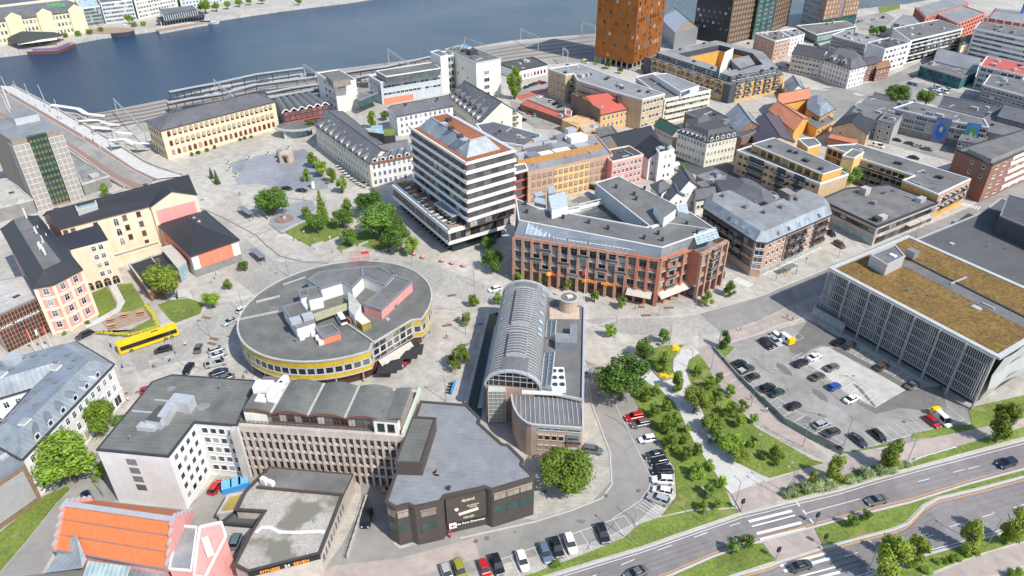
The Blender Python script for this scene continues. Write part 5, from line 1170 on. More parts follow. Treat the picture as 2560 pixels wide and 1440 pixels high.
def hotel():
 s=Bd('pink_hotel','pink and cream hotel wing with black mansard roof and flat grey top',g2([(87,719),(132,711),(202,674),(142,600),(92,541),(5,572)],15),15)
 s.wall('render_pink_pale');mansard(s,'tile_black','felt',3.0,3.4)
 for i,nn in((0,1),(1,2),(5,5)):s.win(i,4,nn,1.4,2.0,'x',z0=1.2,z1=15,u0=.04,u1=.96)
 for i in(0,1):
  p,e=s.edge(i);d=(e-p).normalized();n=Vector((d.y,-d.x,0));L_=(e-p).length;m=MB();K=1 if i==0 else 2
  for k in range(K+1):x=p.lerp(e,k/K);m.bar(x+n*.03,x+n*.03+Vector((0,0,15)),.12,.9,up=d)
  for z in(.6,4.5,7.9,11.3,14.7):m.bar(p+n*.04+Vector((0,0,z)),e+n*.04+Vector((0,0,z)),.14,.8)
  m.build('stucco_bands','render_peach',s.t)
 for k in range(7):m=MB();x=G(95+(k*37)%30,570+(k*53)%70,18);m.bar(x,x+Vector((0,0,.8+(k%3)*.7)),.2,.2);m.build('antenna','trim_white',s.t)
 for x,y in((65,540),(68,548),(93,587),(104,625),(110,632),(115,640)):x=G(x,y,18);m=MB();m.bar(x+Vector((0,0,.3)),x+Vector((0,0,2.6)),.4,.3);m.build('antenna','trim_white',s.t)
 Q=g2([(175,625),(271,600),(247,560),(130,594)],14.5);m=MB();m.prism(Q,-.3,14.4,0,1);m.build('wing',['render_peach','tile_black'],s.t)
 s.win(0,4,4,1.3,1.7,'x',z0=3.2,z1=14.4,u0=.1,u1=.85,pq=(Vector((*Q[0],0)),Vector((*Q[1],0))),skip=[(r,c)for r in range(4)for c in(0,1)])
 s.win(0,1,4,2.6,2.9,'a','render_peach','sign_black',z0=.1,z1=3.4,pq=(Vector((*Q[0],0)),Vector((*Q[1],0))),sill=0,name='archway');s.done()
 s=Bd('cream_hotel_wing','long cream hotel wing with black tiled roof, arched stair windows and pink gable panel',g2([(150,571),(489,485),(462,441),(110,540)],14.5),14.5)
 s.wall('render_peach');s.pitched('tile_black',3.6,.0,.0,wallm='render_peach');s.win(0,4,12,1.3,1.8,'x','trim_brown',z0=.8,z1=14.4,u0=.0,u1=.62,only=[(3,0),(3,1),(3,4),(3,10),(2,10),(1,10),(0,10),(3,8),(2,8),(1,8)])
 for z in(3.6,7,10.5):s.win(0,1,1,1.7,2.6,'a',z0=z,z1=z+3,u0=.345,u1=.40)
 p,e=s.edge(0);d=(e-p).normalized();n=Vector((d.y,-d.x,0));a,c=p.lerp(e,.64),e;m=MB();m.prism([tuple(v.xy)for v in(a,a+n*1.2,c+n*1.2,c)],-.3,14.5);pk=(a+c)/2+Vector((0,0,17.9));za=Vector((0,0,14.5))
 m.face([a+n*1.2+za,c+n*1.2+za,pk+n*1.2]);m.build('gable_bay','render_peach',s.t);m=MB();m.face([a-d*.3+n*1.6+za,pk+n*1.6,pk-n*6,a-d*.3-n*.2+za]);m.face([pk+n*1.6,c+d*.3+n*1.6+za,c+d*.3-n*.2+za,pk-n*6]);m.build('cross_roof','tile_black',s.t)
 m=MB();m.bar(a.lerp(c,.08)+n*1.25+Vector((0,0,7.6)),a.lerp(c,.92)+n*1.25+Vector((0,0,7.6)),.12,10.4);m.build('pink_panel','render_pink',s.t)
 m=MB();A_,B_=G(195,535,16.5),G(240,520,16.5);s.pbox([(193,527),(243,513),(238,500),(188,512)],15.5,17.6,'metal_light','glass_teal','roof_lantern','steel_pale')
 s.chimney(143,530,17,1.0,1.2,'render_offwhite');s.chimney(276,494,17,1,1.2,'render_offwhite');s.chimney(365,470,17,1.2,1.2,'render_offwhite');s.done()
 t=bld('courtyard_wall','low ochre rendered courtyard terrace wall in front of the cream wing',quad((287,647),(402,612),3,3.2),3.2,'render_peach','felt_light',par='render_cream');t.done()
 s=Bd('glass_fronted_hotel','hotel front with brown glass grid wall and a flat concrete roof',g2([(-20,795),(97,742),(60,690),(-100,720)],11),11)
 s.wall('glass_brown',top='concrete');s.flat('concrete','metal_grey',pw=.3,ph=.1)
 p,e=s.edge(0);d=(e-p).normalized();n=Vector((d.y,-d.x,0));m=MB()
 for k in range(15):x=p.lerp(e,k/14);m.bar(x,x+Vector((0,0,11)),.08,.08)
 for k in range(9):m.bar(p+Vector((0,0,1.3*k)),e+Vector((0,0,1.3*k)),.07,.07)
 m.build('mullions','brick_pale',s.t);text('lettering','SCANDIC AMBASSADEUR DRAMMEN',.95,p.lerp(e,.64)+n*.3+Vector((0,0,7.3)),d,n,'sign_white',s.t);s.done()
hotel()
def coral_house():
 s=Bd('coral_house','square coral-walled house with a black hipped roof',g2([(477,640),(595,600),(510,528),(396,562)],7.5),7.5);s.wall('render_offwhite');s.pitched('tile_black',3.4,.45,.25,1)
 p,e=s.edge(0);d=(e-p).normalized();n=Vector((d.y,-d.x,0));m=MB();m.bar(p.lerp(e,.14)+n*.05+Vector((0,0,4.9)),p.lerp(e,.84)+n*.05+Vector((0,0,4.9)),.12,4.6);m.build('coral_panel','render_coral',s.t)
 m=MB();m.bar(p+n*.05+Vector((0,0,1.2)),e+n*.05+Vector((0,0,1.2)),.16,2.6);m.build('plinth','concrete_dark',s.t);p,e=s.edge(3);m=MB();m.bar(p.lerp(e,.1)+Vector((-.05,0,4.9)),p.lerp(e,.9)+Vector((-.05,0,4.9)),.12,4.6);m.build('coral_panel','render_coral',s.t)
 s.chimney(484,547,10,1,1,'concrete');s.chimney(497,556,10,1,.9,'concrete');s.done()
 t=bld('black_roof_annex','low annex with flat black roof beside the copper beech',g2([(322,662),(372,730),(452,675),(410,632)],3.4),3.4,'brick_red','tile_black',par='concrete');t.done()
 t=Bd('glass_link','wedge-shaped glass entrance between annex and coral house',g2([(445,672),(466,655),(432,612),(402,620)],5),5);t.wall('glass_roof',top='awning');m=MB()
 for i in range(4):m.bar((*t.poly[i],5.1),(*t.poly[(i+1)%4],5.1),.2,.25)
 m.build('frame','steel_pale',t.t);t.done()
coral_house()
def grid_tower():
 A,B_=G(97,530),G(213,496);d=(B_-A).normalized();n=Vector((-d.y,d.x,0));P=[tuple(A.xy),tuple(B_.xy),tuple((B_+n*30).xy),tuple((A+n*30).xy)]
 h=27;s=Bd('office_tower','grey office tower with olive window bands between pale panelled piers',P,h);b=MB();q=[tuple((A+d*.3+n*1.2).xy),tuple((B_-d*.3+n*1.2).xy),P[2],P[3]];b.prism(q,-.3,h,0,1);b.build('wall',['brick_grey','felt_blue'],s.t)
 L_=(B_-A).length
 for u0,u1 in((0,.31),(.70,1)):
  a,c=A+d*L_*u0,A+d*L_*u1;m=MB();m.prism([tuple(v.xy)for v in(a,c,c+n*6,a+n*6)],0,h-2,0);o=m.build('pier','concrete_pier',s.t);m=MB()
  for k in range(4):x=a.lerp(c,k/3)-n*.03;m.bar(x,x+Vector((0,0,h-2)),.12,.08)
  for k in range(13):z=k*(h-2)/12;m.bar(a-n*.03+Vector((0,0,z)),c-n*.03+Vector((0,0,z)),.1,.12)
  m.build('joints','trim_white',o)
 a,c=A+d*L_*.32+n*.6,A+d*L_*.69+n*.6;m=MB();m.prism([tuple(v.xy)for v in(a,c,c+n*1,a+n*1)],1.5,h,0);m.build('panel_wall','olive_panel',s.t)
 s.win(0,11,5,1.5,1.25,'v',glass='glass_green',z0=2,z1=h,u0=0,u1=1,pq=(a,c),sill=.6);m=MB()
 for k in range(6):x=a.lerp(c,k/5)-n*.1;m.bar(x+Vector((0,0,1)),x+Vector((0,0,h)),.16,.3)
 m.build('mullions','metal_dark',s.t);s.box(60,300,h,8,10,2.4,'metal_light','felt_blue',name='lift_overrun',ang=math.atan2(d.y,d.x));m=MB();x=G(26,272,h);m.bar(x,x+Vector((0,0,9)),.25,.25);m.build('mast','trim_white',s.t);s.done()
 t=bld('low_podium','low concrete podium in the shade of the grey tower',g2([(-60,535),(82,500),(22,447),(-80,460)],5),5,'concrete_dark','concrete',par='concrete');t.done()
 t=bld('triangular_podium','wedge-shaped low building with smooth pale roof beside the ramp',g2([(205,462),(272,441),(176,386)],4.5),4.5,'concrete_dark','felt_light',par='concrete');t.done()
grid_tower()
# ---------------- buildings of the middle distance and beyond ----------------
def B(name,label,pts,h,wall,roof,kind='flat',wins=(),z=None,**k):
 b=bld(name,label,g2(pts,h if z is None else z)if not isinstance(pts[0][0],list)else pts[0],h,wall,roof,kind,wins=wins,**k);b.done();return b
def W_(i,r,c,w=1.2,h=1.5,k='p',*a,**o):return(i,r,c,w,h,k,*a,o)
P=g2([(402,327),(687,254)],13);q=Vector(G(365,302,13).xy)-Vector(P[0]);P+=[tuple(Vector(P[1])+q),tuple(Vector(P[0])+q)]
s=Bd('station_building','long cream station building with arched windows and grey hipped roof',P,13);s.wall('render_cream');s.pitched('slate_roof',3.6,.16,.16)
s.win(0,3,21,1.5,2.5,'a','trim_red',z0=.3,z1=12.6,sill=.5);s.win(3,3,5,1.4,2.4,'a','trim_red',z0=.3,z1=12.6)
m=MB();p,e=s.edge(0);d=(e-p).normalized();n=Vector((d.y,-d.x,0))
for r in range(2):
 for c in range(21):
  if c<1:continue
  x=p.lerp(e,.03+.94*(c+.5)/21)+Vector((0,0,6.0+4.1*r));m=MB();m.face([x-d*.7+Vector((0,0,2)),x-d*.75+n*.9+Vector((0,0,.6)),x+d*.75+n*.9+Vector((0,0,.6)),x+d*.9+Vector((0,0,2))]);m.build('awning','awning_brown',s.t)
m=MB();m.bar(p+n*.05+Vector((0,0,4.3)),e+n*.05+Vector((0,0,4.3)),.2,.3);m.bar(p+n*.05+Vector((0,0,8.5)),e+n*.05+Vector((0,0,8.5)),.2,.3);m.build('string_course','render_pale',s.t);s.done()
A,B_,C,D=G(705,285,7.5),G(823,263,7.5),G(780,235,7.5),G(687,252,7.5)
s=Bd('wave_roof_hall','station hall with six grey barrel roof waves and red front',[tuple(v.xy)for v in(A,B_,C,D)],7.5);s.wall('metal_dark');m=MB();m2=MB()
for i in range(48):
 u0,u1=i/48,(i+1)/48;f=lambda u,a,b:a.lerp(b,u)+Vector((0,0,1.5*math.sin(math.pi*((u*6)%1))+.2));m.face([f(u0,A,B_),f(u1-1e-4,A,B_),f(u1-1e-4,D,C),f(u0,D,C)]);m2.bar(f(u0,A,B_),f(u1-1e-4,A,B_),.4,.4)
w=m.build('wave_roof','seam_grey',s.t);m2.build('roof_edge','trim_white',w);s.win(0,2,8,2.2,1.6,'p','trim_red','glass_mid',z0=3.6,z1=8.4);m=MB();m.bar(A+Vector((0,-.2,-4.5)),B_+Vector((0,-.2,-4.5)),.4,.5);m.build('red_beam','trim_red',s.t);s.done()
s=Bd('entrance_pavilion','glass station entrance with a curved silver canopy',g2([(708,328),(765,318),(760,300),(705,308)],4),4);s.wall('glass_teal',top='felt');m=MB();c=G(735,320,4.2)
for i in range(14):a0,a1=math.pi*(1.05+i*.065),math.pi*(1.05+(i+1)*.065);m.bar((c.x+9*math.cos(a0),c.y+6*math.sin(a0)+2,4.3),(c.x+9*math.cos(a1),c.y+6*math.sin(a1)+2,4.3),1.4,.7)
m.face([(c.x+9*math.cos(i*.45),c.y+2+6*math.sin(i*.45),4.4)for i in range(14)],1);m.build('canopy',['metal_light','felt'],s.t);s.done()
h=14.4;s=B('white_tower_block','windowless white block with a brown roof pavilion beside the platforms',[(837,212),(890,201),(847,175),(792,184)],h,'render_offwhite','felt',wins=[W_(3,4,3,3,1.6,'p',u0=.35,u1=.98,name='window')],par='trim_white')
s.pbox([(832,205),(876,197),(850,182),(814,188)],h,h+3,'brick_grey','felt_green','penthouse');s.box(840,205,h,3,2,2,'trim_white');p,e=s.edge(0);m=MB();m.bar(p.lerp(e,.15)+Vector((0,-.1,12.8)),p.lerp(e,.45)+Vector((0,-.2,12.8)),.1,1.4);m.build('sign','metal_grey',s.t)
h=11.5;s=B('blue_grey_office','blue-grey panelled office with red ground floor and set-back top floor',[(951,207),(1105,183),(1075,165),(921,189)],h,'render_bluegrey','concrete',wins=[W_(0,2,14,2.6,1.5,'d',z0=3.4,z1=11),W_(3,2,3,2,1.5,'d',z0=3.4,z1=11)])
s.pbox([(965,192),(1101,171),(1082,156),(940,178)],h,h+3.4,'glass_mid','felt_green','penthouse','trim_white');p,e=s.edge(0);d=(e-p).normalized();n=Vector((d.y,-d.x,0));m=MB();m.bar(p.lerp(e,.03)+n*.05+Vector((0,0,1.6)),p.lerp(e,.5)+n*.05+Vector((0,0,1.6)),.1,3.0);m.build('red_base','render_coral',s.t);s.done()
B('glass_footbridge','slim glazed footbridge between white block and blue-grey office',[(898,252),(945,232),(938,222),(892,240)],7.5,'glass_green','seam_grey',par='metal_grey',z0=4.5)
B('slim_stair_tower','slim beige stair tower between office and concert hall',[(1101,143),(1120,139),(1096,126),(1076,131)],19.5,'render_offwhite','felt')
B('glass_connector','recessed glass stair link beside the beige tower',[(1118,141),(1134,138),(1120,128),(1100,131)],18.8,'glass_teal','felt',wins=[W_(0,5,2,2,2.6,'p')])
s=B('concert_hall','tall beige stone hall with blue and black plant on its roof',[(1190,159),(1252,147),(1160,112),(1112,124)],19.3,'render_offwhite','felt_green',par='steel_pale',wins=[W_(0,5,2,5,2.2,'b',u0=.3,u1=.75,only=[(0,0),(1,0),(2,0),(3,0)]),W_(3,5,6,1.4,1.5,only=[(0,0),(0,2),(1,1),(1,3),(2,2),(2,4),(3,3),(1,5)])])
for i,(x,y)in enumerate([(1155,123),(1163,125),(1171,127)]):s.box(x,y,19.3,2.6,2.2,2.0,'trim_white','blue_plastic')
s.box(1180,136,19.3,5,4,2.6,'metal_dark');s.box(1170,128,19.3,8,2,1.4,'metal_dark')
def canopy(label,pts,w=5.0,h=5.2):
 P=[G(x,y,h)for x,y in pts];t=thing('platform_canopy',label,'canopy',(P[0].x,P[0].y,0),'platform canopies along the river');m=MB();m2=MB();m3=MB()
 N_=[]
 for a,b in zip(P,P[1:]):N_+=[a.lerp(b,k/3)for k in range(3)]
 N_.append(P[-1]);m.ribbon([v+Vector((0,0,.3*math.sin(i*.5)))for i,v in enumerate(N_)],w)
 for a,b in zip(N_,N_[1:]):m2.bar(a+Vector((0,0,.35)),b+Vector((0,0,.35)),1.5,.5);m3.bar(a+Vector((0,0,-.4)),b+Vector((0,0,-.4)),w*.9,.4)
 m.build('roof','felt',t);m2.build('roof_beam','metal_light',t);m3.build('fascia','metal_dark',t)
 for v in N_:m=MB();m.tube((v.x,v.y,0),(v.x,v.y,h-.4),.2,n=6);m.build('post','metal_dark',t)
 for v in N_[::3]:m=MB();m.box(v.x+4,v.y,.3,5,2.2,2.4,.25);m.build('waiting_shelter','glass_mid',t)
 m=MB();m.ribbon([Vector((v.x,v.y,.35))for v in N_],w*1.5);m.build('platform','concrete',t)
canopy('river-side platform canopy running from the stairs past the station',[(423,231),(475,221),(545,208),(640,187),(757,171)])
canopy('long middle platform canopy passing behind the white block',[(418,258),(480,247),(555,235),(640,213),(790,193),(870,181),(960,168),(1075,143)])
canopy('platform canopy behind the wave roof hall',[(665,233),(730,221),(795,211),(890,196),(922,188)])
canopy('short platform canopy nearest the wave roof hall',[(672,245),(735,234),(800,222)])
s=B('goods_shed','long white goods shed with red posts and dark felt roof',[(1297,177),(1368,162),(1331,143),(1245,160)],5.5,'render_white','felt_dark',par='metal_dark',wins=[W_(0,1,8,1.4,2.0,'p','trim_red',z0=.3,z1=4)])
def tower(name,label,P,h,m,mw,roofm='felt',wins=(),par='metal_dark',z0=4):s=Bd(name,label,P,h);s.wall(m,z0=z0,top=roofm);s.flat(roofm,par);[s.win(*w[:-1],**w[-1])for w in wins];return s
A,B2,C=G(1486,140,4),G(1582.5,160,4),G(1650,132,4);P=[tuple(A.xy),tuple(B2.xy),tuple(C.xy),tuple((A+C-B2).xy)]
s=tower('copper_tower','tall copper-orange clad tower standing on concrete stilts',P,66,'copper',None,wins=[W_(0,19,13,1.5,1.9,'v',z0=5,z1=65,only=[(r,c)for r in range(19)for c in range(13)if(r*7+c*5+r*c)%4==0]),W_(1,19,11,1.5,2.1,'v',z0=5,z1=65,only=[(r,c)for r in range(19)for c in range(11)if(r*5+c*3+r*c)%5<2])])
for k in range(14):x=A.lerp(B2,k/7)if k<8 else B2.lerp(C,(k-7)/7);x=x.lerp((A+C)/2,.03);m=MB();m.tube((x.x,x.y,0),(x.x,x.y,4),.45,n=8);m.build('column','concrete',s.t)
b=MB();b.prism(s.inset(6),-.3,4.1);b.build('lobby','glass',s.t);s.done()
s=Bd('metal_gabled_hall','grey metal hall with folded gable roof behind the copper tower',g2([(1683,124),(1740,110),(1705,78),(1650,88)],0),11);s.wall('metal_grey');s.pitched('metal_light',7,.0,.0,1,wallm='brick_grey');s.done()
for nm,lab,a,b_,c,mL,mR,h in(('dark_tower','near-black high tower beside a brown glazed face',(1731,116),(1816,112),(1880,96),'black_clad','bronze',60),('bronze_tower','dark tower slab with brown panel front beyond the glass slot',(1884,84),(1920,84),(1967,64),'black_clad','bronze',58)):
 A,B2,C=G(*a),G(*b_),G(*c);
 if nm=='dark_tower':A=G(1731,96)
 P=[tuple(A.xy),tuple(B2.xy),tuple(C.xy),tuple((A+C-B2).xy)];s=tower(nm,lab,P,h,mL,None,z0=0);p,e=s.edge(1);d=(e-p).normalized();n=Vector((d.y,-d.x,0));m=MB();m.bar(p+n*.1+Vector((0,0,h/2)),e+n*.1+Vector((0,0,h/2)),.3,h);m.build('facade',mR,s.t)
 s.win(1,17,9,2.0,2.0,'v',glass='glass_brownish',z0=1,z1=h,pq=(p+n*.26,e+n*.26));s.win(0,17,12,1.6,1.6,'v',glass='glass',z0=1,z1=h,only=[(r,c)for r in range(2,7)for c in range(12)if(r*3+c)%2]);s.done()
B('glass_atrium','green glass atrium slot between the two dark towers',[(1879,100),(1926,86),(1915,76),(1870,86)],50,'glass_green','glass_roof',z=0,par='metal_light',wins=[W_(0,16,3,5,2.4,'b','metal_light','glass_green')])
s=B('striped_tower','grey slab tower with copper window bays split by glass slot',[(2049,78),(2134,62),(2090,42),(2000,58)],48,'metal_grey','felt',z=0,wins=[W_(1,14,4,1.5,1.8,'v'),W_(3,12,7,1.2,1.6,'v')])
p,e=s.edge(0);d=(e-p).normalized();n=Vector((d.y,-d.x,0))
for u0,u1 in((0,.45),(.55,1)):
 m=MB();a,c=p.lerp(e,u0)+n*.2,p.lerp(e,u1)+n*.2;m.bar(a+Vector((0,0,28)),c+Vector((0,0,28)),.5,40);m.build('copper_bay','copper_pale',s.t);s.win(0,12,5,2.0,2.2,'v',glass='glass_blind',z0=8,z1=48,pq=(a+n*.26,c+n*.26))
m=MB();m.bar(p+n*.2+Vector((0,0,4)),e+n*.2+Vector((0,0,4)),1,7.6);m.build('glass_base','glass_green',s.t);s.done()
B('glass_podium','low glazed podium at the foot of the striped tower',[(2040,95),(2138,74),(2110,60),(1990,72)],6,'glass_green','felt',z=4,wins=[W_(0,1,12,4,4,'d','metal_dark','glass_teal')])
def yellow_court():
 h=12.5;P=g2([(1617,143),(1826,213),(1961,187),(1915,140),(1785,108)],h-3);s=Bd('yellow_courtyard_block','yellow and dark grey apartment ring with balconies round a courtyard',P,h-3);c=[tuple(Vector(p).lerp(Vector((sum(q[0]for q in P)/5,sum(q[1]for q in P)/5)),.42))for p in P]
 for i in range(5):
  j=(i+1)%5;q=[P[i],P[j],c[j],c[i]];m=MB();m.prism(q,-.3,h-3,0,1);m.build('wing',['render_yellow','felt'],s.t);t=lambda a,b,k:tuple(Vector(a).lerp(Vector(b),k));q2=[t(P[i],c[i],.28),t(P[j],c[j],.28),t(P[j],c[j],.9),t(P[i],c[i],.9)];m=MB();m.prism(q2,h-3,h,0,1);m.build('penthouse',['dark_clad_grey','felt_light'],s.t)
 s.wall_=0
 for i,cc in((0,16),(1,10)):
  s.win(i,3,cc,2.2,1.7,'d',z0=.3,z1=9.5);s.balcony(i,cc//2,3,4.4,1.2,z0=3.3,z1=12.5,u0=.06,u1=.94);p,e=s.edge(i);s.win(0,1,cc,2.4,1.8,'d',z0=9.6,z1=12.3,pq=(Vector((*Vector(P[i]).lerp(Vector(c[i]),.28),0)),Vector((*Vector(P[i+1]).lerp(Vector(c[i+1]),.28),0))))
 m=MB();x=Vector((*P[0],0));y=Vector((*P[4],0))
 for i,u0,u1 in((0,-.02,.06),(0,.94,1.01),(1,-.01,.1)):p,e=s.edge(i);d=(e-p).normalized();n=Vector((d.y,-d.x,0));m=MB();m.bar(p.lerp(e,u0)+n*.3+Vector((0,0,4.7)),p.lerp(e,u1)+n*.3+Vector((0,0,4.7)),1,9.6);m.build('dark_bay','dark_clad_grey',s.t)
 s.pbox([(1800,172),(1815,160),(1835,118),(1813,130)],0,15,'render_white','render_white','stair_wall');s.pbox([(1850,172),(1888,160),(1872,138),(1825,148)],9,13.5,'dark_clad_grey','felt_light','stair_block');s.vents([(1700,125),(1760,110),(1735,155),(1780,172),(1850,190),(1905,178),(1930,172),(1870,110)],h,'metal_dark',1.2,.8);s.done()
yellow_court()
s=B('brick_gallery_block','tan brick apartment block with long grey roof and rounded balconies',[(1371,173),(1414,188),(1434,185),(1445,202),(1546,234),(1606,250),(1662,236),(1537,194),(1494,178),(1448,161)],14.5,'render_tan','felt_light',wins=[W_(0,4,4),W_(3,4,14,1.6,1.4,'d'),W_(5,4,6,2,1.6,'d')])
s.balcony(2,1,4,4.5,2.5,u0=-.6,u1=1.2,z0=1,z1=14.5);s.balcony(3,6,3,4,1,z0=2,z1=13);s.vents([(1413,183),(1475,188),(1515,200),(1520,197),(1555,222),(1598,230),(1620,232),(1418,165)],14.5,'metal_dark',1.3,.8);s.done()
s=B('white_apartment_front','white rendered apartment front with narrow bands of windows',[(1606,252),(1662,238),(1630,225),(1575,238)],14,'render_white','felt_light',wins=[W_(0,5,7,1.8,1.5,'d')])
s=B('beige_band_building','flat office building with beige bands and graffiti on its roof box',[(1662,250),(1777,226),(1642,182),(1590,194)],12,'render_pale','felt',wins=[W_(0,4,11,3.2,1.3,'b'),W_(3,4,14,2.6,1.3,'b')])
s.balcony(0,5,3,6,1.1,z0=2.6,z1=12,m='render_pale',rail='render_pale',slab='render_pale');o,Q=s.pbox([(1702,230),(1748,215),(1668,184),(1632,186)],12,14.6,'render_offwhite','felt_light','roof_box','trim_white')
m=MB();a,c=Vector((*Q[0],13.4)),Vector((*Q[1],13.4));m.bar(a.lerp(c,.05)+Vector((0,-.25,0)),a.lerp(c,.5)+Vector((0,-.25,0)),.1,2);m.build('graffiti_panel','mural_teal',s.t);s.done()
s=B('red_roof_house','ochre brick townhouse with white window surrounds and bright red roof',[(1502,287),(1606,264),(1560,232),(1430,244)],8.5,'render_ochre','tile_red','gable',rise=5,wins=[W_(0,2,9,1.3,2.0,'x',z0=1,z1=8.3)]);s.skylights(0,7,.35,u0=.1,u1=.9);s.chimney(1545,250,12,2,1.6,'tile_dark')
p,e=s.edge(3);m=MB();m.bar(p+Vector((-.2,0,5.5)),e+Vector((-.2,0,5.5)),.6,11.2);m.build('firewall','brick_brown',s.t)
B('orange_flat_roof','low building with flat orange-tan roof by the brick firewall',[(1442,318),(1487,301),(1442,290),(1405,301)],5,'render_ochre','render_ochre',par='render_tan')
B('pale_flat_roof','small low building with flat pale timber roof',[(1462,334),(1502,320),(1492,304),(1448,317)],4.5,'render_tan','sand_stone',par='render_tan')
w=B('courtyard_garages','long low row of garages with red roof behind a brown wall',[(1300,262),(1440,312),(1448,302),(1318,250)],3,'brick_brown','tile_red',par='brick_brown');B('white_kiosk','small white hut with red roof at the end of the garages',[(1412,287),(1428,292),(1430,278),(1414,274)],4,'render_white','tile_red',par='trim_white')
h=10;s=B('plaza_terrace_house','pale grey plaza house with round attic windows in its zinc roof',[(924,410),(985,382),(855,279),(787,312)],h,'render_pale','slate_roof','gable',ax=1,rise=3.6,wins=[W_(3,3,18,1.2,1.9,'x',z0=.3,z1=9.8)]);s.dormers(1,9,.05,1.6,1.2,'seam_grey');s.skylights(1,8,.6)
s=B('white_corner_restaurant','white corner restaurant with arched dormers over the outdoor tables',[(924,408),(1031,388),(1015,352),(935,368)],h,'render_white','seam_grey','hip',rise=3.5,i0=.2,i1=.05,wins=[W_(0,3,8,1.2,1.9,'x',z0=.3,z1=9.8)]);s.dormers(0,5,.02,2,1.3,'seam_grey');s.skylights(0,3,.5)
p,e=s.edge(0);m=MB();m.bar(p+Vector((0,-.3,9.9)),e+Vector((0,-.3,9.9)),.9,.5);m.build('cornice','sedum_red',s.t)
m=MB();s=thing('roof_terrace_pavilion','black rooftop pavilion with glass roof and small green terrace behind the plaza house','pavilion',G(965,330,9));b=MB();b.prism(g2([(925,330),(960,335),(955,312),(928,314)],12.5),0,12.5,0,1);b.build('wall',['metal_dark','glass_roof'],s);b=MB();b.prism(g2([(958,340),(988,338),(985,322),(960,322)],9),0,9,0,1);b.build('terrace',['metal_dark','grass'],s)
s=B('white_school_house','long white three-storey house with plain grey gable roof',[(992,291),(1132,265),(1110,244),(970,271)],9.5,'render_white','slate_roof','gable',rise=3.2,wins=[W_(0,3,11,1.3,1.8,'x',z0=.4,z1=9.3),W_(3,3,3,1.2,1.7,'x')]);s.vents([(1015,262),(1093,250)],12.5)
d_,a_=Vector(G(1121,240,7).xy),Vector(G(1202,307,7).xy);r1,r0=Vector(G(1162,202,15).xy),Vector(G(1254,254,15).xy);P=[tuple(d_),tuple(a_),tuple(2*r0-a_),tuple(2*r1-d_)]
s=bld('steep_roof_house','yellow gabled house with steep grey roof and two rows of dormers',P,7,'render_pale','slate_roof','gable',rise=8,wins=[W_(0,2,12,1.4,1.6,'d'),W_(1,2,3,1.3,1.5)]);s.dormers(0,6,.28,2.2,2.0,'slate_roof','metal_grey');s.dormers(0,7,.02,2,1.8,'slate_roof');s.skylights(0,6,.72);s.balcony(1,1,3,2.4,1.3,z0=3,z1=12,u0=.7,u1=.95);s.done()
s=B('arched_dormer_house','dark slate mansard with white arched attic windows behind the office block',[(1222,352),(1345,372),(1352,338),(1230,305),(1190,312)],12,'render_pale','slate_roof');s.vents([(1250,330),(1300,345)],12)
s=B('rooftop_plant_building','flat grey roofed commercial building crowded with ventilation plant',[(1320,434),(1532,389),(1490,338),(1345,345),(1285,380)],12.5,'render_yellow_pale','felt_light',wins=[W_(0,4,15,1.5,1.4,'d','brick_red','glass_blind',z0=.3,z1=12.3,sill=.3)],par='brick_pale')
p,e=s.edge(0);d=(e-p).normalized();n=Vector((d.y,-d.x,0))
for u0,u1 in((0,.3),(.72,1)):m=MB();a,c=p.lerp(e,u0)+n*.04,p.lerp(e,u1)+n*.04;m.bar(a+Vector((0,0,6.6)),c+Vector((0,0,6.6)),.12,13.2);m.build('brick_front','brick_pale',s.t)
s.win(0,4,15,1.5,1.4,'d','brick_red','glass_blind',z0=.3,z1=12.3,sill=.3,pq=(p+n*.12,e+n*.12));a,c=p.lerp(e,0)-n*8+Vector((0,0,13.6)),e-n*8+Vector((0,0,13.6));m=MB();m.bar(a,c,.15,2.4);m.build('timber_screen','wood_warm',s.t)
for x,y,lx,ly,z,mm in[(1362,392,6,3,1.8,'trim_white'),(1402,384,7,3,1.8,'trim_white'),(1452,373,6,4,2,'metal_light'),(1330,398,5,4,2.2,'metal_grey'),(1305,396,5,3,2,'metal_light'),(1400,350,5,3,2,'metal_grey'),(1425,338,4,3,3,'metal_light'),(1350,350,7,2,1,'metal_light'),(1330,365,9,1.2,.9,'metal_light'),(1375,358,6,1.2,.9,'metal_light'),(1345,378,12,4,1.2,'felt'),(1440,352,8,5,2.4,'render_offwhite')]:s.box(x,y,12.5,lx,ly,z,mm,name='ventilation_unit')
m=MB();m.tube(G(1412,345,14),G(1440,342,14),.7);m.tube(G(1440,342,14),G(1440,352,13),.7);m.build('duct','metal_light',s.t);s.done()
s=B('red_slot_house','narrow bright red house squeezed beside the white-banded office',[(1287,434),(1320,425),(1312,410),(1280,416)],13,'render_red2','felt',wins=[W_(0,4,2,2.6,2.2,'d','metal_dark')])
B('pink_townhouse','pink townhouse with dark curved gable roof',[(1531,406),(1608,388),(1572,366),(1500,380)],12,'render_pink','tile_dark',wins=[W_(0,4,7,1.4,1.7,'x',z0=1,z1=11.6)],par='render_peach')
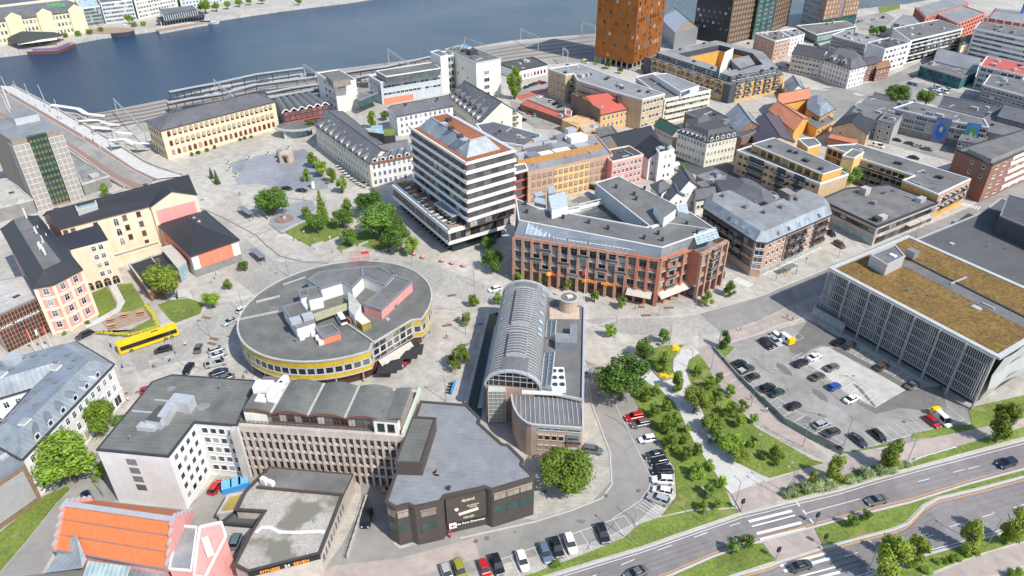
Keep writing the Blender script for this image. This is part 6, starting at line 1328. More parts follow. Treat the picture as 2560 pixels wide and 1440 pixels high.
for nm,lab,pts,h,wm_,rm,ki,kw,wn_ in[('black_gabled_hall','large hall with black tiled roof and white clock dormer',[(1560,388),(1655,364),(1592,322),(1495,345)],7,'render_offwhite','tile_black','gable',dict(rise=5,ax=0),[W_(0,2,6)]),('white_gabled_house','white house with two sharp gables and black roof',[(1622,397),(1690,384),(1660,358),(1592,368)],9,'render_white','tile_black','gable',dict(rise=4.5,ax=1),[W_(0,2,4,1,1.4)]),('white_cubic_house','small white block with paired windows in front of the black hall',[(1648,384),(1686,376),(1676,366),(1640,372)],12,'render_white','felt_dark','flat',{},[W_(0,3,2,1,1.6,u0=.3,u1=.9)]),('beige_corner_mansion','beige corner building with dark mansard roof and many sash windows',[(1768,356),(1843,340),(1795,308),(1695,330)],11,'render_pale','tile_dark','mans',dict(rise=3.6,ins=3.5),[W_(0,3,8,1.1,1.6,'x',z0=.5,z1=11),W_(3,3,9,1.1,1.6,'x',z0=.5,z1=11)]),('green_roof_annex','lower house with dark green tiled roof attached to the beige corner building',[(1682,337),(1708,328),(1662,302),(1636,314)],8.5,'concrete_warm','tile_green','gable',dict(rise=2.5,ax=1),[W_(3,2,6,1.1,1.5)]),('zinc_roof_workshop','old workshop with patched zinc roof between brown firewalls',[(1838,335),(1905,320),(1870,280),(1812,290)],8,'brick_brown','seam_zinc','gable',dict(rise=5,ax=1),[]),('brown_firewall_house','long brown rear building with dark roof and metal plant',[(1855,345),(1890,330),(1768,268),(1712,282)],8.5,'brick_brown','felt_dark','flat',{},[]),('purple_roof_house','dark purplish roofed house behind the yellow terrace block',[(1905,372),(1985,355),(1945,290),(1868,320)],7.5,'render_tan','tile_purple','gable',dict(rise=4,ax=1),[]),('orange_roof_house','large steep orange tiled roof at the crossing',[(1946,262),(2024,246),(2015,222),(1945,236)],7,'render_yellow','tile_orange_far','gable',dict(rise=3),[]),('orange_roof_courtyard','sprawling orange tiled roofs around a small yellow terrace',[(1985,328),(2022,296),(1962,262),(1922,274)],6,'render_yellow','tile_orange_far','gable',dict(rise=3,ax=1),[]),('yellow_corner_house','yellow corner house with striped zinc hipped roof',[(2050,293),(2087,272),(2058,246),(2020,243),(2018,272)],6.5,'render_yellow','seam_zinc','mans',dict(rise=2.6,ins=4),[W_(0,2,5)]),('yellow_low_annex','low flat-roofed yellow annex on the street corner',[(2042,322),(2086,300),(2060,285),(2010,300)],4.5,'render_yellow','felt','flat',{},[W_(0,1,4,1.6,1.6)]),('small_white_gable','small white gabled cottage beside the yellow balconies',[(1978,232),(2010,222),(1998,200),(1962,205)],6,'render_white','seam_zinc','gable',dict(rise=3,ax=1),[W_(0,2,2)]),('beige_gabled_house','beige rendered gable house with black roof beyond the yellow terraces',[(2080,318),(2168,336),(2180,312),(2110,292)],8,'render_tan','tile_black','gable',dict(rise=4,ax=1),[W_(0,2,2)]),('red_roof_cottages','low cottages with salmon red roofs at the foot of the beige gable',[(2072,345),(2140,360),(2150,335),(2095,324)],4,'brick_orange','tile_orange_far','gable',dict(rise=2),[]),('cluster_house','small white house with dark hipped roof behind the brick court',[(1648,484),(1678,466),(1655,451),(1628,463)],9,'render_white','slate_roof','hip',dict(rise=2,i0=.3,i1=.3),[W_(0,2,3,1,1.2)]),('cluster_gable_house','white gabled house with skylit grey roof in the inner lane',[(1700,478),(1742,464),(1728,436),(1680,446)],9,'render_white','slate_roof','gable',dict(rise=3.5,ax=1),[W_(0,2,3,1,1.3),W_(1,2,3,1,1.3)]),('cluster_low_house','white house with small red-trimmed dormer near the lane',[(1672,503),(1710,490),(1700,470),(1662,480)],7.5,'render_white','slate_roof','gable',dict(rise=2.6,ax=1),[W_(0,2,3,1,1.3)]),('pale_flat_hall','hall with smooth pale flat roof behind the slate-roofed church-like house',[(1782,462),(1815,441),(1793,426),(1740,441)],6,'brick_grey','felt_light','flat',{},[]),('brown_flat_hall','dark brown flat-roofed hall in the inner block',[(1815,505),(1845,492),(1775,452),(1740,458)],6,'brick_brown','felt','flat',{},[]),('brick_gabled_hall','old brick hall with rust-stained slate roof and patterned chimney',[(1812,492),(1915,530),(1965,504),(1880,452),(1790,452)],8,'brick_pale','slate_roof','mans',dict(rise=4,ins=7),[]),('low_dark_annex','low dark annex with black flat roof and vents behind the grey mansard',[(1900,520),(1964,498),(1930,480),(1870,490)],9,'render_grey','felt_dark','flat',{},[]),('brick_corner_block','orange brick block with white framed windows and rooftop terrace',[(1938,104),(1978,95),(1945,78),(1888,84)],12.5,'brick_pale','felt','flat',{},[W_(0,5,5,1.4,1.5),W_(3,5,5,1.2,1.4)]),('white_balcony_block','white apartment block with balconies behind the orange brick block',[(1978,96),(2012,86),(1990,72),(1950,78)],11,'render_white','felt_light','flat',{},[W_(0,4,4,1.6,1.5)]),('grey_mansard_house','grey-white townhouse with brown scalloped roof at the crossing',[(1980,134),(2054,149),(2070,128),(2003,115)],11,'render_grey2','tile_dark','gable',dict(rise=3.5),[W_(0,4,8,1.8,1.4,'d')]),('white_corner_mansion','white corner townhouse with slate roof and tall sash windows',[(2054,148),(2127,173),(2167,163),(2152,141),(2078,127)],11,'render_offwhite','slate_roof','mans',dict(rise=3.8,ins=5),[W_(0,4,9,1.2,1.7,'x'),W_(1,4,5,1.2,1.7,'x')]),('red_brick_house','three-storey red brick house with brown roof next to the white corner',[(2162,164),(2194,158),(2182,145),(2152,148)],9.5,'brick_red','tile_dark','gable',dict(rise=2.5),[W_(0,3,3,1.2,1.6)]),('small_brick_house','small two-storey red brick house with bronze roof',[(2192,174),(2226,166),(2212,152),(2184,158)],7,'brick_red','copper_pale','gable',dict(rise=2),[W_(0,2,4,1.2,1.5)]),('white_grid_office','white grid-fronted office with black roof and balcony frame',[(2213,124),(2274,108),(2222,95),(2168,108)],14,'render_white','felt_dark','flat',{},[W_(0,4,6,3,1.7,'d')]),('white_gallery_flats','pale grey flats with many small balconies and roof gardens',[(2080,89),(2165,112),(2205,98),(2110,76)],9.5,'render_grey2','felt_light','flat',{},[W_(0,4,9,1.8,1.5,'d')]),('long_banded_office','long office with continuous white bands along the street',[(2276,103),(2408,72),(2345,50),(2232,72)],14,'render_white','felt','flat',{},[W_(0,6,3,26,1.2,'b'),W_(0,6,3,26,1.2,'b')]),('white_banded_slab','wide white-banded office slab at the upper right of town',[(2436,72),(2600,106),(2640,82),(2450,55)],17,'render_white','felt','flat',{},[W_(0,6,6,12,1.5,'b')]),('blue_metal_hall','steep pale metal roofed hall behind the painted wall',[(2335,152),(2440,178),(2452,146),(2347,121)],5,'metal_light','felt_blue','gable',dict(rise=4),[]),('painted_wall_hall','low dark-roofed hall with colourful painted end wall',[(2300,165),(2404,196),(2442,180),(2334,154)],6,'mural_teal','felt','flat',{},[]),('balcony_frame_flats','flats with red roof edge and tall white balcony frames',[(2450,165),(2560,190),(2590,165),(2467,142)],12,'render_grey2','tile_red','flat',{},[W_(0,4,6,3.2,1.8,'b')]),('olive_office','olive-grey office block with panelled window rows',[(2457,213),(2600,252),(2640,215),(2475,188)],9.5,'concrete_dark','felt','flat',{},[W_(0,3,12,2.0,1.4,'d')]),('dark_roof_shop','low shop with broad grey roof beside the road bend',[(2130,280),(2200,306),(2255,285),(2262,262),(2170,240)],6,'render_grey','felt','flat',{},[W_(0,2,5)]),('black_roof_hall','broad hall with plain black roof in the upper right blocks',[(2345,266),(2490,302),(2508,270),(2357,240)],6,'render_grey','felt_dark','flat',{},[]),('grey_roof_terraces','jumble of dark flat-roofed buildings at the right edge',[(2420,320),(2600,360),(2600,290),(2500,272)],8,'concrete_dark','felt','flat',{},[W_(0,2,6)]),('slate_rear_building','dark rear building with pitched slate roof by the right edge',[(2495,292),(2600,320),(2610,285),(2520,262)],10,'concrete_dark','slate_roof','gable',dict(rise=3),[]),('slate_roof_terrace','grey slate roofed terrace between the yellow corner and the brick white corner',[(2178,250),(2215,262),(2225,245),(2190,236)],5,'render_grey','slate_roof','gable',dict(rise=2.5),[W_(0,1,4)]),('bronze_roof_house','low house with brown tiled roof beside the purple roof',[(1880,392),(1935,372),(1905,350),(1855,362)],5,'brick_pale','tile_dark','gable',dict(rise=2.5),[W_(0,1,5)]),('grey_hipped_house','grey house with dark hipped roof behind the beige corner mansion',[(1745,322),(1790,312),(1765,290),(1715,300)],7.5,'render_grey2','slate_roof','hip',dict(rise=3,i0=.3,i1=.3),[]),('white_low_workshop','low white workshop with felt roof by the black gabled hall',[(1608,352),(1640,345),(1622,328),(1592,335)],6,'render_offwhite','felt','flat',{},[W_(0,1,4)]),('brown_flat_annex','brown flat-roofed annex between plant building and red roof house',[(1500,345),(1545,335),(1530,316),(1490,322)],6,'brick_pale','felt_green','flat',{},[W_(0,1,4)]),('low_slate_wing','low slate wing beside the white corner of the inner lane',[(1742,500),(1790,492),(1775,470),(1735,474)],6,'render_offwhite','slate_roof','gable',dict(rise=2.4),[W_(0,1,5)]),('grey_back_house','grey flat house behind the dark roof shop',[(2262,275),(2300,268),(2285,250),(2250,256)],7,'render_grey2','felt','flat',{},[W_(0,2,4)]),('striped_roof_block','dark flat block between the murals and the red brick slab',[(2395,352),(2455,362),(2475,335),(2410,328)],6,'concrete_dark','felt','flat',{},[W_(0,2,6)]),('cream_villa','ornate cream villa with grey roof squeezed beside the banded slab',[(2405,112),(2440,104),(2432,88),(2400,94)],8,'render_cream','slate_roof','hip',dict(rise=3,i0=.3,i1=.3),[W_(0,2,3,1.2,1.8)]),('grey_concrete_house','grey concrete building between the shop and the white-framed block',[(2195,302),(2236,312),(2262,282),(2225,272)],9,'render_grey','felt','flat',{},[W_(0,3,2),W_(3,3,2)])]:
 P=g2(pts,h);b=Bd(nm,lab,P,h)
 b.wall(wm_,top=rm)
 if ki=='flat':b.flat(rm,'trim_white' if h>9 else 'metal_grey')
 elif ki=='mans':mansard(b,rm,rm,kw['rise'],kw['ins'])
 elif ki=='gable':b.pitched(rm,kw['rise'],0,0,kw.get('ax',0),wallm=wm_)
 else:b.pitched(rm,kw['rise'],kw['i0'],kw['i1'],wallm=wm_)
 for w in wn_:b.win(*w[:-1],**w[-1])
 if nm=='beige_corner_mansion':slopeinfo(b,0,3.6,3.5);b.dormers(0,5,.05,1.4,1.6,'tile_dark');slopeinfo(b,3,3.6,3.5);b.dormers(0,6,.05,1.4,1.6,'tile_dark')
 if nm=='white_corner_mansion':slopeinfo(b,0,3.8,5);b.dormers(0,2,.3,3.5,1.6,'slate_roof');b.skylights(0,3,.5)
 if nm in('long_banded_office','white_gallery_flats'):b.balcony(0,8,3,4,1,z0=3)
 if ki=='flat' and h>7:
  c=Vector((sum(p[0]for p in P)/len(P),sum(p[1]for p in P)/len(P),h))
  for k in range(4):
   x=c.lerp(Vector((*P[k%len(P)],h)),.45);m=MB();m.box(x.x,x.y,h,1.2+k*.5,1.4,.8+.4*(k%2),b.ang());m.build('roof_vent',['metal_dark','metal_light'][k%2],b.t)
 b.done()
def mansard_flats():
 h=12;P=g2([(1760,520),(1890,604),(1916,607),(2078,536),(2070,508),(1996,478),(1962,502),(1899,524),(1824,484),(1765,497)],h);s=Bd('mansard_apartments','brown apartment block with pale grey mansard roof and loggias',P,h);s.wall('brick_pale',top='felt_light')
 mansard(s,'seam_zinc','felt_light',2.6,2.2)
 s.win(0,3,10,2.6,2.0,'b','trim_brown',z0=2.6,z1=12);s.win(1,4,1,3,1.8,'b','trim_white',z0=2.4,z1=12);s.win(2,3,14,1.1,1.5,'p',z0=3,z1=12);s.win(2,1,10,2.6,2.2,'d',glass='glass_teal',z0=.2,z1=3,sill=.1)
 p,e=s.edge(2);d=(e-p).normalized();n=Vector((d.y,-d.x,0))
 for u0,u1 in((.30,.62),(.74,.95)):
  m=MB();a,c=p.lerp(e,u0)+n*.15,p.lerp(e,u1)+n*.15;m.bar(a+Vector((0,0,7.4)),c+Vector((0,0,7.4)),.4,8.8);m.build('loggia_bay','glass_shade',s.t)
  s.win(0,3,5,1.8,1.5,'d','trim_brown','glass',z0=3.4,z1=11.8,pq=(a+n*.2,c+n*.2));s.balcony(0,3,3,2.0,.8,z0=3.2,z1=11.8,pq=(a+n*.2,c+n*.2),m='trim_brown')
 p,e=s.edge(0);d=(e-p).normalized();n=Vector((d.y,-d.x,0));m=MB();m.bar(p.lerp(e,0)+n*.1+Vector((0,0,7.3)),p.lerp(e,.8)+n*.1+Vector((0,0,7.3)),.2,9);m.build('dark_facade','dark_clad',s.t);s.win(0,3,9,2.6,1.9,'b','trim_brown',z0=3,z1=11.7,pq=(p+n*.22,p.lerp(e,.8)+n*.22));s.balcony(0,6,3,2.4,1,z0=2.8,z1=11.7,u1=.8,m='trim_brown')
 slopeinfo(s,2,2.6,2.2);s.skylights(0,5,.4,u0=.1,u1=.9);s.skylights(0,2,.5,2.4,1.9,u0=.45,u1=.7);slopeinfo(s,0,2.6,2.2);s.skylights(0,4,.5,1.2,1.2,u0=.4)
 s.vents([(1810,492),(1865,520),(1913,533),(1955,520),(1975,500),(1993,500)],14.6,'metal_grey',1.3,1);s.box(1968,492,14.6,5,3,2,'brick_brown','felt_light');s.done()
mansard_flats()
s=B('flat_roof_shops','two-storey shop building with wide plain grey roof on the street',[(2193,568),(2345,508),(2224,463),(2115,472),(2049,500)],7,'concrete_warm','felt',par='metal_dark',wins=[W_(0,1,16,2.2,1.5,'d','metal_dark',z0=3.8,z1=6.4),W_(4,1,10,2.6,1.4,'d','metal_dark',z0=3.8,z1=6.4),W_(0,1,12,2.6,2.2,'v',z0=.3,z1=3,sill=.1),W_(4,1,10,3,2.2,'v',glass='glass_teal',z0=.3,z1=3,sill=.1)])
s.box(2160,485,7,3,2.6,2.6,'concrete_warm','metal_light',name='chimney');s.vents([(2190,552)],7,'metal_dark',2,1.4);m=MB();p,e=s.edge(0);d=(e-p).normalized();n=Vector((d.y,-d.x,0));m.bar(p.lerp(e,.5)+n*.8+Vector((0,0,3.2)),p.lerp(e,.9)+n*.8+Vector((0,0,3.2)),1.6,.2);m.build('awning','awning',s.t);text('lettering','UNO-X',.9,p.lerp(e,.1)+n*.3+Vector((0,0,3.2)),d,n,'sign_white',s.t)
def ochre_terraces():
 h=9.5;P=g2([(1842,377),(2050,461),(2121,437),(1925,352)],h);s=Bd('ochre_terrace_block','tan brick terrace block with bright ochre penthouse and dark balconies',P,h);s.wall('render_tan',top='felt');s.flat('felt','trim_white');Q=g2([(1880,361),(2057,436),(2105,421),(1935,345)],h+3);m=MB();m.prism(Q,h,h+3,0,1);m.build('penthouse',['render_yellow','felt'],s.t);m=MB()
 for i in range(4):m.bar((*Q[i],h+3.05),(*Q[(i+1)%4],h+3.05),.35,.35)
 m.build('roof_edge','trim_white',s.t);q=(Vector((*Q[0],0)),Vector((*Q[1],0)));s.win(0,1,9,2.4,1.9,'d','metal_dark',z0=h+.1,z1=h+2.8,pq=q)
 s.win(0,3,14,1.6,1.0,'d','metal_dark',z0=.5,z1=9.4);p,e=s.edge(0);d=(e-p).normalized();n=Vector((d.y,-d.x,0))
 for u0,u1 in((.17,.36),(.52,.62),(.72,.84)):m=MB();m.bar(p.lerp(e,u0)+n*.06+Vector((0,0,5)),p.lerp(e,u1)+n*.06+Vector((0,0,5)),.14,9.6);m.build('loggia','dark_clad_grey',s.t);s.balcony(0,2,3,4.2,1.1,z0=.8,z1=9.6,u0=u0,u1=u1)
 s.vents([(1925,369),(1975,380),(1990,384),(2010,402),(2017,405),(2052,424)],h+3,'metal_dark',1.2,.8);s.pbox([(2020,370),(2052,362),(2035,345),(1995,348)],h,h+4,'render_yellow','felt','penthouse','trim_white');s.done()
 P=g2([(2180,470),(2256,453),(2286,441),(2346,487),(2426,449),(2340,420),(2137,360),(2065,365),(2100,375)],9.5);P=g2([(2256,452),(2345,488),(2426,449),(2140,361),(2068,366),(2152,398),(2285,441)],9.5)
 s=Bd('yellow_gallery_block','long yellow gallery-access block with pink brick street end',P,9.5);s.wall('render_yellow',top='felt');s.flat('felt','trim_white');p,e=s.edge(1);d=(e-p).normalized();n=Vector((d.y,-d.x,0));m=MB();m.bar(p+n*.1+Vector((0,0,6.2)),e+n*.1+Vector((0,0,6.2)),.3,6.8);m.build('brick_end','brick_pale',s.t);s.win(0,2,6,1.6,1.3,'p',z0=3.2,z1=9.4,pq=(p+n*.26,e+n*.26));s.balcony(1,3,2,3.2,1.4,z0=3.4,z1=9.6,u0=.1)
 s.win(5,3,8,2,2,'d','trim_brown',z0=.3,z1=9.3);s.win(4,3,6,2,2,'d','trim_brown',z0=.3,z1=9.3);s.balcony(5,4,3,4.5,1.8,z0=.8,z1=9.5);s.pbox([(2106,390),(2136,396),(2160,381),(2130,373)],0,12,'render_ochre2','felt','stair_tower','trim_white');s.vents([(2240,410),(2250,412),(2343,445),(2352,447)],9.5,'metal_dark',1.2,.9);s.done()
ochre_terraces()
s=B('red_brick_slab','tall red brick slab with white-banded street front',[(2482,413),(2640,345),(2560,325),(2390,375)],15,'brick_red','felt',par='metal_dark',wins=[W_(0,4,8,2.4,1.4,'b'),W_(3,4,3,1.2,1.3,only=[(3,1),(2,1),(3,2),(2,2)])]);p,e=s.edge(0);d=(e-p).normalized();n=Vector((d.y,-d.x,0))
for z in(2.5,5.6,8.7,11.8,14.3):m=MB();m.bar(p.lerp(e,.3)+n*.2+Vector((0,0,z)),e+n*.2+Vector((0,0,z)),.4,1.2);m.build('white_band','trim_white',s.t)
s.pbox([(2480,398),(2620,340),(2560,325),(2420,372)],15,17,'concrete_dark','felt','attic');s.done()
s=B('mural_gallery_block','white-framed three-storey block with two large painted murals',[(2232,272),(2356,300),(2472,320),(2460,300),(2282,256)],10.5,'concrete_dark','felt',par='trim_white',wins=[W_(0,3,4,7.5,1.7,'b',z0=3,z1=10.2),W_(1,3,3,6,1.7,'b',z0=3,z1=10)])
p,e=s.edge(0);d=(e-p).normalized();n=Vector((d.y,-d.x,0));p1,e1=s.edge(1)
for a,c,mm,m2 in((p.lerp(e,.9),p1.lerp(e1,.22),'mural_pink','mural_blue'),(p1.lerp(e1,.55),p1.lerp(e1,.85),'mural_sky','mural_green')):
 m=MB();m.bar(a+n*.7+Vector((0,0,5.8)),c+n*.7+Vector((0,0,5.8)),.3,12);o=m.build('mural_wall',mm,s.t);m=MB();q=a.lerp(c,.5)+n*.9;dd=(c-a).normalized();L_=(c-a).length
 m.face([q+dd*L_*.34*math.cos(i*.5)+Vector((0,0,6+4.2*math.sin(i*.5)))for i in range(12)]);m.build('painted_shape',m2,o);m=MB();q+=n*.04;m.face([q+dd*L_*.1*math.cos(i*.8)+Vector((0,0,6.5+1.3*math.sin(i*.8)))for i in range(8)]);m.build('painted_shape','sign_cream',o)
s.done()
s=B('dark_roof_warehouse','wide low building with dark felt roof beyond the mossy garage',[(2300,640),(2640,800),(2700,560),(2500,498),(2452,534),(2290,600)],8,'concrete_dark','felt_asph',par='metal_light')
s.pbox([(2545,590),(2575,575),(2530,555),(2492,565)],8,9.6,'trim_white','felt_dark','roof_light');s.pbox([(2500,540),(2640,600),(2640,520),(2520,488)],8,14,'dark_clad_grey','felt_dark','raised_block','metal_grey');s.done()
for nm,lab,pts,h in(('scaffolded_block','unfinished apartment block wrapped in red scaffolding by the river',[(2395,60),(2462,34),(2400,12),(2320,25)],14),('unfinished_frame','unfinished dark concrete frame with open floors below a mobile crane',[(2232,58),(2316,74),(2350,48),(2260,36)],11),('red_shell_block','long red-primed building shell at the top of town',[(2315,42),(2420,8),(2400,-14),(2290,18)],15),('distant_red_block','far red-edged low building beyond the white banded slab',[(2470,45),(2620,70),(2640,35),(2490,20)],8)):
 P=g2(pts,h);s=Bd(nm,lab,P,h);b=MB();b.prism(s.inset(.8),-.3,h,0,1);b.build('wall',['concrete_dark','felt_light'],s.t);fr='concrete' if nm=='unfinished_frame' else 'scaffold'
 for i in(0,1,3):
  p,e=s.edge(i);L_=(e-p).length;m=MB()
  for k in range(int(L_/6)+1):x=p.lerp(e,min(1,k*6/L_));m.bar(x,x+Vector((0,0,h)),.9,.9)
  for k in range(int(h/2.8)+1):m.bar(p+Vector((0,0,2.8*k)),e+Vector((0,0,2.8*k)),.5,.9)
  m.build('scaffold',fr,s.t)
c=thing('tower_crane','blue lattice tower crane at the upper right edge','crane',G(2545,60));x=G(2545,60);m=MB();m.bar(x,x+Vector((0,0,40)),1.6,1.6);m.build('mast','sign_blue',c);m=MB();m.bar(x+Vector((-20,0,38)),x+Vector((30,10,40)),1.2,1.2);m.build('jib','sign_blue',c)
s=Bd('palace_hotel','long yellow palace hotel on the far bank with grey mansard roofs',g2([(-60,62),(205,26),(190,8),(-80,40)],15),15);s.wall('render_cream');mansard(s,'slate_roof','seam_grey',4,6);s.win(0,3,26,1.6,2.6,'x',z0=.5,z1=14.8)
for u in(.33,.62,.93):p,e=s.edge(0);d=(e-p).normalized();n=Vector((d.y,-d.x,0));m=MB();q=p.lerp(e,u);m.prism([tuple(v.xy)for v in(q-d*5,q-d*5+n*1.5,q+d*5+n*1.5,q+d*5)],0,17);m.face([q-d*5+n*1.5+Vector((0,0,17)),q+d*5+n*1.5+Vector((0,0,17)),q+n*1.5+Vector((0,0,20))]);m.build('gabled_bay','render_cream',s.t)
text('roof_sign','Lyche',5,G(140,12,20),(1,.2,0),(.2,-1,.1),'sign_green',s.t);s.done()
for nm,lab,pts,h,wm_,rm,wn_ in[('glass_gable_building','glass-fronted building with pointed gable on the far bank',[(215,67),(262,60),(240,34),(200,40)],13,'glass_teal','glass_roof',[W_(0,5,9,3,2,'d','metal_light')]),('white_bank_office','pale office block with rows of dark square windows across the river',[(265,60),(343,50),(325,20),(250,30)],15,'render_bluegrey','felt',[W_(0,5,12,2.2,1.7,'d')]),('striped_bank_flats','flats with orange balcony bands on the far riverside',[(347,48),(448,26),(430,-2),(330,16)],16,'render_offwhite','felt',[W_(0,5,14,2.2,1.7,'x')]),('low_bank_offices','light blue-grey low offices behind the riverside trees',[(455,24),(560,6),(540,-15),(440,2)],9,'render_bluegrey','felt',[W_(0,3,12,2,1.4)]),('rear_bank_row','cream rooftops crowded behind the palace hotel',[(-40,20),(200,-10),(180,-40),(-80,-10)],15,'render_cream','slate_roof',[])]:
 B(nm,lab,pts,h,wm_,rm,wins=wn_,z=0 if nm!='rear_bank_row' else None)
def float_rest():
 s=Bd('floating_restaurant','two-storey glass restaurant on a floating deck by the far quay',g2([(402,70),(514,50),(502,38),(392,54)],2),9);b=MB();b.prism(g2([(398,80),(519,58),(505,40),(380,62)],-1.5),-3.5,-1.5,0,1);b.build('pontoon',['concrete','wood_deck'],s.t)
 b=MB();b.prism(g2([(405,68),(513,50),(503,40),(393,56)],-1),-1.5,3,0,1);b.build('lower_floor',['glass','metal_dark'],s.t);b=MB();b.prism(g2([(412,52),(495,38),(485,28),(400,38)],4),3,8.6,0,1);b.build('upper_floor',['glass_mid','seam_grey'],s.t);b=MB();b.prism(g2([(391,54),(514,40),(510,36),(392,50)],3.4),3,3.5,0,0,bot=True);b.build('canopy','metal_dark',s.t);m=MB()
 for k in range(16):x=G(405+108*k/15,68-18*k/15,-1);m.bar(x,x+Vector((0,0,4)),.4,.4);x=G(412+83*k/15,52-14*k/15,4);m.bar(x,x+Vector((0,0,4)),.35,.35)
 m.build('mullions','trim_white',s.t)
 t=thing('tent_restaurant','waterside restaurant under a dark peaked tent roof on a timber deck','restaurant',G(90,110));b=MB();b.prism(g2([(15,134),(55,129),(142,127),(188,108),(170,98),(20,112)],-1),-3.5,-1,0,1);b.build('deck',['trim_brown','wood_deck'],t)
 pk=G(55,78,9);ring_=[G(17,100,4),G(45,110,4),G(150,92,4),G(162,86,4),G(135,80,4.5),G(20,92,4)];pk2=G(128,80,7);m=MB();m.face([ring_[0],ring_[1],pk]);m.face([ring_[1],ring_[2],pk2,pk]);m.face([ring_[2],ring_[3],pk2]);m.face([ring_[3],ring_[4],pk2]);m.face([ring_[4],ring_[5],pk,pk2]);m.face([ring_[5],ring_[0],pk]);m.build('tent_roof','fabric_dark',t)
 m=MB();m.face([G(44,112,3.6),G(143,99,3.6),G(141,94,4.2),G(45,107,4.2)]);m.build('awning','fabric_white',t);m=MB();m.bar(G(44,124,0),G(142,122,0),.3,1);m.bar(G(142,122,0),G(175,108,0),.3,1);m.build('railing','mural_purple',t)
 for k in range(14):x=G(50+k*8.5,119-k*1.0-(k%2)*4,-1);m=MB();m.box(x.x,x.y,-1,2,2,1.2,.3,0);m.build('table',['fabric_white','fabric_white','pallet_wood'][k%3],t)
 t=thing('round_pier','curved timber pier bulging from the far quay','pier',G(280,82));m=MB();c=G(280,80,-1);m.prism([(c.x+17*math.cos(a*.35),c.y+11*math.sin(a*.35))for a in range(18)],-3.5,.2,0,1);m.build('deck',['metal_dark','wood_deck'],t)
 t=thing('motor_boat','white motor boat moored beside the floating restaurant','boat',G(519,60,-3),rz=.15);ORG[t.name]=Vector((0,0,0));m=MB();L_=[(-9,2.2),(-3,2.6),(4,2.2),(10,0)];top=[(x,y)for x,y in L_]+[(x,-y)for x,y in L_[:-1][::-1]];bt=[(x*.85,y*.6)for x,y in top]
 m.face([(x,y,1.7)for x,y in top][::-1]);
 for i in range(len(top)):j=(i+1)%len(top);m.face([(*top[i],1.7),(*top[j],1.7),(*bt[j],0),(*bt[i],0)])
 m.build('hull','trim_white',t);m=MB();m.box(-1,0,1.7,7,3,1.3,0,0,1);m.build('cabin',['glass','trim_white'],t)
float_rest()
def bridge():
 def zz(x,y):t=max(0,min(1,(470-y)/210));return 6.5*t*t*(3-2*t)
 rows=[]
 ys=[(-40,[-160,-150,-120,-60,-40,-20])]
 L_=[[(-260,200),(166,375),(268,446),(330,480)],[(-240,190),(166,362),(266,436),(334,474)],[(-230,180),(170,355),(300,440),(372,470)],[(-30,205),(0,226),(222,358),(327,424),(380,452)],[(-25,196),(5,220),(236,354),(340,424),(392,447)],[(-10,180),(0,199),(122,262),(290,360),(375,414),(460,440)]]
 def at(pl,t):
  y=215+(470-215)*t;pts=pl
  y=max(min(y,pts[-1][1]),pts[0][1])
  for a,b in zip(pts,pts[1:]):
   if a[1]<=y<=b[1]:k=(y-a[1])/(b[1]-a[1]);x=a[0]+(b[0]-a[0])*k;break
  else:x,y=pts[-1]
  return G(x,y,zz(x,y)+.25)
 t=thing('road_bridge','sloping road bridge with brown cycle lanes and pale stone walkway','bridge',G(250,400));N_=16
 for i,(nm,mt)in enumerate((('cycle_lane','brown_lane'),('verge','brown_lane'),('roadway','asphalt'),('cycle_lane','brown_lane'),('walkway','white_paving'))):
  m=MB()
  for k in range(N_):a,b,c,d=at(L_[i],k/N_),at(L_[i+1],k/N_),at(L_[i+1],(k+1)/N_),at(L_[i],(k+1)/N_);m.face([d,c,b,a])
  m.build(nm,mt,t)
 for i in(0,5):
  m=MB()
  for k in range(N_):a,b=at(L_[i],k/N_),at(L_[i],(k+1)/N_);m.face([Vector((a.x,a.y,-3)),Vector((b.x,b.y,-3)),b,a]);m.bar(a+Vector((0,0,.5)),b+Vector((0,0,.5)),.5,1.0)
  m.build('side_wall','concrete',t)
 for i in(3,4,1):
  m=MB()
  for k in range(N_):m.bar(at(L_[i],k/N_)+Vector((0,0,.08)),at(L_[i],(k+1)/N_)+Vector((0,0,.08)),.35,.15)
  m.build('kerb','kerb_stone',t)
 for k,(a,b,c,d)in enumerate((((128,262),(195,272),(215,284),(262,290)),((195,302),(245,300),(262,308),(297,312)),((228,318),(275,322),(290,330),(330,334)),((270,350),(310,348),(335,358),(378,358)))):
  s=thing('covered_stairs',['white covered stair nearest the water','second white covered stair from the water','third white covered stair from the water','white covered stair closest to the station'][k]+' descending from the bridge','stairs',G(*d),'covered stairs from bridge to platforms');P=[G(*a,8),G(*b,6.5),G(*c,4.5),G(*d,2.5)];m=MB();m2=MB()
  for p,q in zip(P,P[1:]):m.bar(p,q,2.4,.3);m2.bar(p+Vector((0,0,-2.6)),q+Vector((0,0,-2.6)),2.2,.4)
  m.build('roof','trim_white',s);m2.build('steps','concrete',s)
  for p in P:m=MB();m.tube((p.x,p.y,0),p,.12,n=5);m.build('post','metal_grey',s)
bridge()
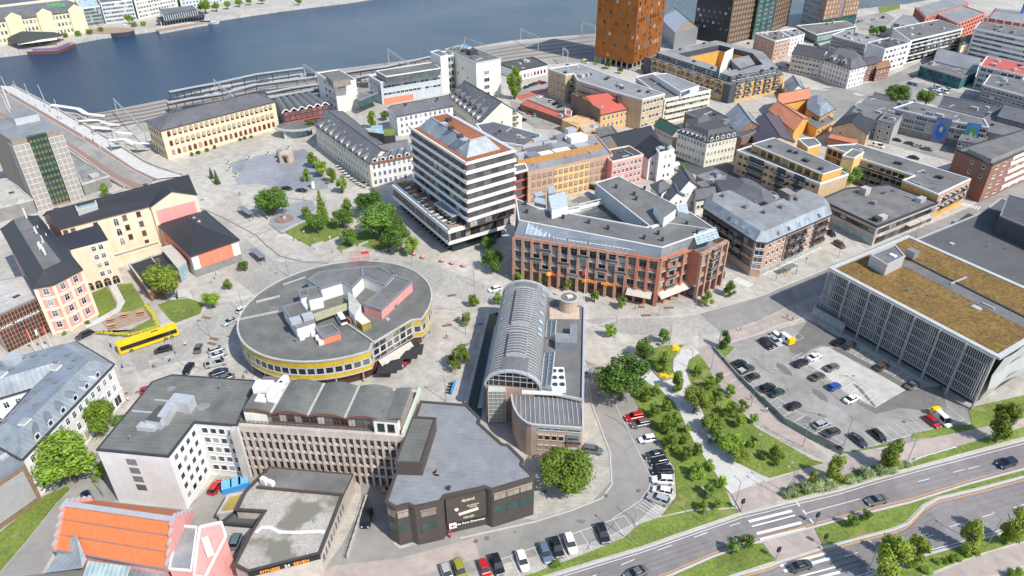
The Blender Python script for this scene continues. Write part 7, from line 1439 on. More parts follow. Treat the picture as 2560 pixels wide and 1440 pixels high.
# ---------------- trees, shrubs ----------------
def leafmat(name,col,vary=.35):
 m=bpy.data.materials.new(name);m.use_nodes=True;nt=m.node_tree;N=nt.nodes;L=nt.links;b=N['Principled BSDF'];b.inputs['Roughness'].default_value=.6;b.inputs['Specular IOR Level'].default_value=.25
 geo=N.new('ShaderNodeNewGeometry');oi=N.new('ShaderNodeObjectInfo');n=N.new('ShaderNodeTexNoise');n.inputs['Scale'].default_value=.9;n.inputs['Detail'].default_value=3;L.new(geo.outputs['Position'],n.inputs['Vector'])
 r=N.new('ShaderNodeValToRGB');r.color_ramp.elements[0].position=.3;r.color_ramp.elements[1].position=.72
 r.color_ramp.elements[0].color=(col[0]*.55,col[1]*.62,col[2]*.7,1);r.color_ramp.elements[1].color=(min(1,col[0]*1.6),min(1,col[1]*1.35),col[2]*1.0,1);L.new(n.outputs[0],r.inputs[0])
 mr=N.new('ShaderNodeMapRange');L.new(oi.outputs['Random'],mr.inputs[0]);mr.inputs[3].default_value=1-vary;mr.inputs[4].default_value=1+vary
 v=N.new('ShaderNodeVectorMath');v.operation='SCALE';L.new(r.outputs[0],v.inputs[0]);L.new(mr.outputs[0],v.inputs['Scale']);L.new(v.outputs[0],b.inputs['Base Color'])
 t=N.new('ShaderNodeBsdfTranslucent');L.new(v.outputs[0],t.inputs[0]);mx=N.new('ShaderNodeMixShader');mx.inputs[0].default_value=.28;L.new(b.outputs[0],mx.inputs[1]);L.new(t.outputs[0],mx.inputs[2]);L.new(mx.outputs[0],N['Material Output'].inputs[0]);MATS[name]=m
leafmat('leaves_mid',(.205,.335,.05));leafmat('leaves_deep',(.13,.255,.052));leafmat('leaves_bright',(.23,.36,.05));leafmat('leaves_pale',(.32,.42,.22),.2);leafmat('leaves_fir',(.08,.15,.06));leafmat('leaves_olive',(.235,.325,.055))
mat('flower_hedge',(.42,.42,.03),.8,.25,2)
mat('bark',(.11,.085,.065),.9,.2,3)
def crown(seed,kind,n):
 R=random.Random(seed);blobs=[]
 if kind=='r':
  for k in range(22):a=R.random()*6.283;e=R.uniform(-.45,1);q=R.uniform(.5,.78)*math.sqrt(max(0,1-e*e*.8));blobs.append((math.cos(a)*q,math.sin(a)*q,e*R.uniform(.5,.75),R.uniform(.17,.38)))
  blobs.append((0,0,0,.5))
 elif kind=='y':
  for k in range(13):a=R.random()*6.283;e=R.uniform(-1,1);q=.55*(1-.45*e)*R.uniform(.5,1);blobs.append((math.cos(a)*q,math.sin(a)*q,e*.72,R.uniform(.2,.34)))
 elif kind=='c':
  for k in range(20):a=R.random()*6.283;e=R.uniform(-1,1);q=.62*math.sqrt(max(.02,1-abs(e)**1.6))*R.uniform(.6,1);blobs.append((math.cos(a)*q,math.sin(a)*q,e*.85,R.uniform(.2,.34)))
 elif kind=='f':
  for k in range(26):e=-1+2*k/25;a=k*2.4;q=.55*(1-(e+1)/2);blobs.append((math.cos(a)*q,math.sin(a)*q,e,.12+.22*(1-(e+1)/2)))
 else:
  for k in range(9):a=R.random()*6.283;q=R.random()*.6;blobs.append((math.cos(a)*q,math.sin(a)*q,R.uniform(-.2,.5),R.uniform(.35,.55)))
 V=[];F=[];tot=sum(b[3]**2 for b in blobs);s0={'r':.062,'y':.075,'c':.075,'f':.06,'b':.10}[kind]
 for bx,by,bz,br in blobs:
  for _ in range(int(n*br*br/tot)):
   d=Vector((R.gauss(0,1),R.gauss(0,1),R.gauss(0,1))).normalized();rr=br*(R.uniform(.55,1.12)if R.random()<.85 else R.uniform(1.1,1.35));p=Vector((bx,by,bz))+d*rr
   nn=(d+Vector((R.gauss(0,.45),R.gauss(0,.45),R.gauss(.25,.45)))).normalized();u=nn.cross(Vector((R.random()-.5,R.random()-.5,R.random()))).normalized();w=nn.cross(u);s=s0*R.uniform(.6,1.35)
   k=len(V);V+=[tuple(p-u*s),tuple(p-w*s*.6),tuple(p+u*s),tuple(p+w*s*.6)];F.append((k,k+1,k+2,k+3))
 me=bpy.data.meshes.new('crown');me.from_pydata(V,[],F);me.materials.append(None);return me
CR={'r':[crown(i,'r',5200)for i in range(4)],'y':[crown(20+i,'y',2300)for i in range(4)],'c':[crown(40+i,'c',3600)for i in range(3)],'f':[crown(60,'f',2600)],'b':[crown(70+i,'b',1500)for i in range(3)]}
def trunkmesh(seed):
 R=random.Random(seed);m=MB();m.tube((0,0,-.05),(.02,.01,.5),.05,.034,7);
 for k in range(6):a=k*1.05+R.random();h0=.3+.05*k;m.tube((.01,.01,h0),(math.cos(a)*.22,math.sin(a)*.22,h0+.28),.018,.006,5)
 m.tube((.02,.01,.5),(0,.02,.85),.034,.008,6);me=m.data('trunk',[MATS['bark']]);return me
TM=[trunkmesh(i)for i in range(3)];TR=random.Random(11);tn=[0]
def tree(cx,cy,rw,kind,label,group,lm=None,ratio=None):
 ratio=ratio or{'r':1.0,'y':1.25,'c':1.55,'f':1.9,'b':.8}[kind];zc=5
 for _ in range(4):
  P=G(cx,cy,zc);dist=(P-cam.location).length;w=rw*2*dist/FPX;h=w*ratio;zc=h*(.5 if kind in 'fb' else.56)if kind!='b' else h*.4
 tn[0]+=1;nm='shrub' if kind=='b' else 'tree';t=thing(nm,label,'shrub' if kind=='b' else 'tree',(P.x,P.y,0),group);ORG[t.name]=Vector((0,0,0))
 t.rotation_euler.z=TR.random()*6.28;H_=h*(1 if kind=='b' else 1.12)
 key=(kind,tn[0]%len(CR[kind]),lm or('leaves_deep' if kind=='r' else 'leaves_mid'))
 if key not in CM:me=CR[kind][key[1]].copy();me.materials[0]=MATS[key[2]];CM[key]=me
 c=bpy.data.objects.new('foliage' if kind=='b' else 'crown',CM[key]);COL.objects.link(c);c.parent=t
 ch=h*(.5 if kind in 'fb' else(.40 if kind in 'ry' else.44));c.location=(0,0,zc*(.94 if kind in 'ry' else 1));c.scale=(w/2,w/2,ch)
 tr=bpy.data.objects.new('stem' if kind=='b' else 'trunk',TM[tn[0]%3]);COL.objects.link(tr);tr.parent=t;tr.scale=(H_*.8 if kind!='b' else w*.4,H_*.8 if kind!='b' else w*.4,h*1.0)
 return t
CM={}
def rowtrees(group,phrase,L_,kind='y',lm=None,desc='slender leafy tree'):
 for i,a in enumerate(L_):
  k=a[3]if len(a)>3 else kind;l=a[4]if len(a)>4 else lm
  sz='broad' if a[2]>24 else('small' if a[2]<15 else 'mid-sized')
  tree(a[0],a[1],a[2],k,'%s %s, %s %s'%(sz,a[5]if len(a)>5 else desc,ORD[i%20],phrase),group,l)
rowtrees('young trees on the park lawn west of the path','from the top on the lawn by the parked cars',[(1642,970,15),(1615,983,18),(1667,1010,17),(1637,1022,20),(1692,1042,17),(1670,1056,24),(1717,1070,14),(1715,1091,17),(1682,1098,24),(1745,1120,16),(1717,1131,20),(1775,1160,16),(1745,1172,22),(1807,1202,15),(1775,1220,20),(1795,1260,13),(1760,1262,16)])
rowtrees('young trees on the park lawn beside the bike path','from the top beside the bike path',[(1745,922,14),(1800,940,15),(1775,953,18),(1695,952,21,'c'),(1827,972,15),(1792,988,21),(1740,1000,38,'r','leaves_olive'),(1857,1010,15),(1830,1020,22),(1885,1042,15),(1852,1048,18),(1782,1058,30,'r','leaves_olive'),(1792,1087,20),(1887,1100,18),(1830,1106,32,'r','leaves_mid'),(1942,1130,22),(1850,1133,26,'r','leaves_olive'),(1915,1137,13)])
rowtrees('trees on the flower bed triangle','from the left on the lawn triangle with yellow flowers',[(1615,862,29,'y','leaves_deep'),(1662,898,25),(1660,836,19,'y','leaves_deep')]);tree(1812,848,17,'c','small tree on the grass corner where bike path meets the car park','single street trees','leaves_deep')
tree(1557,937,70,'r','largest dark green tree, between vaulted building and the park','large old trees');tree(1415,1172,74,'r','huge bright green tree in front of the vaulted building signs','large old trees','leaves_bright',.8);tree(240,1037,43,'r','big tree beside the white mansard building nearest the plaza','large old trees','leaves_mid');tree(162,1142,64,'r','very large round tree in front of the white mansard building','large old trees','leaves_mid');tree(397,702,44,'r','round olive-green beech by the black-roofed annex','large old trees','leaves_olive')
for a in[(300,1050,17,'r','small bushy tree at the corner of the white office roof'),(247,1177,19,'y','slim tree with lamp post beside the white office end wall'),(527,747,22,'r','round bright tree on the kerb below the gravel circle'),(568,707,13,'y','small tree in front of the coral house monument'),(607,662,14,'r','small round tree at the coral house corner'),(260,473,11,'c','narrow tree behind the cream hotel wing'),(1526,820,20,'y','lone young tree on the paving by the cobbled road'),(1381,757,7,'y','tiny tree top showing beside the stair drum'),(1147,884,33,'y','large bright plane tree with lamp post on the open square'),(1165,794,17,'y','middle tree of the three above the moat'),(1182,746,18,'y','upper tree of the three above the moat'),(1246,742,17,'y','tree at the back corner of the vaulted roof'),(677,496,40,'r','dense dark tree on its own small lawn by the fountain'),(802,515,21,'f','conical fir standing among the plaza trees'),(765,527,17,'y','pale airy tree next to the fountain'),(792,557,27,'r','round dark tree on the plaza lawn nearest the fountain'),(867,515,23,'y','light green tree behind the plaza lawn'),(855,543,27,'r','round tree in the middle of the plaza lawn'),(920,503,36,'r','tall tree at the top of the dense plaza clump'),(945,543,50,'r','biggest dark tree in the dense plaza clump'),(978,562,36,'r','dark tree at the right of the dense plaza clump'),(872,590,24,'r','separate round tree on the front plaza lawn'),(990,592,38,'r','lower dark tree of the dense plaza clump'),(1028,607,25,'y','bright lime tree at the tip of the plaza clump'),(1222,605,22,'r','tree in the shade below the office podium end'),(1232,648,31,'r','broad tree between office podium and brick block'),(776,311,17,'y','tree beside the glass station entrance'),(930,296,14,'c','narrow bright tree behind the black pavilion'),(962,286,13,'r','tree by the left end of the white school house'),(1287,205,24,'c','tall dark poplar by the concert hall car park'),(1521,160,10,'r','round tree at the foot of the copper tower'),(1552,174,8,'r','low tree right of the copper tower entrance'),(1492,152,6,'y','little tree at the left corner of the copper tower'),(1607,165,7,'y','little tree at the right corner of the copper tower'),(2245,236,27,'r','large round tree by the white van car park'),(2320,244,22,'r','yellow-green tree at the edge of the white van car park'),(2185,76,11,'r','left of two round trees by the riverside car park'),(2203,74,11,'r','right of two round trees by the riverside car park'),(2127,436,25,'r','dark tree in the courtyard of the yellow terraces'),(1705,416,10,'y','small bright tree by the white parasols'),(1390,1411,14,'b','lone bush on the verge below the parked cars'),(1390,470,9,'b','bush on the brick block terrace')]:
 tree(*a,'single trees of the town centre','leaves_bright' if 'bright' in a[4]else None)
rowtrees('trees on the plaza edge by the restaurant','from the station end along the restaurant terrace',[(780,393,19),(800,412,21),(765,433,14),(827,433,17),(852,455,21)],lm='leaves_bright')
rowtrees('street trees in front of the brick block','from the left in front of the brick block',[(1300,687,15),(1359,695,14),(1420,708,15),(1487,736,17),(1555,751,17),(1770,741,18),(1826,718,18)])
rowtrees('trees along the main road','from the left beside the main road',[(1835,1364,21,'y','leaves_deep'),(1870,1346,20,'y','leaves_deep'),(2035,1193,14),(2092,1168,26),(2132,1298,18,'y','leaves_deep'),(2170,1283,15,'y','leaves_deep'),(2232,1133,29),(2232,1393,44),(2292,1376,31),(2435,1337,29),(2512,1052,33),(2537,1314,31)],'c','leaves_olive','upright roadside tree')
rowtrees('trees on the far riverside','from the left on the far riverside',[(136,63,14),(321,47,10),(450,8,8),(510,14,15),(539,15,10),(566,11,9),(596,5,9),(622,2,8),(654,-2,9),(745,3,8)],'r','leaves_mid','riverside tree')
rowtrees('silvery shrubs beside the main road','from the left in the hedge beside the main road',[(1962,1237,12),(1982,1229,18),(2020,1222,21),(2045,1214,21),(2072,1211,20),(2120,1199,16),(2147,1197,10),(2167,1182,19),(2205,1177,19),(2228,1169,20),(2248,1162,13),(2270,1163,11)],'b','leaves_pale','silvery green shrub')
rowtrees('green shrubs by the lower path','from the left beside the lower path',[(2318,1425,13),(2345,1404,9),(2362,1401,9),(2382,1400,9),(2395,1395,10),(2420,1388,10),(2440,1382,9),(2530,1438,13),(2550,1432,13)],'b','leaves_mid','low green shrub')
rowtrees('planted tubs on the far quay','from the left on the far quay',[(162,88,7),(195,84,8),(224,80,8),(252,73,7),(335,61,8),(359,59,7)],'b','leaves_mid','planted tub')
rowtrees('clipped round bushes by the hotel and the station','from the left along the hotel and station fronts',[(160,833,6),(219,806,6),(480,385,6),(495,381,6),(517,375,6),(536,368,6),(600,349,5),(612,345,5),(627,342,5)],'b','leaves_deep','clipped ball bush')
rowtrees('small firs on the paved plaza','from the left on the open paved plaza',[(527,433,7),(540,443,9)],'f','leaves_fir','potted fir')
def blossom(name,pts,mt,n,w,label,h=.5):
 R=random.Random(3);m=MB()
 P=[G(*p)for p in pts]
 for k in range(n):
  u=R.random()*(len(P)-1.001);i=int(u);p=P[i].lerp(P[i+1],u-i)+Vector((R.gauss(0,w),R.gauss(0,w),.2));m.dome(p,.12+.1*R.random(),h*R.uniform(.6,1),5,2)
 o=m.build(name,mt);tag(o,label,'flowers' if 'flower' in name else 'hedge',kind='stuff');return o
blossom('flower_bed',[(1593,883),(1606,877)],'flower_yellow',40,.5,'yellow flowers at the left tip of the lawn triangle');blossom('flower_bed',[(1684,866),(1694,872),(1688,878)],'flower_yellow',90,.45,'yellow flowers at the upper right tip of the lawn triangle');blossom('flower_bed',[(1650,935),(1668,945),(1684,942)],'flower_yellow',130,.45,'yellow flowers at the lower tip of the lawn triangle')
blossom('low_hedge',[(364,764),(382,785),(396,818),(330,838),(240,832)],'flower_hedge',700,.2,'low yellow-green hedge edging the hotel lawn')
# ---------------- cars ----------------
CAR={'hatch':(4.1,.9,1.48,-1.95,-1.5,.45,1.15),'sedan':(4.7,.92,1.42,-1.6,-.85,.35,1.15),'suv':(4.6,.95,1.68,-2.15,-1.85,.4,1.15),'wagon':(4.7,.92,1.5,-2.1,-1.7,.4,1.2),'van':(5.3,1.0,2.1,-2.5,-2.45,1.3,1.95),'pickup':(5.1,.95,1.75,-.7,-.5,.6,1.25)}
COLR={'black':(.012,.013,.016),'dark blue':(.012,.02,.05),'dark grey':(.05,.053,.058),'grey':(.13,.135,.14),'silver':(.42,.43,.44),'white':(.80,.80,.79),'red':(.50,.015,.015),'blue':(.02,.08,.35),'blue-grey':(.11,.17,.22),'olive':(.30,.29,.03),'brown':(.10,.075,.06),'dark green':(.015,.04,.03),'yellow and white':(.80,.80,.79)}
for k,c in COLR.items():mm=mat('paint_'+k.replace(' ','_'),c,.28,.04,.5,metal=.1);mm.node_tree.nodes['Principled BSDF'].inputs['Coat Weight'].default_value=.6
mat('tyre',(.02,.02,.02),.9,0);mat('rim',(.35,.35,.36),.4,0,metal=.6);mat('headlight',(.6,.62,.62),.2,0);mat('tail_light',(.35,.01,.01),.3,0)
CMESH={}
def carmeshes(ty,col):
 if(ty,col)in CMESH:return CMESH[(ty,col)]
 L_,hw,H_,xr0,xr1,xf1,xf0=CAR[ty];x0,x1=-L_/2,L_/2;paint=MATS['paint_'+col.replace(' ','_')];zb=.95 if ty not in('van','suv','pickup')else 1.08;hood=zb-.08
 st=[(x0,.74,.42,zb-.25),(x0+.12,.86,.3,zb-.04),(x0+.5,.98,.24,zb),(xr0+.9,1,.22,zb),(0,1,.22,zb),(xf0,1,.22,zb-.02),(x1-.75,.98,.24,hood-.05),(x1-.2,.86,.3,hood-.2),(x1,.68,.42,hood-.36)];m=MB();S=[]
 for x,w,z0,z1 in st:y=hw*w;S.append([Vector((x,-y*.93,z0)),Vector((x,-y,z0+.3*(z1-z0))),Vector((x,-y*.97,z1-.1)),Vector((x,-y*.86,z1)),Vector((x,y*.86,z1)),Vector((x,y*.97,z1-.1)),Vector((x,y,z0+.3*(z1-z0))),Vector((x,y*.93,z0))])
 for a,b in zip(S,S[1:]):
  for i in range(8):j=(i+1)%8;m.face([a[i],b[i],b[j],a[j]])
 m.face(S[0]);m.face(S[-1][::-1])
 if ty=='pickup':m.box(-1.6,0,1.09,1.5,1.5,.05,0,1)
 yb,yt=hw*.86,hw*.70;z0=zb-.02;zt=H_-.05
 Bq=[Vector((xr0,-yb,z0)),Vector((xf0,-yb,z0)),Vector((xf0,yb,z0)),Vector((xr0,yb,z0))];Tq=[Vector((xr1,-yt,zt)),Vector((xf1,-yt,zt)),Vector((xf1,yt,zt)),Vector((xr1,yt,zt))]
 parts={'body':(m,[paint,MATS['metal_light']])}
 for nm,i in(('side_window',0),('windscreen',1),('side_window',2),('rear_window',3)):
  j=(i+1)%4;g=MB();g.face([Bq[i],Bq[j],Tq[j],Tq[i]],0);n=(Bq[j]-Bq[i]).cross(Tq[i]-Bq[i]).normalized()*.012
  if i in(0,2):
   for u in((.0,.04),(.47,.53),(.97,1))+(((.25,.6),)if ty=='van' else()):g.face([v+n for v in(Bq[i].lerp(Bq[j],u[0]),Bq[i].lerp(Bq[j],u[1]),Tq[i].lerp(Tq[j],u[1]),Tq[i].lerp(Tq[j],u[0]))],1)
  parts[nm+str(i)]=(g,[MATS['glass_car'],paint])
 r=MB();q=[v+Vector((0,0,.05))for v in(Tq[0].lerp(Tq[2],.05),Tq[1].lerp(Tq[3],.05),Tq[2].lerp(Tq[0],.05),Tq[3].lerp(Tq[1],.05))];r.face(q,1 if col in BLACKTOP else 0)
 for i in range(4):j=(i+1)%4;r.face([Tq[i],Tq[j],q[j],q[i]],0)
 parts['roof']=(r,[paint,MATS['glass_car']])
 if col=='yellow and white':r2=MB();r2.box(x0+.45,0,.5,.95,2*hw+.06,H_-.4,0,0);parts['rear_panel']=(r2,[MATS['yellow_bus']])
 for k,(x,y)in enumerate(((x0+.85,-1),(x0+.85,1),(x1-.9,-1),(x1-.9,1))):
  w=MB();w.tube((x,y*(hw-.2),.33),(x,y*(hw+.02),.33),.33,n=12,m=0);w.tube((x,y*(hw+.02),.33),(x,y*(hw+.035),.33),.2,n=8,m=1);parts['wheel%d'%k]=(w,[MATS['tyre'],MATS['rim']])
 for y in(-1,1):
  w=MB();w.box(x1-.14,y*hw*.62,hood-.34,.2,.3,.14);parts['headlight%d'%y]=(w,[MATS['headlight']]);w=MB();w.box(x0+.08,y*hw*.64,zb-.3,.14,.3,.2);parts['tail_light%d'%y]=(w,[MATS['tail_light']])
 out=[(k.rstrip('-0123456789'),v[0].data(k.rstrip('-0123456789'),v[1],smooth=k=='body'))for k,v in parts.items()]
 whole=MB();ml=[]
 for g,mats in parts.values():
  off=len(whole.v);whole.v+=g.v
  for f,mi in zip(g.f,g.m):
   whole.f.append([i+off for i in f]);mm=mats[mi]
   if mm not in ml:ml.append(mm)
   whole.m.append(ml.index(mm))
 out.append(('whole',whole.data('car',ml)));CMESH[(ty,col)]=out;return out
BLACKTOP=set();mat('glass_car',(.012,.015,.018),.06,.1,.5,spec=.8);mat('yellow_bus',(.85,.55,.01),.35,.04,.5)
def car(x,y,dx,dy,ty,col,label,group,z=0):
 P=G(x,y,.7+z);a,b=G(x-dx,y-dy),G(x+dx,y+dy);rz=math.atan2(b.y-a.y,b.x-a.x);ms=carmeshes(ty,col);far=P.length>330;cat='van' if ty=='van' else('pickup' if ty=='pickup' else 'car')
 if far:t=bpy.data.objects.new('parked_car',ms[-1][1]);COL.objects.link(t);tag(t,label,cat,group)
 else:
  t=thing('van' if ty=='van' else 'car',label,cat,(0,0,0),group)
  for nm,me in ms[:-1]:o=bpy.data.objects.new(nm,me);COL.objects.link(o);o.parent=t
 t.location=(P.x,P.y,z);t.rotation_euler.z=rz;return t
TY={'h':'hatch','s':'sedan','u':'suv','w':'wagon','v':'van','p':'pickup'};TN={'h':'hatchback','s':'saloon car','u':'sport utility car','w':'estate car','v':'van','p':'pickup'}
def cars(group,phrase,dd,L_):
 for i,a in enumerate(L_):
  d=a[4]if len(a)>4 else dd;car(a[0],a[1],d[0],d[1],TY[a[2]],a[3],'%s %s, %s %s'%(a[3],TN[a[2]],ORD[i%20],phrase),group)
cars('cars in the row along the bottom verge','from the left in the row along the bottom verge',(12,34),[(1116,1430,'h','silver'),(1150,1425,'u','olive'),(1211,1420,'h','red'),(1243,1411,'u','black'),(1306,1400,'w','white'),(1363,1380,'w','blue-grey'),(1392,1368,'u','black'),(1426,1358,'u','white'),(1507,1333,'u','black')])
cars('cars in the curved row beside the park','from the top in the curved row beside the park',(-40,6),[(1586,1041,'u','red',(-40,8)),(1602,1058,'w','grey',(-40,8)),(1619,1096,'h','white'),(1637,1135,'s','dark grey',(-40,8)),(1648,1153,'h','black',(-40,8)),(1656,1176,'u','black',(-40,2)),(1657,1199,'u','white',(-40,-2)),(1656,1226,'h','white',(-40,-9)),(1646,1247,'u','silver',(-40,-14))])
cars('cars driving on the main road','from the left driving on the main road',(-40,13),[(1590,1432,'s','grey',(-40,18)),(2002,1413,'s','dark grey',(40,-11)),(2192,1249,'s','grey',(-40,11)),(2517,1157,'u','dark blue')])
cars('cars in the car park rows by the mural wall','from the top in the row along the mural wall',(30,-13),[(1847,909,'u','black'),(1866,922,'p','dark grey'),(1881,941,'s','black'),(1919,968,'u','black'),(1942,980,'s','dark green'),(1986,1013,'h','black'),(2055,1059,'w','silver'),(2080,1079,'s','dark grey')])
cars('cars in the middle rows of the car park','from the top in the middle row of the car park',(30,-14),[(2036,891,'s','white'),(2003,907,'u','black'),(2080,917,'s','grey'),(2044,940,'s','brown'),(2086,965,'h','blue'),(2130,996,'s','white')])
cars('cars parked below the slatted garage','from the left in the shade below the slatted garage',(30,-18),[(2098,853,'s','black'),(2124,862,'u','dark grey'),(2205,915,'w','brown'),(2281,961,'s','grey')])
cars('cars at the road side edge of the car park','from the left along the lower edge of the car park',(26,21),[(2146,1099,'s','dark grey'),(2196,1088,'h','black'),(2331,1053,'h','red'),(2354,1047,'v','yellow and white',(30,28))])
cars('cars at the upper corner of the car park','from the left at the upper corner of the car park',(24,20),[(1916,859,'u','black'),(1937,851,'s','silver'),(1944,841,'w','white'),(1962,846,'v','yellow and white',(-24,-18))])
cars('cars on the square between bus and round building','from the left on the square beside the round building',(38,-13),[(470,920,'s','black',(-16,24)),(495,869,'s','grey',(7,-26)),(542,872,'w','silver'),(546,885,'s','silver'),(540,907,'v','silver',(44,-10)),(547,929,'s','dark blue'),(567,942,'h','grey'),(575,802,'s','silver',(-32,16)),(606,772,'h','white',(20,-14))])
for a in[(210,836,-30,14,'wagon','black','black estate car parked in front of the pink hotel'),(407,873,-35,9,'wagon','black','black taxi with sign stickers standing beside the yellow bus'),(372,973,30,-8,'hatch','red','dark red car half hidden behind the white office roof'),(591,1347,14,-38,'wagon','blue-grey','blue-grey estate car in the yard between hall and gym'),(539,1216,18,-26,'hatch','red','bright red car in the corner of the white office yard'),(216,1240,-12,-22,'hatch','dark blue','dark blue car parked behind the orange roofed hall'),(917,1295,-8,38,'suv','black','black car in the shaded lane beside the brown office'),(1482,1124,40,6,'suv','grey','grey car with roof tent beside the sign board wall'),(1467,926,10,-26,'hatch','silver','silver car peeping out behind the vaulted building'),(1237,722,-26,7,'hatch','white','white car half behind a tree above the vaulted roof'),(716,470,28,3,'sedan','black','left of two black cars on the plaza'),(754,475,28,3,'sedan','black','right of two black cars on the plaza'),(2099,611,28,17,'suv','brown','brown car waiting at the zebra crossing'),(2078,583,24,16,'hatch','black','black car in the shade of the shop building'),(1805,684,3,-14,'hatch','black','black car between the brick blocks'),(1464,155,14,5,'van','yellow and white','yellow and white van left of the copper tower')]:car(*a,'single cars in the town centre')
car(853,797,-12,-19,'van','white','white van parked on the round building roof deck','single cars in the town centre',9.05)
cars('cars behind the concert hall','from the left behind the concert hall',(16,-5),[(1316,217,'s','dark blue'),(1328,212,'s','black'),(1338,209,'u','dark grey'),(1350,204,'s','red'),(1359,206,'s','black'),(1349,241,'s','white'),(1379,252,'h','silver'),(1389,259,'h','black'),(1401,265,'s','dark grey'),(1304,271,'h','black'),(1326,281,'s','red'),(1340,287,'h','silver'),(1291,292,'s','black'),(1309,299,'h','black')])
cars('cars in the white van car park','from the left in the walled car park at upper right',(16,7),[(2266,217,'s','dark blue'),(2277,209,'w','blue'),(2288,211,'s','grey'),(2315,231,'v','white'),(2330,222,'s','silver'),(2343,219,'v','white'),(2345,233,'v','white'),(2362,229,'v','white'),(2328,238,'s','white'),(2372,222,'s','silver'),(2283,190,'h','dark blue')])
cars('cars below the murals','from the left in the yard below the murals',(18,4),[(2202,338,'w','silver'),(2217,344,'s','black'),(2241,349,'s','dark blue'),(2275,358,'s','dark grey'),(2195,364,'v','white'),(2297,365,'s','silver'),(2318,372,'s','grey'),(2285,393,'s','dark blue')])
cars('cars in the riverside car park','from the left in the riverside car park',(8,-5),[(2146,53,'s','dark grey'),(2155,51,'s','silver'),(2164,50,'s','white'),(2172,49,'s','white'),(2181,48,'h','silver'),(2191,46,'s','white'),(2208,43,'v','dark grey'),(2180,66,'s','dark blue'),(2194,68,'s','silver')])
cars('cars by the brick and white corner blocks','from the left by the orange brick corner block',(12,4),[(1945,168,'s','black'),(1961,165,'s','white'),(1972,163,'h','red'),(2042,113,'u','dark green')]);cars('vehicles on the far quay','from the left on the far quay',(10,5),[(245,60,'v','silver'),(311,61,'s','white',(12,-2)),(607,7,'s','silver',(10,-3)),(718,5,'s','white',(10,-3))])
# ---------------- bus ----------------
def bus():
 f,r=G(301,890),G(449,840);d=(r-f).normalized();rz=math.atan2(d.y,d.x);n=Vector((-d.y,d.x,0));c=(f+r)/2+n*1.3;t=thing('city_bus','long yellow three-axle city bus turning past the hotel lawn','bus',(0,0,0));L_,w,h=14.9,1.28,3.1
 m=MB();m.prism([(-L_/2+.3,-w),(L_/2,-w),(L_/2,w),(-L_/2+.3,w),(-L_/2,w*.7),(-L_/2,-w*.7)],.35,h,0,0,bot=True);m.box(2,0,h,3,1.6,.25,0,0);m.box(-5,0,h,2,1.5,.25,0,0);m.box(6,0,h,1.8,1.6,.3);m.build('body','yellow_bus',t)
 for s in(-1,1):m=MB();m.box(.1,s*(w+.01),1.25,L_-.9,.04,1.25);m.build('side_windows','glass_car',t)
 m=MB();m.box(-L_/2-.01,0,1.0,.05,w*1.35,1.7);m.build('windscreen','glass_car',t);m=MB();m.box(L_/2+.01,0,1.6,.04,w*1.6,1.0);m.build('rear_window','glass_car',t);m=MB();m.box(2,-.3,h+.25,1.8,.5,.06);m.build('roof_grille','metal_dark',t)
 for x in(-4.6,4.0,5.5):
  for s in(-1,1):m=MB();m.tube((x,s*(w-.3),.5),(x,s*(w+.03),.5),.5,n=14);m.tube((x,s*(w+.03),.5),(x,s*(w+.05),.5),.28,n=10,m=1);m.build('wheel',['tyre','rim'],t)
 t.location=(c.x,c.y,0);t.rotation_euler.z=rz
bus()
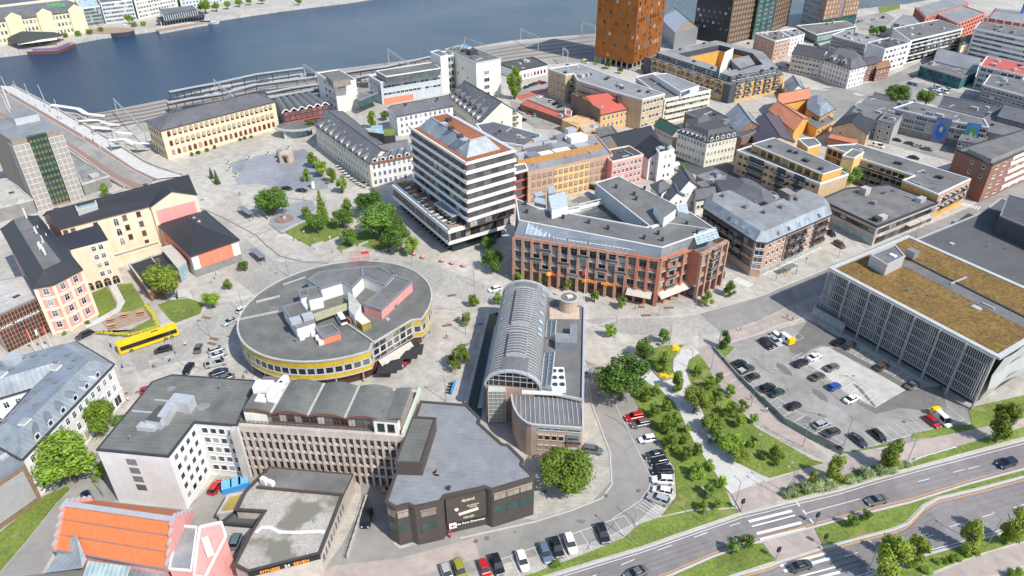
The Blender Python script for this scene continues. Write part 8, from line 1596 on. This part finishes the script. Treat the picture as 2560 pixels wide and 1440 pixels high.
# ---------------- people ----------------
def person_mesh(pose):
 J={'st':dict(hip=(0,0,.92),kn=((-.10,.02,.5),(.10,-.02,.5)),ft=((-.11,.0,.06),(.11,0,.06)),toe=((-.12,.16,.03),(.12,.16,.03)),ha=((-.26,.06,.82),(.26,.05,.82)),el=((-.27,-.02,1.1),(.27,-.02,1.1))),'wa':dict(hip=(0,0,.9),kn=((-.10,.22,.52),(.10,-.05,.48)),ft=((-.10,.30,.08),(.10,-.34,.14)),toe=((-.10,.46,.06),(.10,-.22,.03)),ha=((-.26,-.20,.86),(.26,.26,.90)),el=((-.27,-.12,1.1),(.27,.06,1.1))),'si':dict(hip=(0,0,.5),kn=((-.13,.44,.52),(.13,.44,.52)),ft=((-.13,.46,.07),(.13,.46,.07)),toe=((-.13,.62,.04),(.13,.62,.04)),ha=((-.14,.36,.60),(.14,.36,.60)),el=((-.27,.08,.72),(.27,.08,.72)))}[pose]
 z=J['hip'][2]-.92;V=[J['hip'],(0,0,1.12+z),(0,0,1.38+z),(0,.01,1.50+z),(0,.02,1.60+z),(0,.02,1.72+z)];E_=[(0,1),(1,2),(2,3),(3,4),(4,5)];R=[.15,.13,.15,.055,.10,.085]
 for s in(0,1):
  sg=-1 if s==0 else 1;k=len(V);el=J['el'][s];V+=[(sg*.20,0,1.40+z),el,J['ha'][s],(J['ha'][s][0],J['ha'][s][1]+.08,J['ha'][s][2]-.06)];E_+=[(2,k),(k,k+1),(k+1,k+2),(k+2,k+3)];R+=[.065,.048,.038,.03]
  k=len(V);V+=[(sg*.10,0,J['hip'][2]-.04),J['kn'][s],J['ft'][s],J['toe'][s]];E_+=[(0,k),(k,k+1),(k+1,k+2),(k+2,k+3)];R+=[.10,.07,.05,.035]
 me=bpy.data.meshes.new('p');me.from_pydata(V,E_,[]);o=bpy.data.objects.new('p',me);COL.objects.link(o);m=o.modifiers.new('s','SKIN')
 for i,r in enumerate(R):me.skin_vertices[0].data[i].radius=(r,r*.75)
 me.skin_vertices[0].data[0].use_root=True;o.modifiers.new('b','SUBSURF').levels=1;bpy.context.view_layer.update()
 out=bpy.data.meshes.new_from_object(o.evaluated_get(bpy.context.evaluated_depsgraph_get()));bpy.data.objects.remove(o);out.materials.clear()
 for _ in range(4):out.materials.append(None)
 for f in out.polygons:
  c=f.center;zz=c.z-z;f.material_index=(3 if zz>1.66 or(zz>1.56 and c.y<-.01)else 2)if zz>1.47 else(2 if abs(c.x)>.215 and zz<1.0 or c.z<.02 else(0 if zz>.93 or abs(c.x)>.23 else 1));f.use_smooth=True
 return out
PM={k:person_mesh(k)for k in('st','wa','si')}
mat('skin',(.50,.30,.21),.6,.05,2);mat('hair_brown',(.07,.04,.02),.7,.1,3)
CL={'white':'fabric_white','black':'fabric_black','blue':'sign_blue','red':'sign_red','orange':'sign_orange','grey':'metal_grey','green':'green_plastic','pale blue':'blue_plastic','beige':'sign_cream','dark blue':'paint_dark_blue','pink':'render_pink'}
def person(x,y,pose,top,low,where,rz=None,z=.02):
 P=G(x,y,z);o=bpy.data.objects.new('person',PM[pose]);COL.objects.link(o);o.location=P;o.rotation_euler.z=(x*7+y*3)%6.28 if rz is None else rz
 for i,m in enumerate((CL[top],CL[low],'skin','hair_brown')):o.material_slots[i].link='OBJECT';o.material_slots[i].material=MATS[m]
 tag(o,'%s person in %s and %s %s'%({'st':'standing','wa':'walking','si':'seated'}[pose],top,low,where),'person','people about town')
for a in[(1850,828,'wa','green','black','crossing above the car park'),(1966,797,'wa','black','black','left of a pair by the garage annex'),(1980,803,'wa','dark blue','black','right of a pair by the garage annex'),(1117,848,'wa','black','black','alone on the open square by the moat'),(1989,686,'st','blue','blue','at the street bus shelter'),(2015,654,'wa','black','grey','on the pavement below the mansard apartments'),(650,545,'st','orange','orange','beside the small plaza lawn'),(669,549,'st','beige','black','next to the person in orange'),(791,624,'wa','white','white','below the plaza lawn'),(832,632,'st','grey','black','below the lawn corner'),(748,603,'st','orange','black','beside a stroller under the lawn'),(735,602,'st','black','black','behind a stroller under the lawn'),(895,616,'si','black','grey','on the long granite bench',3.1,.35),(967,628,'wa','pink','white','at the right end of the long bench'),(760,583,'si','white','black','in the bench niche on the lawn',3.1,.3),(825,597,'si','white','beige','at the front lawn bench',3.1,.3),(600,488,'wa','red','black','on the wide plaza paving'),(90,268,'wa','blue','grey','highest on the bridge walkway',None,7),(112,268,'wa','black','black','second on the bridge walkway',None,7),(125,280,'wa','red','black','third on the bridge walkway',None,6.6),(146,298,'wa','black','grey','left of a pair on the bridge walkway',None,6.3),(154,296,'wa','grey','black','right of a pair on the bridge walkway',None,6.3),(188,324,'wa','black','blue','midway down the bridge walkway',None,5.5),(234,354,'wa','black','black','lowest on the bridge walkway',None,4),(465,866,'wa','white','blue','right of the black taxi'),(308,922,'st','blue','black','left of the low benches'),(386,920,'wa','red','black','in front of the low benches'),(426,905,'si','dark blue','black','on the right low bench',None,.1),(441,891,'st','blue','beige','behind the right low bench'),(279,870,'wa','black','black','in front of the bus'),(323,1004,'wa','white','pink','with a white board by the white corner building'),(618,934,'wa','pale blue','blue','near the parked cars under the round building'),(610,947,'wa','black','black','behind the white office block'),(1265,693,'wa','blue','white','left of a pair near the brick block corner'),(1281,692,'wa','white','green','right of a pair near the brick block corner'),(1591,775,'wa','white','pink','by the sign post on the kerb'),(1876,1001,'wa','red','grey','on the bike path beside the mural wall'),(1915,1031,'wa','white','black','lower on the bike path'),(940,294,'wa','red','black','in the lane behind the black pavilion'),(1377,768,'st','white','blue','under the street trees of the brick block'),(1004,911,'st','red','black','among the black café parasols'),(1176,478+0,'st','black','blue','near the restaurant corner')if 0 else(934,480,'st','black','blue','near the white restaurant corner')]:person(*a)
# ---------------- street furniture ----------------
def lamp(x,y,h=7.5,arm=1.2,ang=2.2,label='',group='street lamps',name='street_lamp'):
 P=G(x,y);t=thing(name,label,'street lamp',P,group);m=MB();m.tube(P,P+Vector((0,0,h)),.09,.06,6);m.build('pole','metal_grey',t)
 q=P+Vector((math.cos(ang)*arm,math.sin(ang)*arm,h+.15));m=MB();m.bar(P+Vector((0,0,h)),q,.08,.08);m.build('arm','metal_grey',t);m=MB();m.bar(q,q+Vector((math.cos(ang)*.5,math.sin(ang)*.5,0)),.28,.14);m.build('lamp_head','metal_light',t)
for i,(x,y)in enumerate([(1580,1354),(1757,1305),(1835,1275),(1966,1250),(1976,1239),(2006,1118),(2109,1114),(2164,1442),(2265,1162),(2465,1369)]):lamp(x,y,8,label='tall street lamp, %s from the left along the main road'%ORD[i],group='lamps along the main road')
for i,(x,y)in enumerate([(1674,860),(1726,922),(1777,925),(1797,862),(1690,1037),(1801,1020),(1877,1017),(1650,905),(1895,1140)]):lamp(x,y,5.5,.5,label='slim park lamp, %s of those among the park lawns'%ORD[i],group='park lamps')
for x,y,w in[(1140,937,'beside the lone plane tree'),(1164,836,'by the three trees above the moat'),(1115,1004,'near the blue bicycle rack'),(760,502,'at the slope beside the two black plaza cars'),(722,692,'behind the round building'),(1030,665,'below the dense plaza clump'),(1185,716,'above the vaulted building on the paving'),(525,842,'on the square above the parked silver cars'),(610,786,'at the left rim of the round building'),(140,1232,'on the grass by the white mansard building'),(259,1242,'behind the white office end wall'),(1939,702,'at the street bus shelter'),(2096,642,'beside the zebra crossing'),(2287,597,'on the street beyond the mossy roof'),(1737,772,'at the bend by the brick block'),(1646,790,'in front of the striped shop awnings'),(1537,845,'beside the lone young tree'),(440,885,'bending over the black taxi'),(265,945,'left of the low stone benches'),(1328,690,'in front of the brick block piers')]:lamp(x,y,7,1,label='street lamp '+w)
for x,y,w in[(1852,1278,'at the park side of the upper crossing'),(2037,1312,'at the right end of the upper crossing'),(2057,1366,'on the tip of the grass median'),(1940,1399,'at the left end of the island')]:
 P=G(x,y);t=thing('traffic_light','black traffic light '+w,'traffic light',P,'traffic lights');m=MB();m.tube(P,P+Vector((0,0,3)),.07,n=6);m.build('pole','metal_grey',t);m=MB();m.box(P.x,P.y,2.3,.7,.35,1.1,.4);m.build('signal_head','fabric_black',t)
for k,(x,y,z,mt,w)in enumerate([(1459,768,13,'sign_red','white flagpole with a red flag beside the plant roof'),(135,880,8,'sign_red','right hotel flagpole with red flag'),(117,884,8,'fabric_white','middle hotel flagpole with white flag'),(95,888,8,'sign_red','left hotel flagpole with red flag')]):
 P=G(x,y);t=thing('flagpole',w,'flagpole',P,'flagpoles');m=MB();m.tube(P,P+Vector((0,0,z)),.08,.05,6);m.build('pole','trim_white',t);m=MB();q=P+Vector((0,0,z-.2));m.face([q,q+Vector((-.5,-.1,-.2)),q+Vector((-.9,.1,-2.2)),q+Vector((-.15,0,-1.8))]);m.build('flag',mt,t)
for k,(x,y)in enumerate([(24,238),(55,252),(82,258),(116,262),(26,285),(157,300),(210,345),(252,372)]):
 P=G(x,y,6);t=thing('lamp_mast','white lamp mast, %s along the bridge from the far end'%ORD[k],'lamp mast',P,'masts on the bridge');m=MB();m.tube(P,P+Vector((-.8,0,10)),.12,.07,6);m.build('pole','trim_white',t)
for k,(a,b)in enumerate([((283,246),(357,320)),((533,198),(583,240)),((758,160),(793,183)),((969,122),(1022,158)),((1161,92),(1213,112)),((1302,71),(1346,93)),((1455,53),(1489,66)),((1408,118),(1420,128))]):
 A,B2=G(*a,9),G(*b,9);t=thing('catenary_gantry','steel railway gantry, %s from the bridge over the tracks'%ORD[k],'gantry',(A.x,A.y,0),'gantries over the railway');m=MB();m.bar(A,B2,.3,.25);m.bar(A+Vector((0,0,-1)),B2+Vector((0,0,-1)),.2,.2)
 for j in range(8):m.bar(A.lerp(B2,j/8),A.lerp(B2,(j+1)/8)+Vector((0,0,-1 if j%2==0 else 0)),.12,.12)
 m.build('beam','metal_light',t)
 for q in(A,B2):m=MB();m.tube((q.x,q.y,0),q,.22,n=6);m.build('mast','metal_light',t)
def parasol(x,y,mt,label,group,r=1.7,h=2.5,z=0):
 P=G(x,y,z);t=thing('parasol',label,'parasol',P,group);m=MB();m.tube(P,P+Vector((0,0,h)),.05,n=5);m.build('pole','metal_dark',t);m=MB();q=P+Vector((0,0,h+.5));c=[P+Vector((r*a,r*b,h))for a,b in((-1,-1),(1,-1),(1,1),(-1,1))]
 for i in range(4):m.face([c[i],c[(i+1)%4],q])
 m.build('canopy',mt,t)
for k,(x,y)in enumerate([(970,939),(986,929),(1022,903),(1037,893)]):parasol(x,y,'fabric_black','black café parasol, %s from the left at the round building'%ORD[k],'black café parasols',2.3)
for k in range(8):parasol(1640+k*6.5,441-k*2.6,'fabric_white','white parasol, %s from the left by the white gabled house'%ORD[k],'white parasols',2)
def table(x,y,mt,label,group,z=0,s=1.0,an=.4,name='cafe_table'):
 P=G(x,y,z);t=thing(name,label,'table',P,group);m=MB();m.box(P.x,P.y,z+.72,1.5*s,.85*s,.06,an);m.build('tabletop',mt,t)
 for q in(-1,1):m=MB();m.box(P.x-math.sin(an)*q*.8*s,P.y+math.cos(an)*q*.8*s,z+.42,1.4*s,.35,.06,an);m.build('bench',mt if mt=='pallet_wood' else 'metal_dark',t)
 m=MB();m.box(P.x,P.y,z,.2,.5,.72,an);m.build('leg','metal_dark',t)
for k,(x,y,mt)in enumerate([(986,915,'fabric_white'),(996,908,'fabric_white'),(1001,921,'fabric_white'),(1008,900,'fabric_white'),(1008,915,'sign_red'),(1015,909,'sign_red')]):table(x,y,mt,'%s café table, %s from the left between the black parasols'%('red' if mt=='sign_red' else 'white',ORD[k]),'café tables at the round building')
for k,(x,y)in enumerate([(845,418),(852,424),(858,431),(864,437),(871,444),(879,450),(887,455),(894,461),(902,465),(910,469),(917,464),(908,457)]):table(x,y,['sign_cream','fabric_white'][k<5],'%s table, %s from the station end beside the restaurant'%(['cream','white'][k<5],ORD[k]),'tables beside the restaurant')
for k in range(14):table(1000+k*9.3,517+k*8.2,['metal_light','glass_roof'][k%2],'grey café table, %s from the top along the podium edge'%ORD[k],'tables along the podium',an=.75)
for k,(x,y)in enumerate([(278,802),(311,790),(352,784),(281,816)]):table(x,y,'pallet_wood','brown picnic table, %s on the hotel deck'%['left rear','middle','right','left front'][k],'picnic tables on the hotel deck',.15,1.3,name='picnic_table')
def bench(x,y,x2,y2,label):t=thing('stone_bench',label,'bench',G((x+x2)/2,(y+y2)/2),'stone benches');m=MB();m.bar(G(x,y)+Vector((0,0,.28)),G(x2,y2)+Vector((0,0,.28)),.8,.56);m.build('seat','granite',t)
for a in[(855,632,920,606,'long granite bench along the lower plaza lawn'),(955,630,988,620,'short granite bench below the dense tree clump'),(778,617,808,607,'granite bench at the tip of the plaza lawn'),(702,582,775,548,'granite wall seat between fountain and plaza lawn'),(306,928,332,922,'left low bench in front of the bus'),(372,908,400,902,'middle low bench in front of the bus'),(410,898,438,890,'right low bench in front of the bus'),(640,515,672,548,'kerb wall around the small plaza lawn'),(720,496,768,502,'low stone wall below the plaza taxis')]:bench(*a)
def shelter(x,y,x2,y2,label):
 A,B2=G(x,y),G(x2,y2);d=(B2-A).normalized();n=Vector((-d.y,d.x,0));t=thing('bus_shelter',label,'bus shelter',A,'bus shelters');m=MB();m.bar(A+n+Vector((0,0,2.5)),B2+n+Vector((0,0,2.5)),2.0,.15);m.build('roof','metal_grey',t);m=MB();m.bar(A+n*1.8+Vector((0,0,1.3)),B2+n*1.8+Vector((0,0,1.3)),.06,2.2);m.build('glass_wall','glass_roof',t)
 for q in(A,B2):m=MB();m.tube(q,q+Vector((0,0,2.5)),.07,n=5);m.build('post','metal_dark',t)
 m=MB();m.bar(A.lerp(B2,.2)+n*1.4+Vector((0,0,.45)),A.lerp(B2,.8)+n*1.4+Vector((0,0,.45)),.4,.06);m.build('seat','pallet_wood',t)
shelter(1962,692,1990,682,'bus shelter on the street by the mansard apartments');shelter(598,533,624,552,'bus shelter on the plaza nearest the cream hotel wing');shelter(628,640,652,662,'bus shelter between coral house and round building')
P=G(711,549);t=thing('fountain','round brown fountain basin with green bronze figure','fountain',P,'plaza landmarks');m=MB();m.tube(P,P+Vector((0,0,.5)),3.1,3.3,24);m.build('basin','brown_lane',t);m=MB();m.tube(P+Vector((0,0,.5)),P+Vector((0,0,1.6)),.7,.5,8);m.build('pedestal','granite',t);m=MB();m.tube(P+Vector((0,0,1.6)),P+Vector((.2,0,3.4)),.3,.16,7);m.tube(P+Vector((0,0,2.8)),P+Vector((.8,0,3.4)),.1,.06,5);m.dome(P+Vector((.2,0,3.4)),.18,.3,6);m.build('figure','bronze_green',t)
P=G(718,405);t=thing('stone_cube','hollow stone cube sculpture on the slate square','sculpture',P,'plaza landmarks');m=MB();m.box(P.x-1.6,P.y,0,1,4,4.2,-.2);m.box(P.x+1.6,P.y,0,1,4,4.2,-.2);m.box(P.x,P.y,3.4,4.4,4.2,.9,-.2);m.build('stone','sand_stone',t)
P=G(703,395);t=thing('stone_drum','squat round stone kiosk behind the cube sculpture','kiosk',P,'plaza landmarks');m=MB();m.tube(P,P+Vector((0,0,3)),1.7,n=12);m.dome(P+Vector((0,0,3)),1.7,.8,12);m.build('drum','concrete_dark',t)
P=G(783,470);t=thing('advertising_column','white advertising column with teal cap at the slate square','column',P,'plaza landmarks');m=MB();m.tube(P,P+Vector((0,0,3.2)),.75,n=12);m.build('column','fabric_white',t);m=MB();m.tube(P+Vector((0,0,3.2)),P+Vector((0,0,3.6)),.95,.6,12);m.build('cap','bronze_green',t)
P=G(548,702);t=thing('monument','pale stone monument in front of the coral house','monument',P,'plaza landmarks');m=MB();m.box(P.x,P.y,0,4,2.2,.8,.3);m.box(P.x,P.y,.8,1.8,1.2,1.4,.3);m.dome(P+Vector((0,0,2.2)),.7,1.3,6);m.build('stone','granite',t)
P=G(443,748);t=thing('round_sculpture','dark bronze figure on the white gravel circle','sculpture',P,'plaza landmarks');m=MB();m.tube(P,P+Vector((.3,.4,2.4)),.35,.12,6);m.tube(P+Vector((0,0,.2)),P+Vector((2.5,.6,.6)),.12,.05,5);m.build('figure','metal_dark',t)
for k,(x,y)in enumerate([(572,409),(575,425),(591,441),(624,398),(671,386),(722,372)]):P=G(x,y);t=thing('bowl_planter','white bowl planter, %s around the slate square'%ORD[k],'planter',P,'white bowl planters');m=MB();m.tube(P,P+Vector((0,0,.8)),.6,1.1,12);m.build('bowl','trim_white',t);m=MB();m.dome(P+Vector((0,0,.8)),.7,.5,7);m.build('plants','leaves_deep',t)
for k,(x,y)in enumerate([(1057,646),(1105,655),(1130,661),(1158,667),(1035,638)]):P=G(x,y);t=thing('flower_pot','reddish flower tub, %s on the paving below the podium'%ORD[k],'planter',P,'reddish flower tubs');m=MB();m.tube(P,P+Vector((0,0,.7)),.6,.75,8);m.build('tub','brown_lane',t);m=MB();m.dome(P+Vector((0,0,.7)),.75,.7,7);m.build('flowers','render_pink',t)
t=thing('bicycle_rack','blue bicycle rack on the open square by the moat','bicycle rack',G(1133,972));m=MB();a,b=G(1138,958),G(1128,988);m.bar(a+Vector((0,0,.6)),b+Vector((0,0,.6)),.3,1.1);m.build('frame','blue_plastic',t)
for k in range(4):x=a.lerp(b,(k+.5)/4)+Vector((-1,0,0));m=MB();m.bar(x+Vector((-.5,0,.33)),x+Vector((.5,0,.33)),.06,.6);m.bar(x+Vector((-.4,0,.8)),x+Vector((.4,0,.9)),.06,.06);m.build('bicycle','metal_dark',t)
for k,(x,y)in enumerate([(570,1224),(592,1218),(612,1211)]):P=G(x,y);t=thing('waste_container','light blue waste container, %s in the yard beside the gym'%ORD[k],'container',P,'blue containers');m=MB();m.box(P.x,P.y,.1,1.9,2.4,1.3,.35);m.build('body','blue_plastic',t);m=MB();m.box(P.x,P.y,1.4,2.0,2.5,.18,.35);m.build('lid','pale_blue',t)
for k,(x,y)in enumerate([(962,1228),(972,1224)]):P=G(x,y);t=thing('pallet_stack','%s stack of wooden pallets in the shaded lane'%['left','right'][k],'pallets',P,'pallet stacks');m=MB();[m.box(P.x,P.y,j*.16,1.3,1.0,.12,.2)for j in range(4)];m.build('pallets','pallet_wood',t)
t=thing('mural_wall','long painted wall between bike path and car park','wall',G(1960,1060));L_=[(1784,872),(1850,948),(1905,1003),(1965,1062),(2040,1105),(2104,1138)];m=MB();r=MB()
for i,(a,b)in enumerate(zip(L_,L_[1:])):h=.8+i*.35;p,q=G(*a),G(*b);m.bar(p+Vector((0,0,h/2)),q+Vector((0,0,h/2)),.3,h);r.bar(p+Vector((0,0,h+.9)),q+Vector((0,0,h+.9)),.06,.06);r.bar(p+Vector((0,0,h)),p+Vector((0,0,h+.9)),.06,.06)
m.build('painted_wall','mural_path',t);r.build('railing','metal_grey',t)
t=thing('path_railing','thin grey railing between bike path and park lawn','railing',G(1990,1110));m=MB();L_=[(1895,1062),(1965,1108),(2060,1150)]
for a,b in zip(L_,L_[1:]):
 p,q=G(*a),G(*b);m.bar(p+Vector((0,0,1)),q+Vector((0,0,1)),.05,.05)
 for j in range(6):x=p.lerp(q,j/6);m.bar(x,x+Vector((0,0,1)),.05,.05)
m.build('rails','metal_grey',t)
t=thing('lane_railing','dark railing on the retaining wall of the gym ramp','railing',G(880,1350));m=MB();p,q=G(918,1245),G(868,1398);w=MB();w.bar(p+Vector((0,0,.5)),q+Vector((0,0,.3)),.35,1);w.build('low_wall','concrete',t);m.bar(p+Vector((0,0,1.8)),q+Vector((0,0,1.4)),.05,.05);[m.bar(p.lerp(q,j/8),p.lerp(q,j/8)+Vector((0,0,1.7)),.06,.06)for j in range(9)];m.build('rails','metal_dark',t)
m=MB();p,q=G(2287,1152),G(2388,1123);t=thing('guard_rail','white tubular rail on the verge above the main road','railing',p);m.bar(p+Vector((0,0,.7)),q+Vector((0,0,.7)),.12,.12);[m.bar(p.lerp(q,j/4),p.lerp(q,j/4)+Vector((0,0,.7)),.1,.1)for j in range(5)];m.build('rails','trim_white',t)
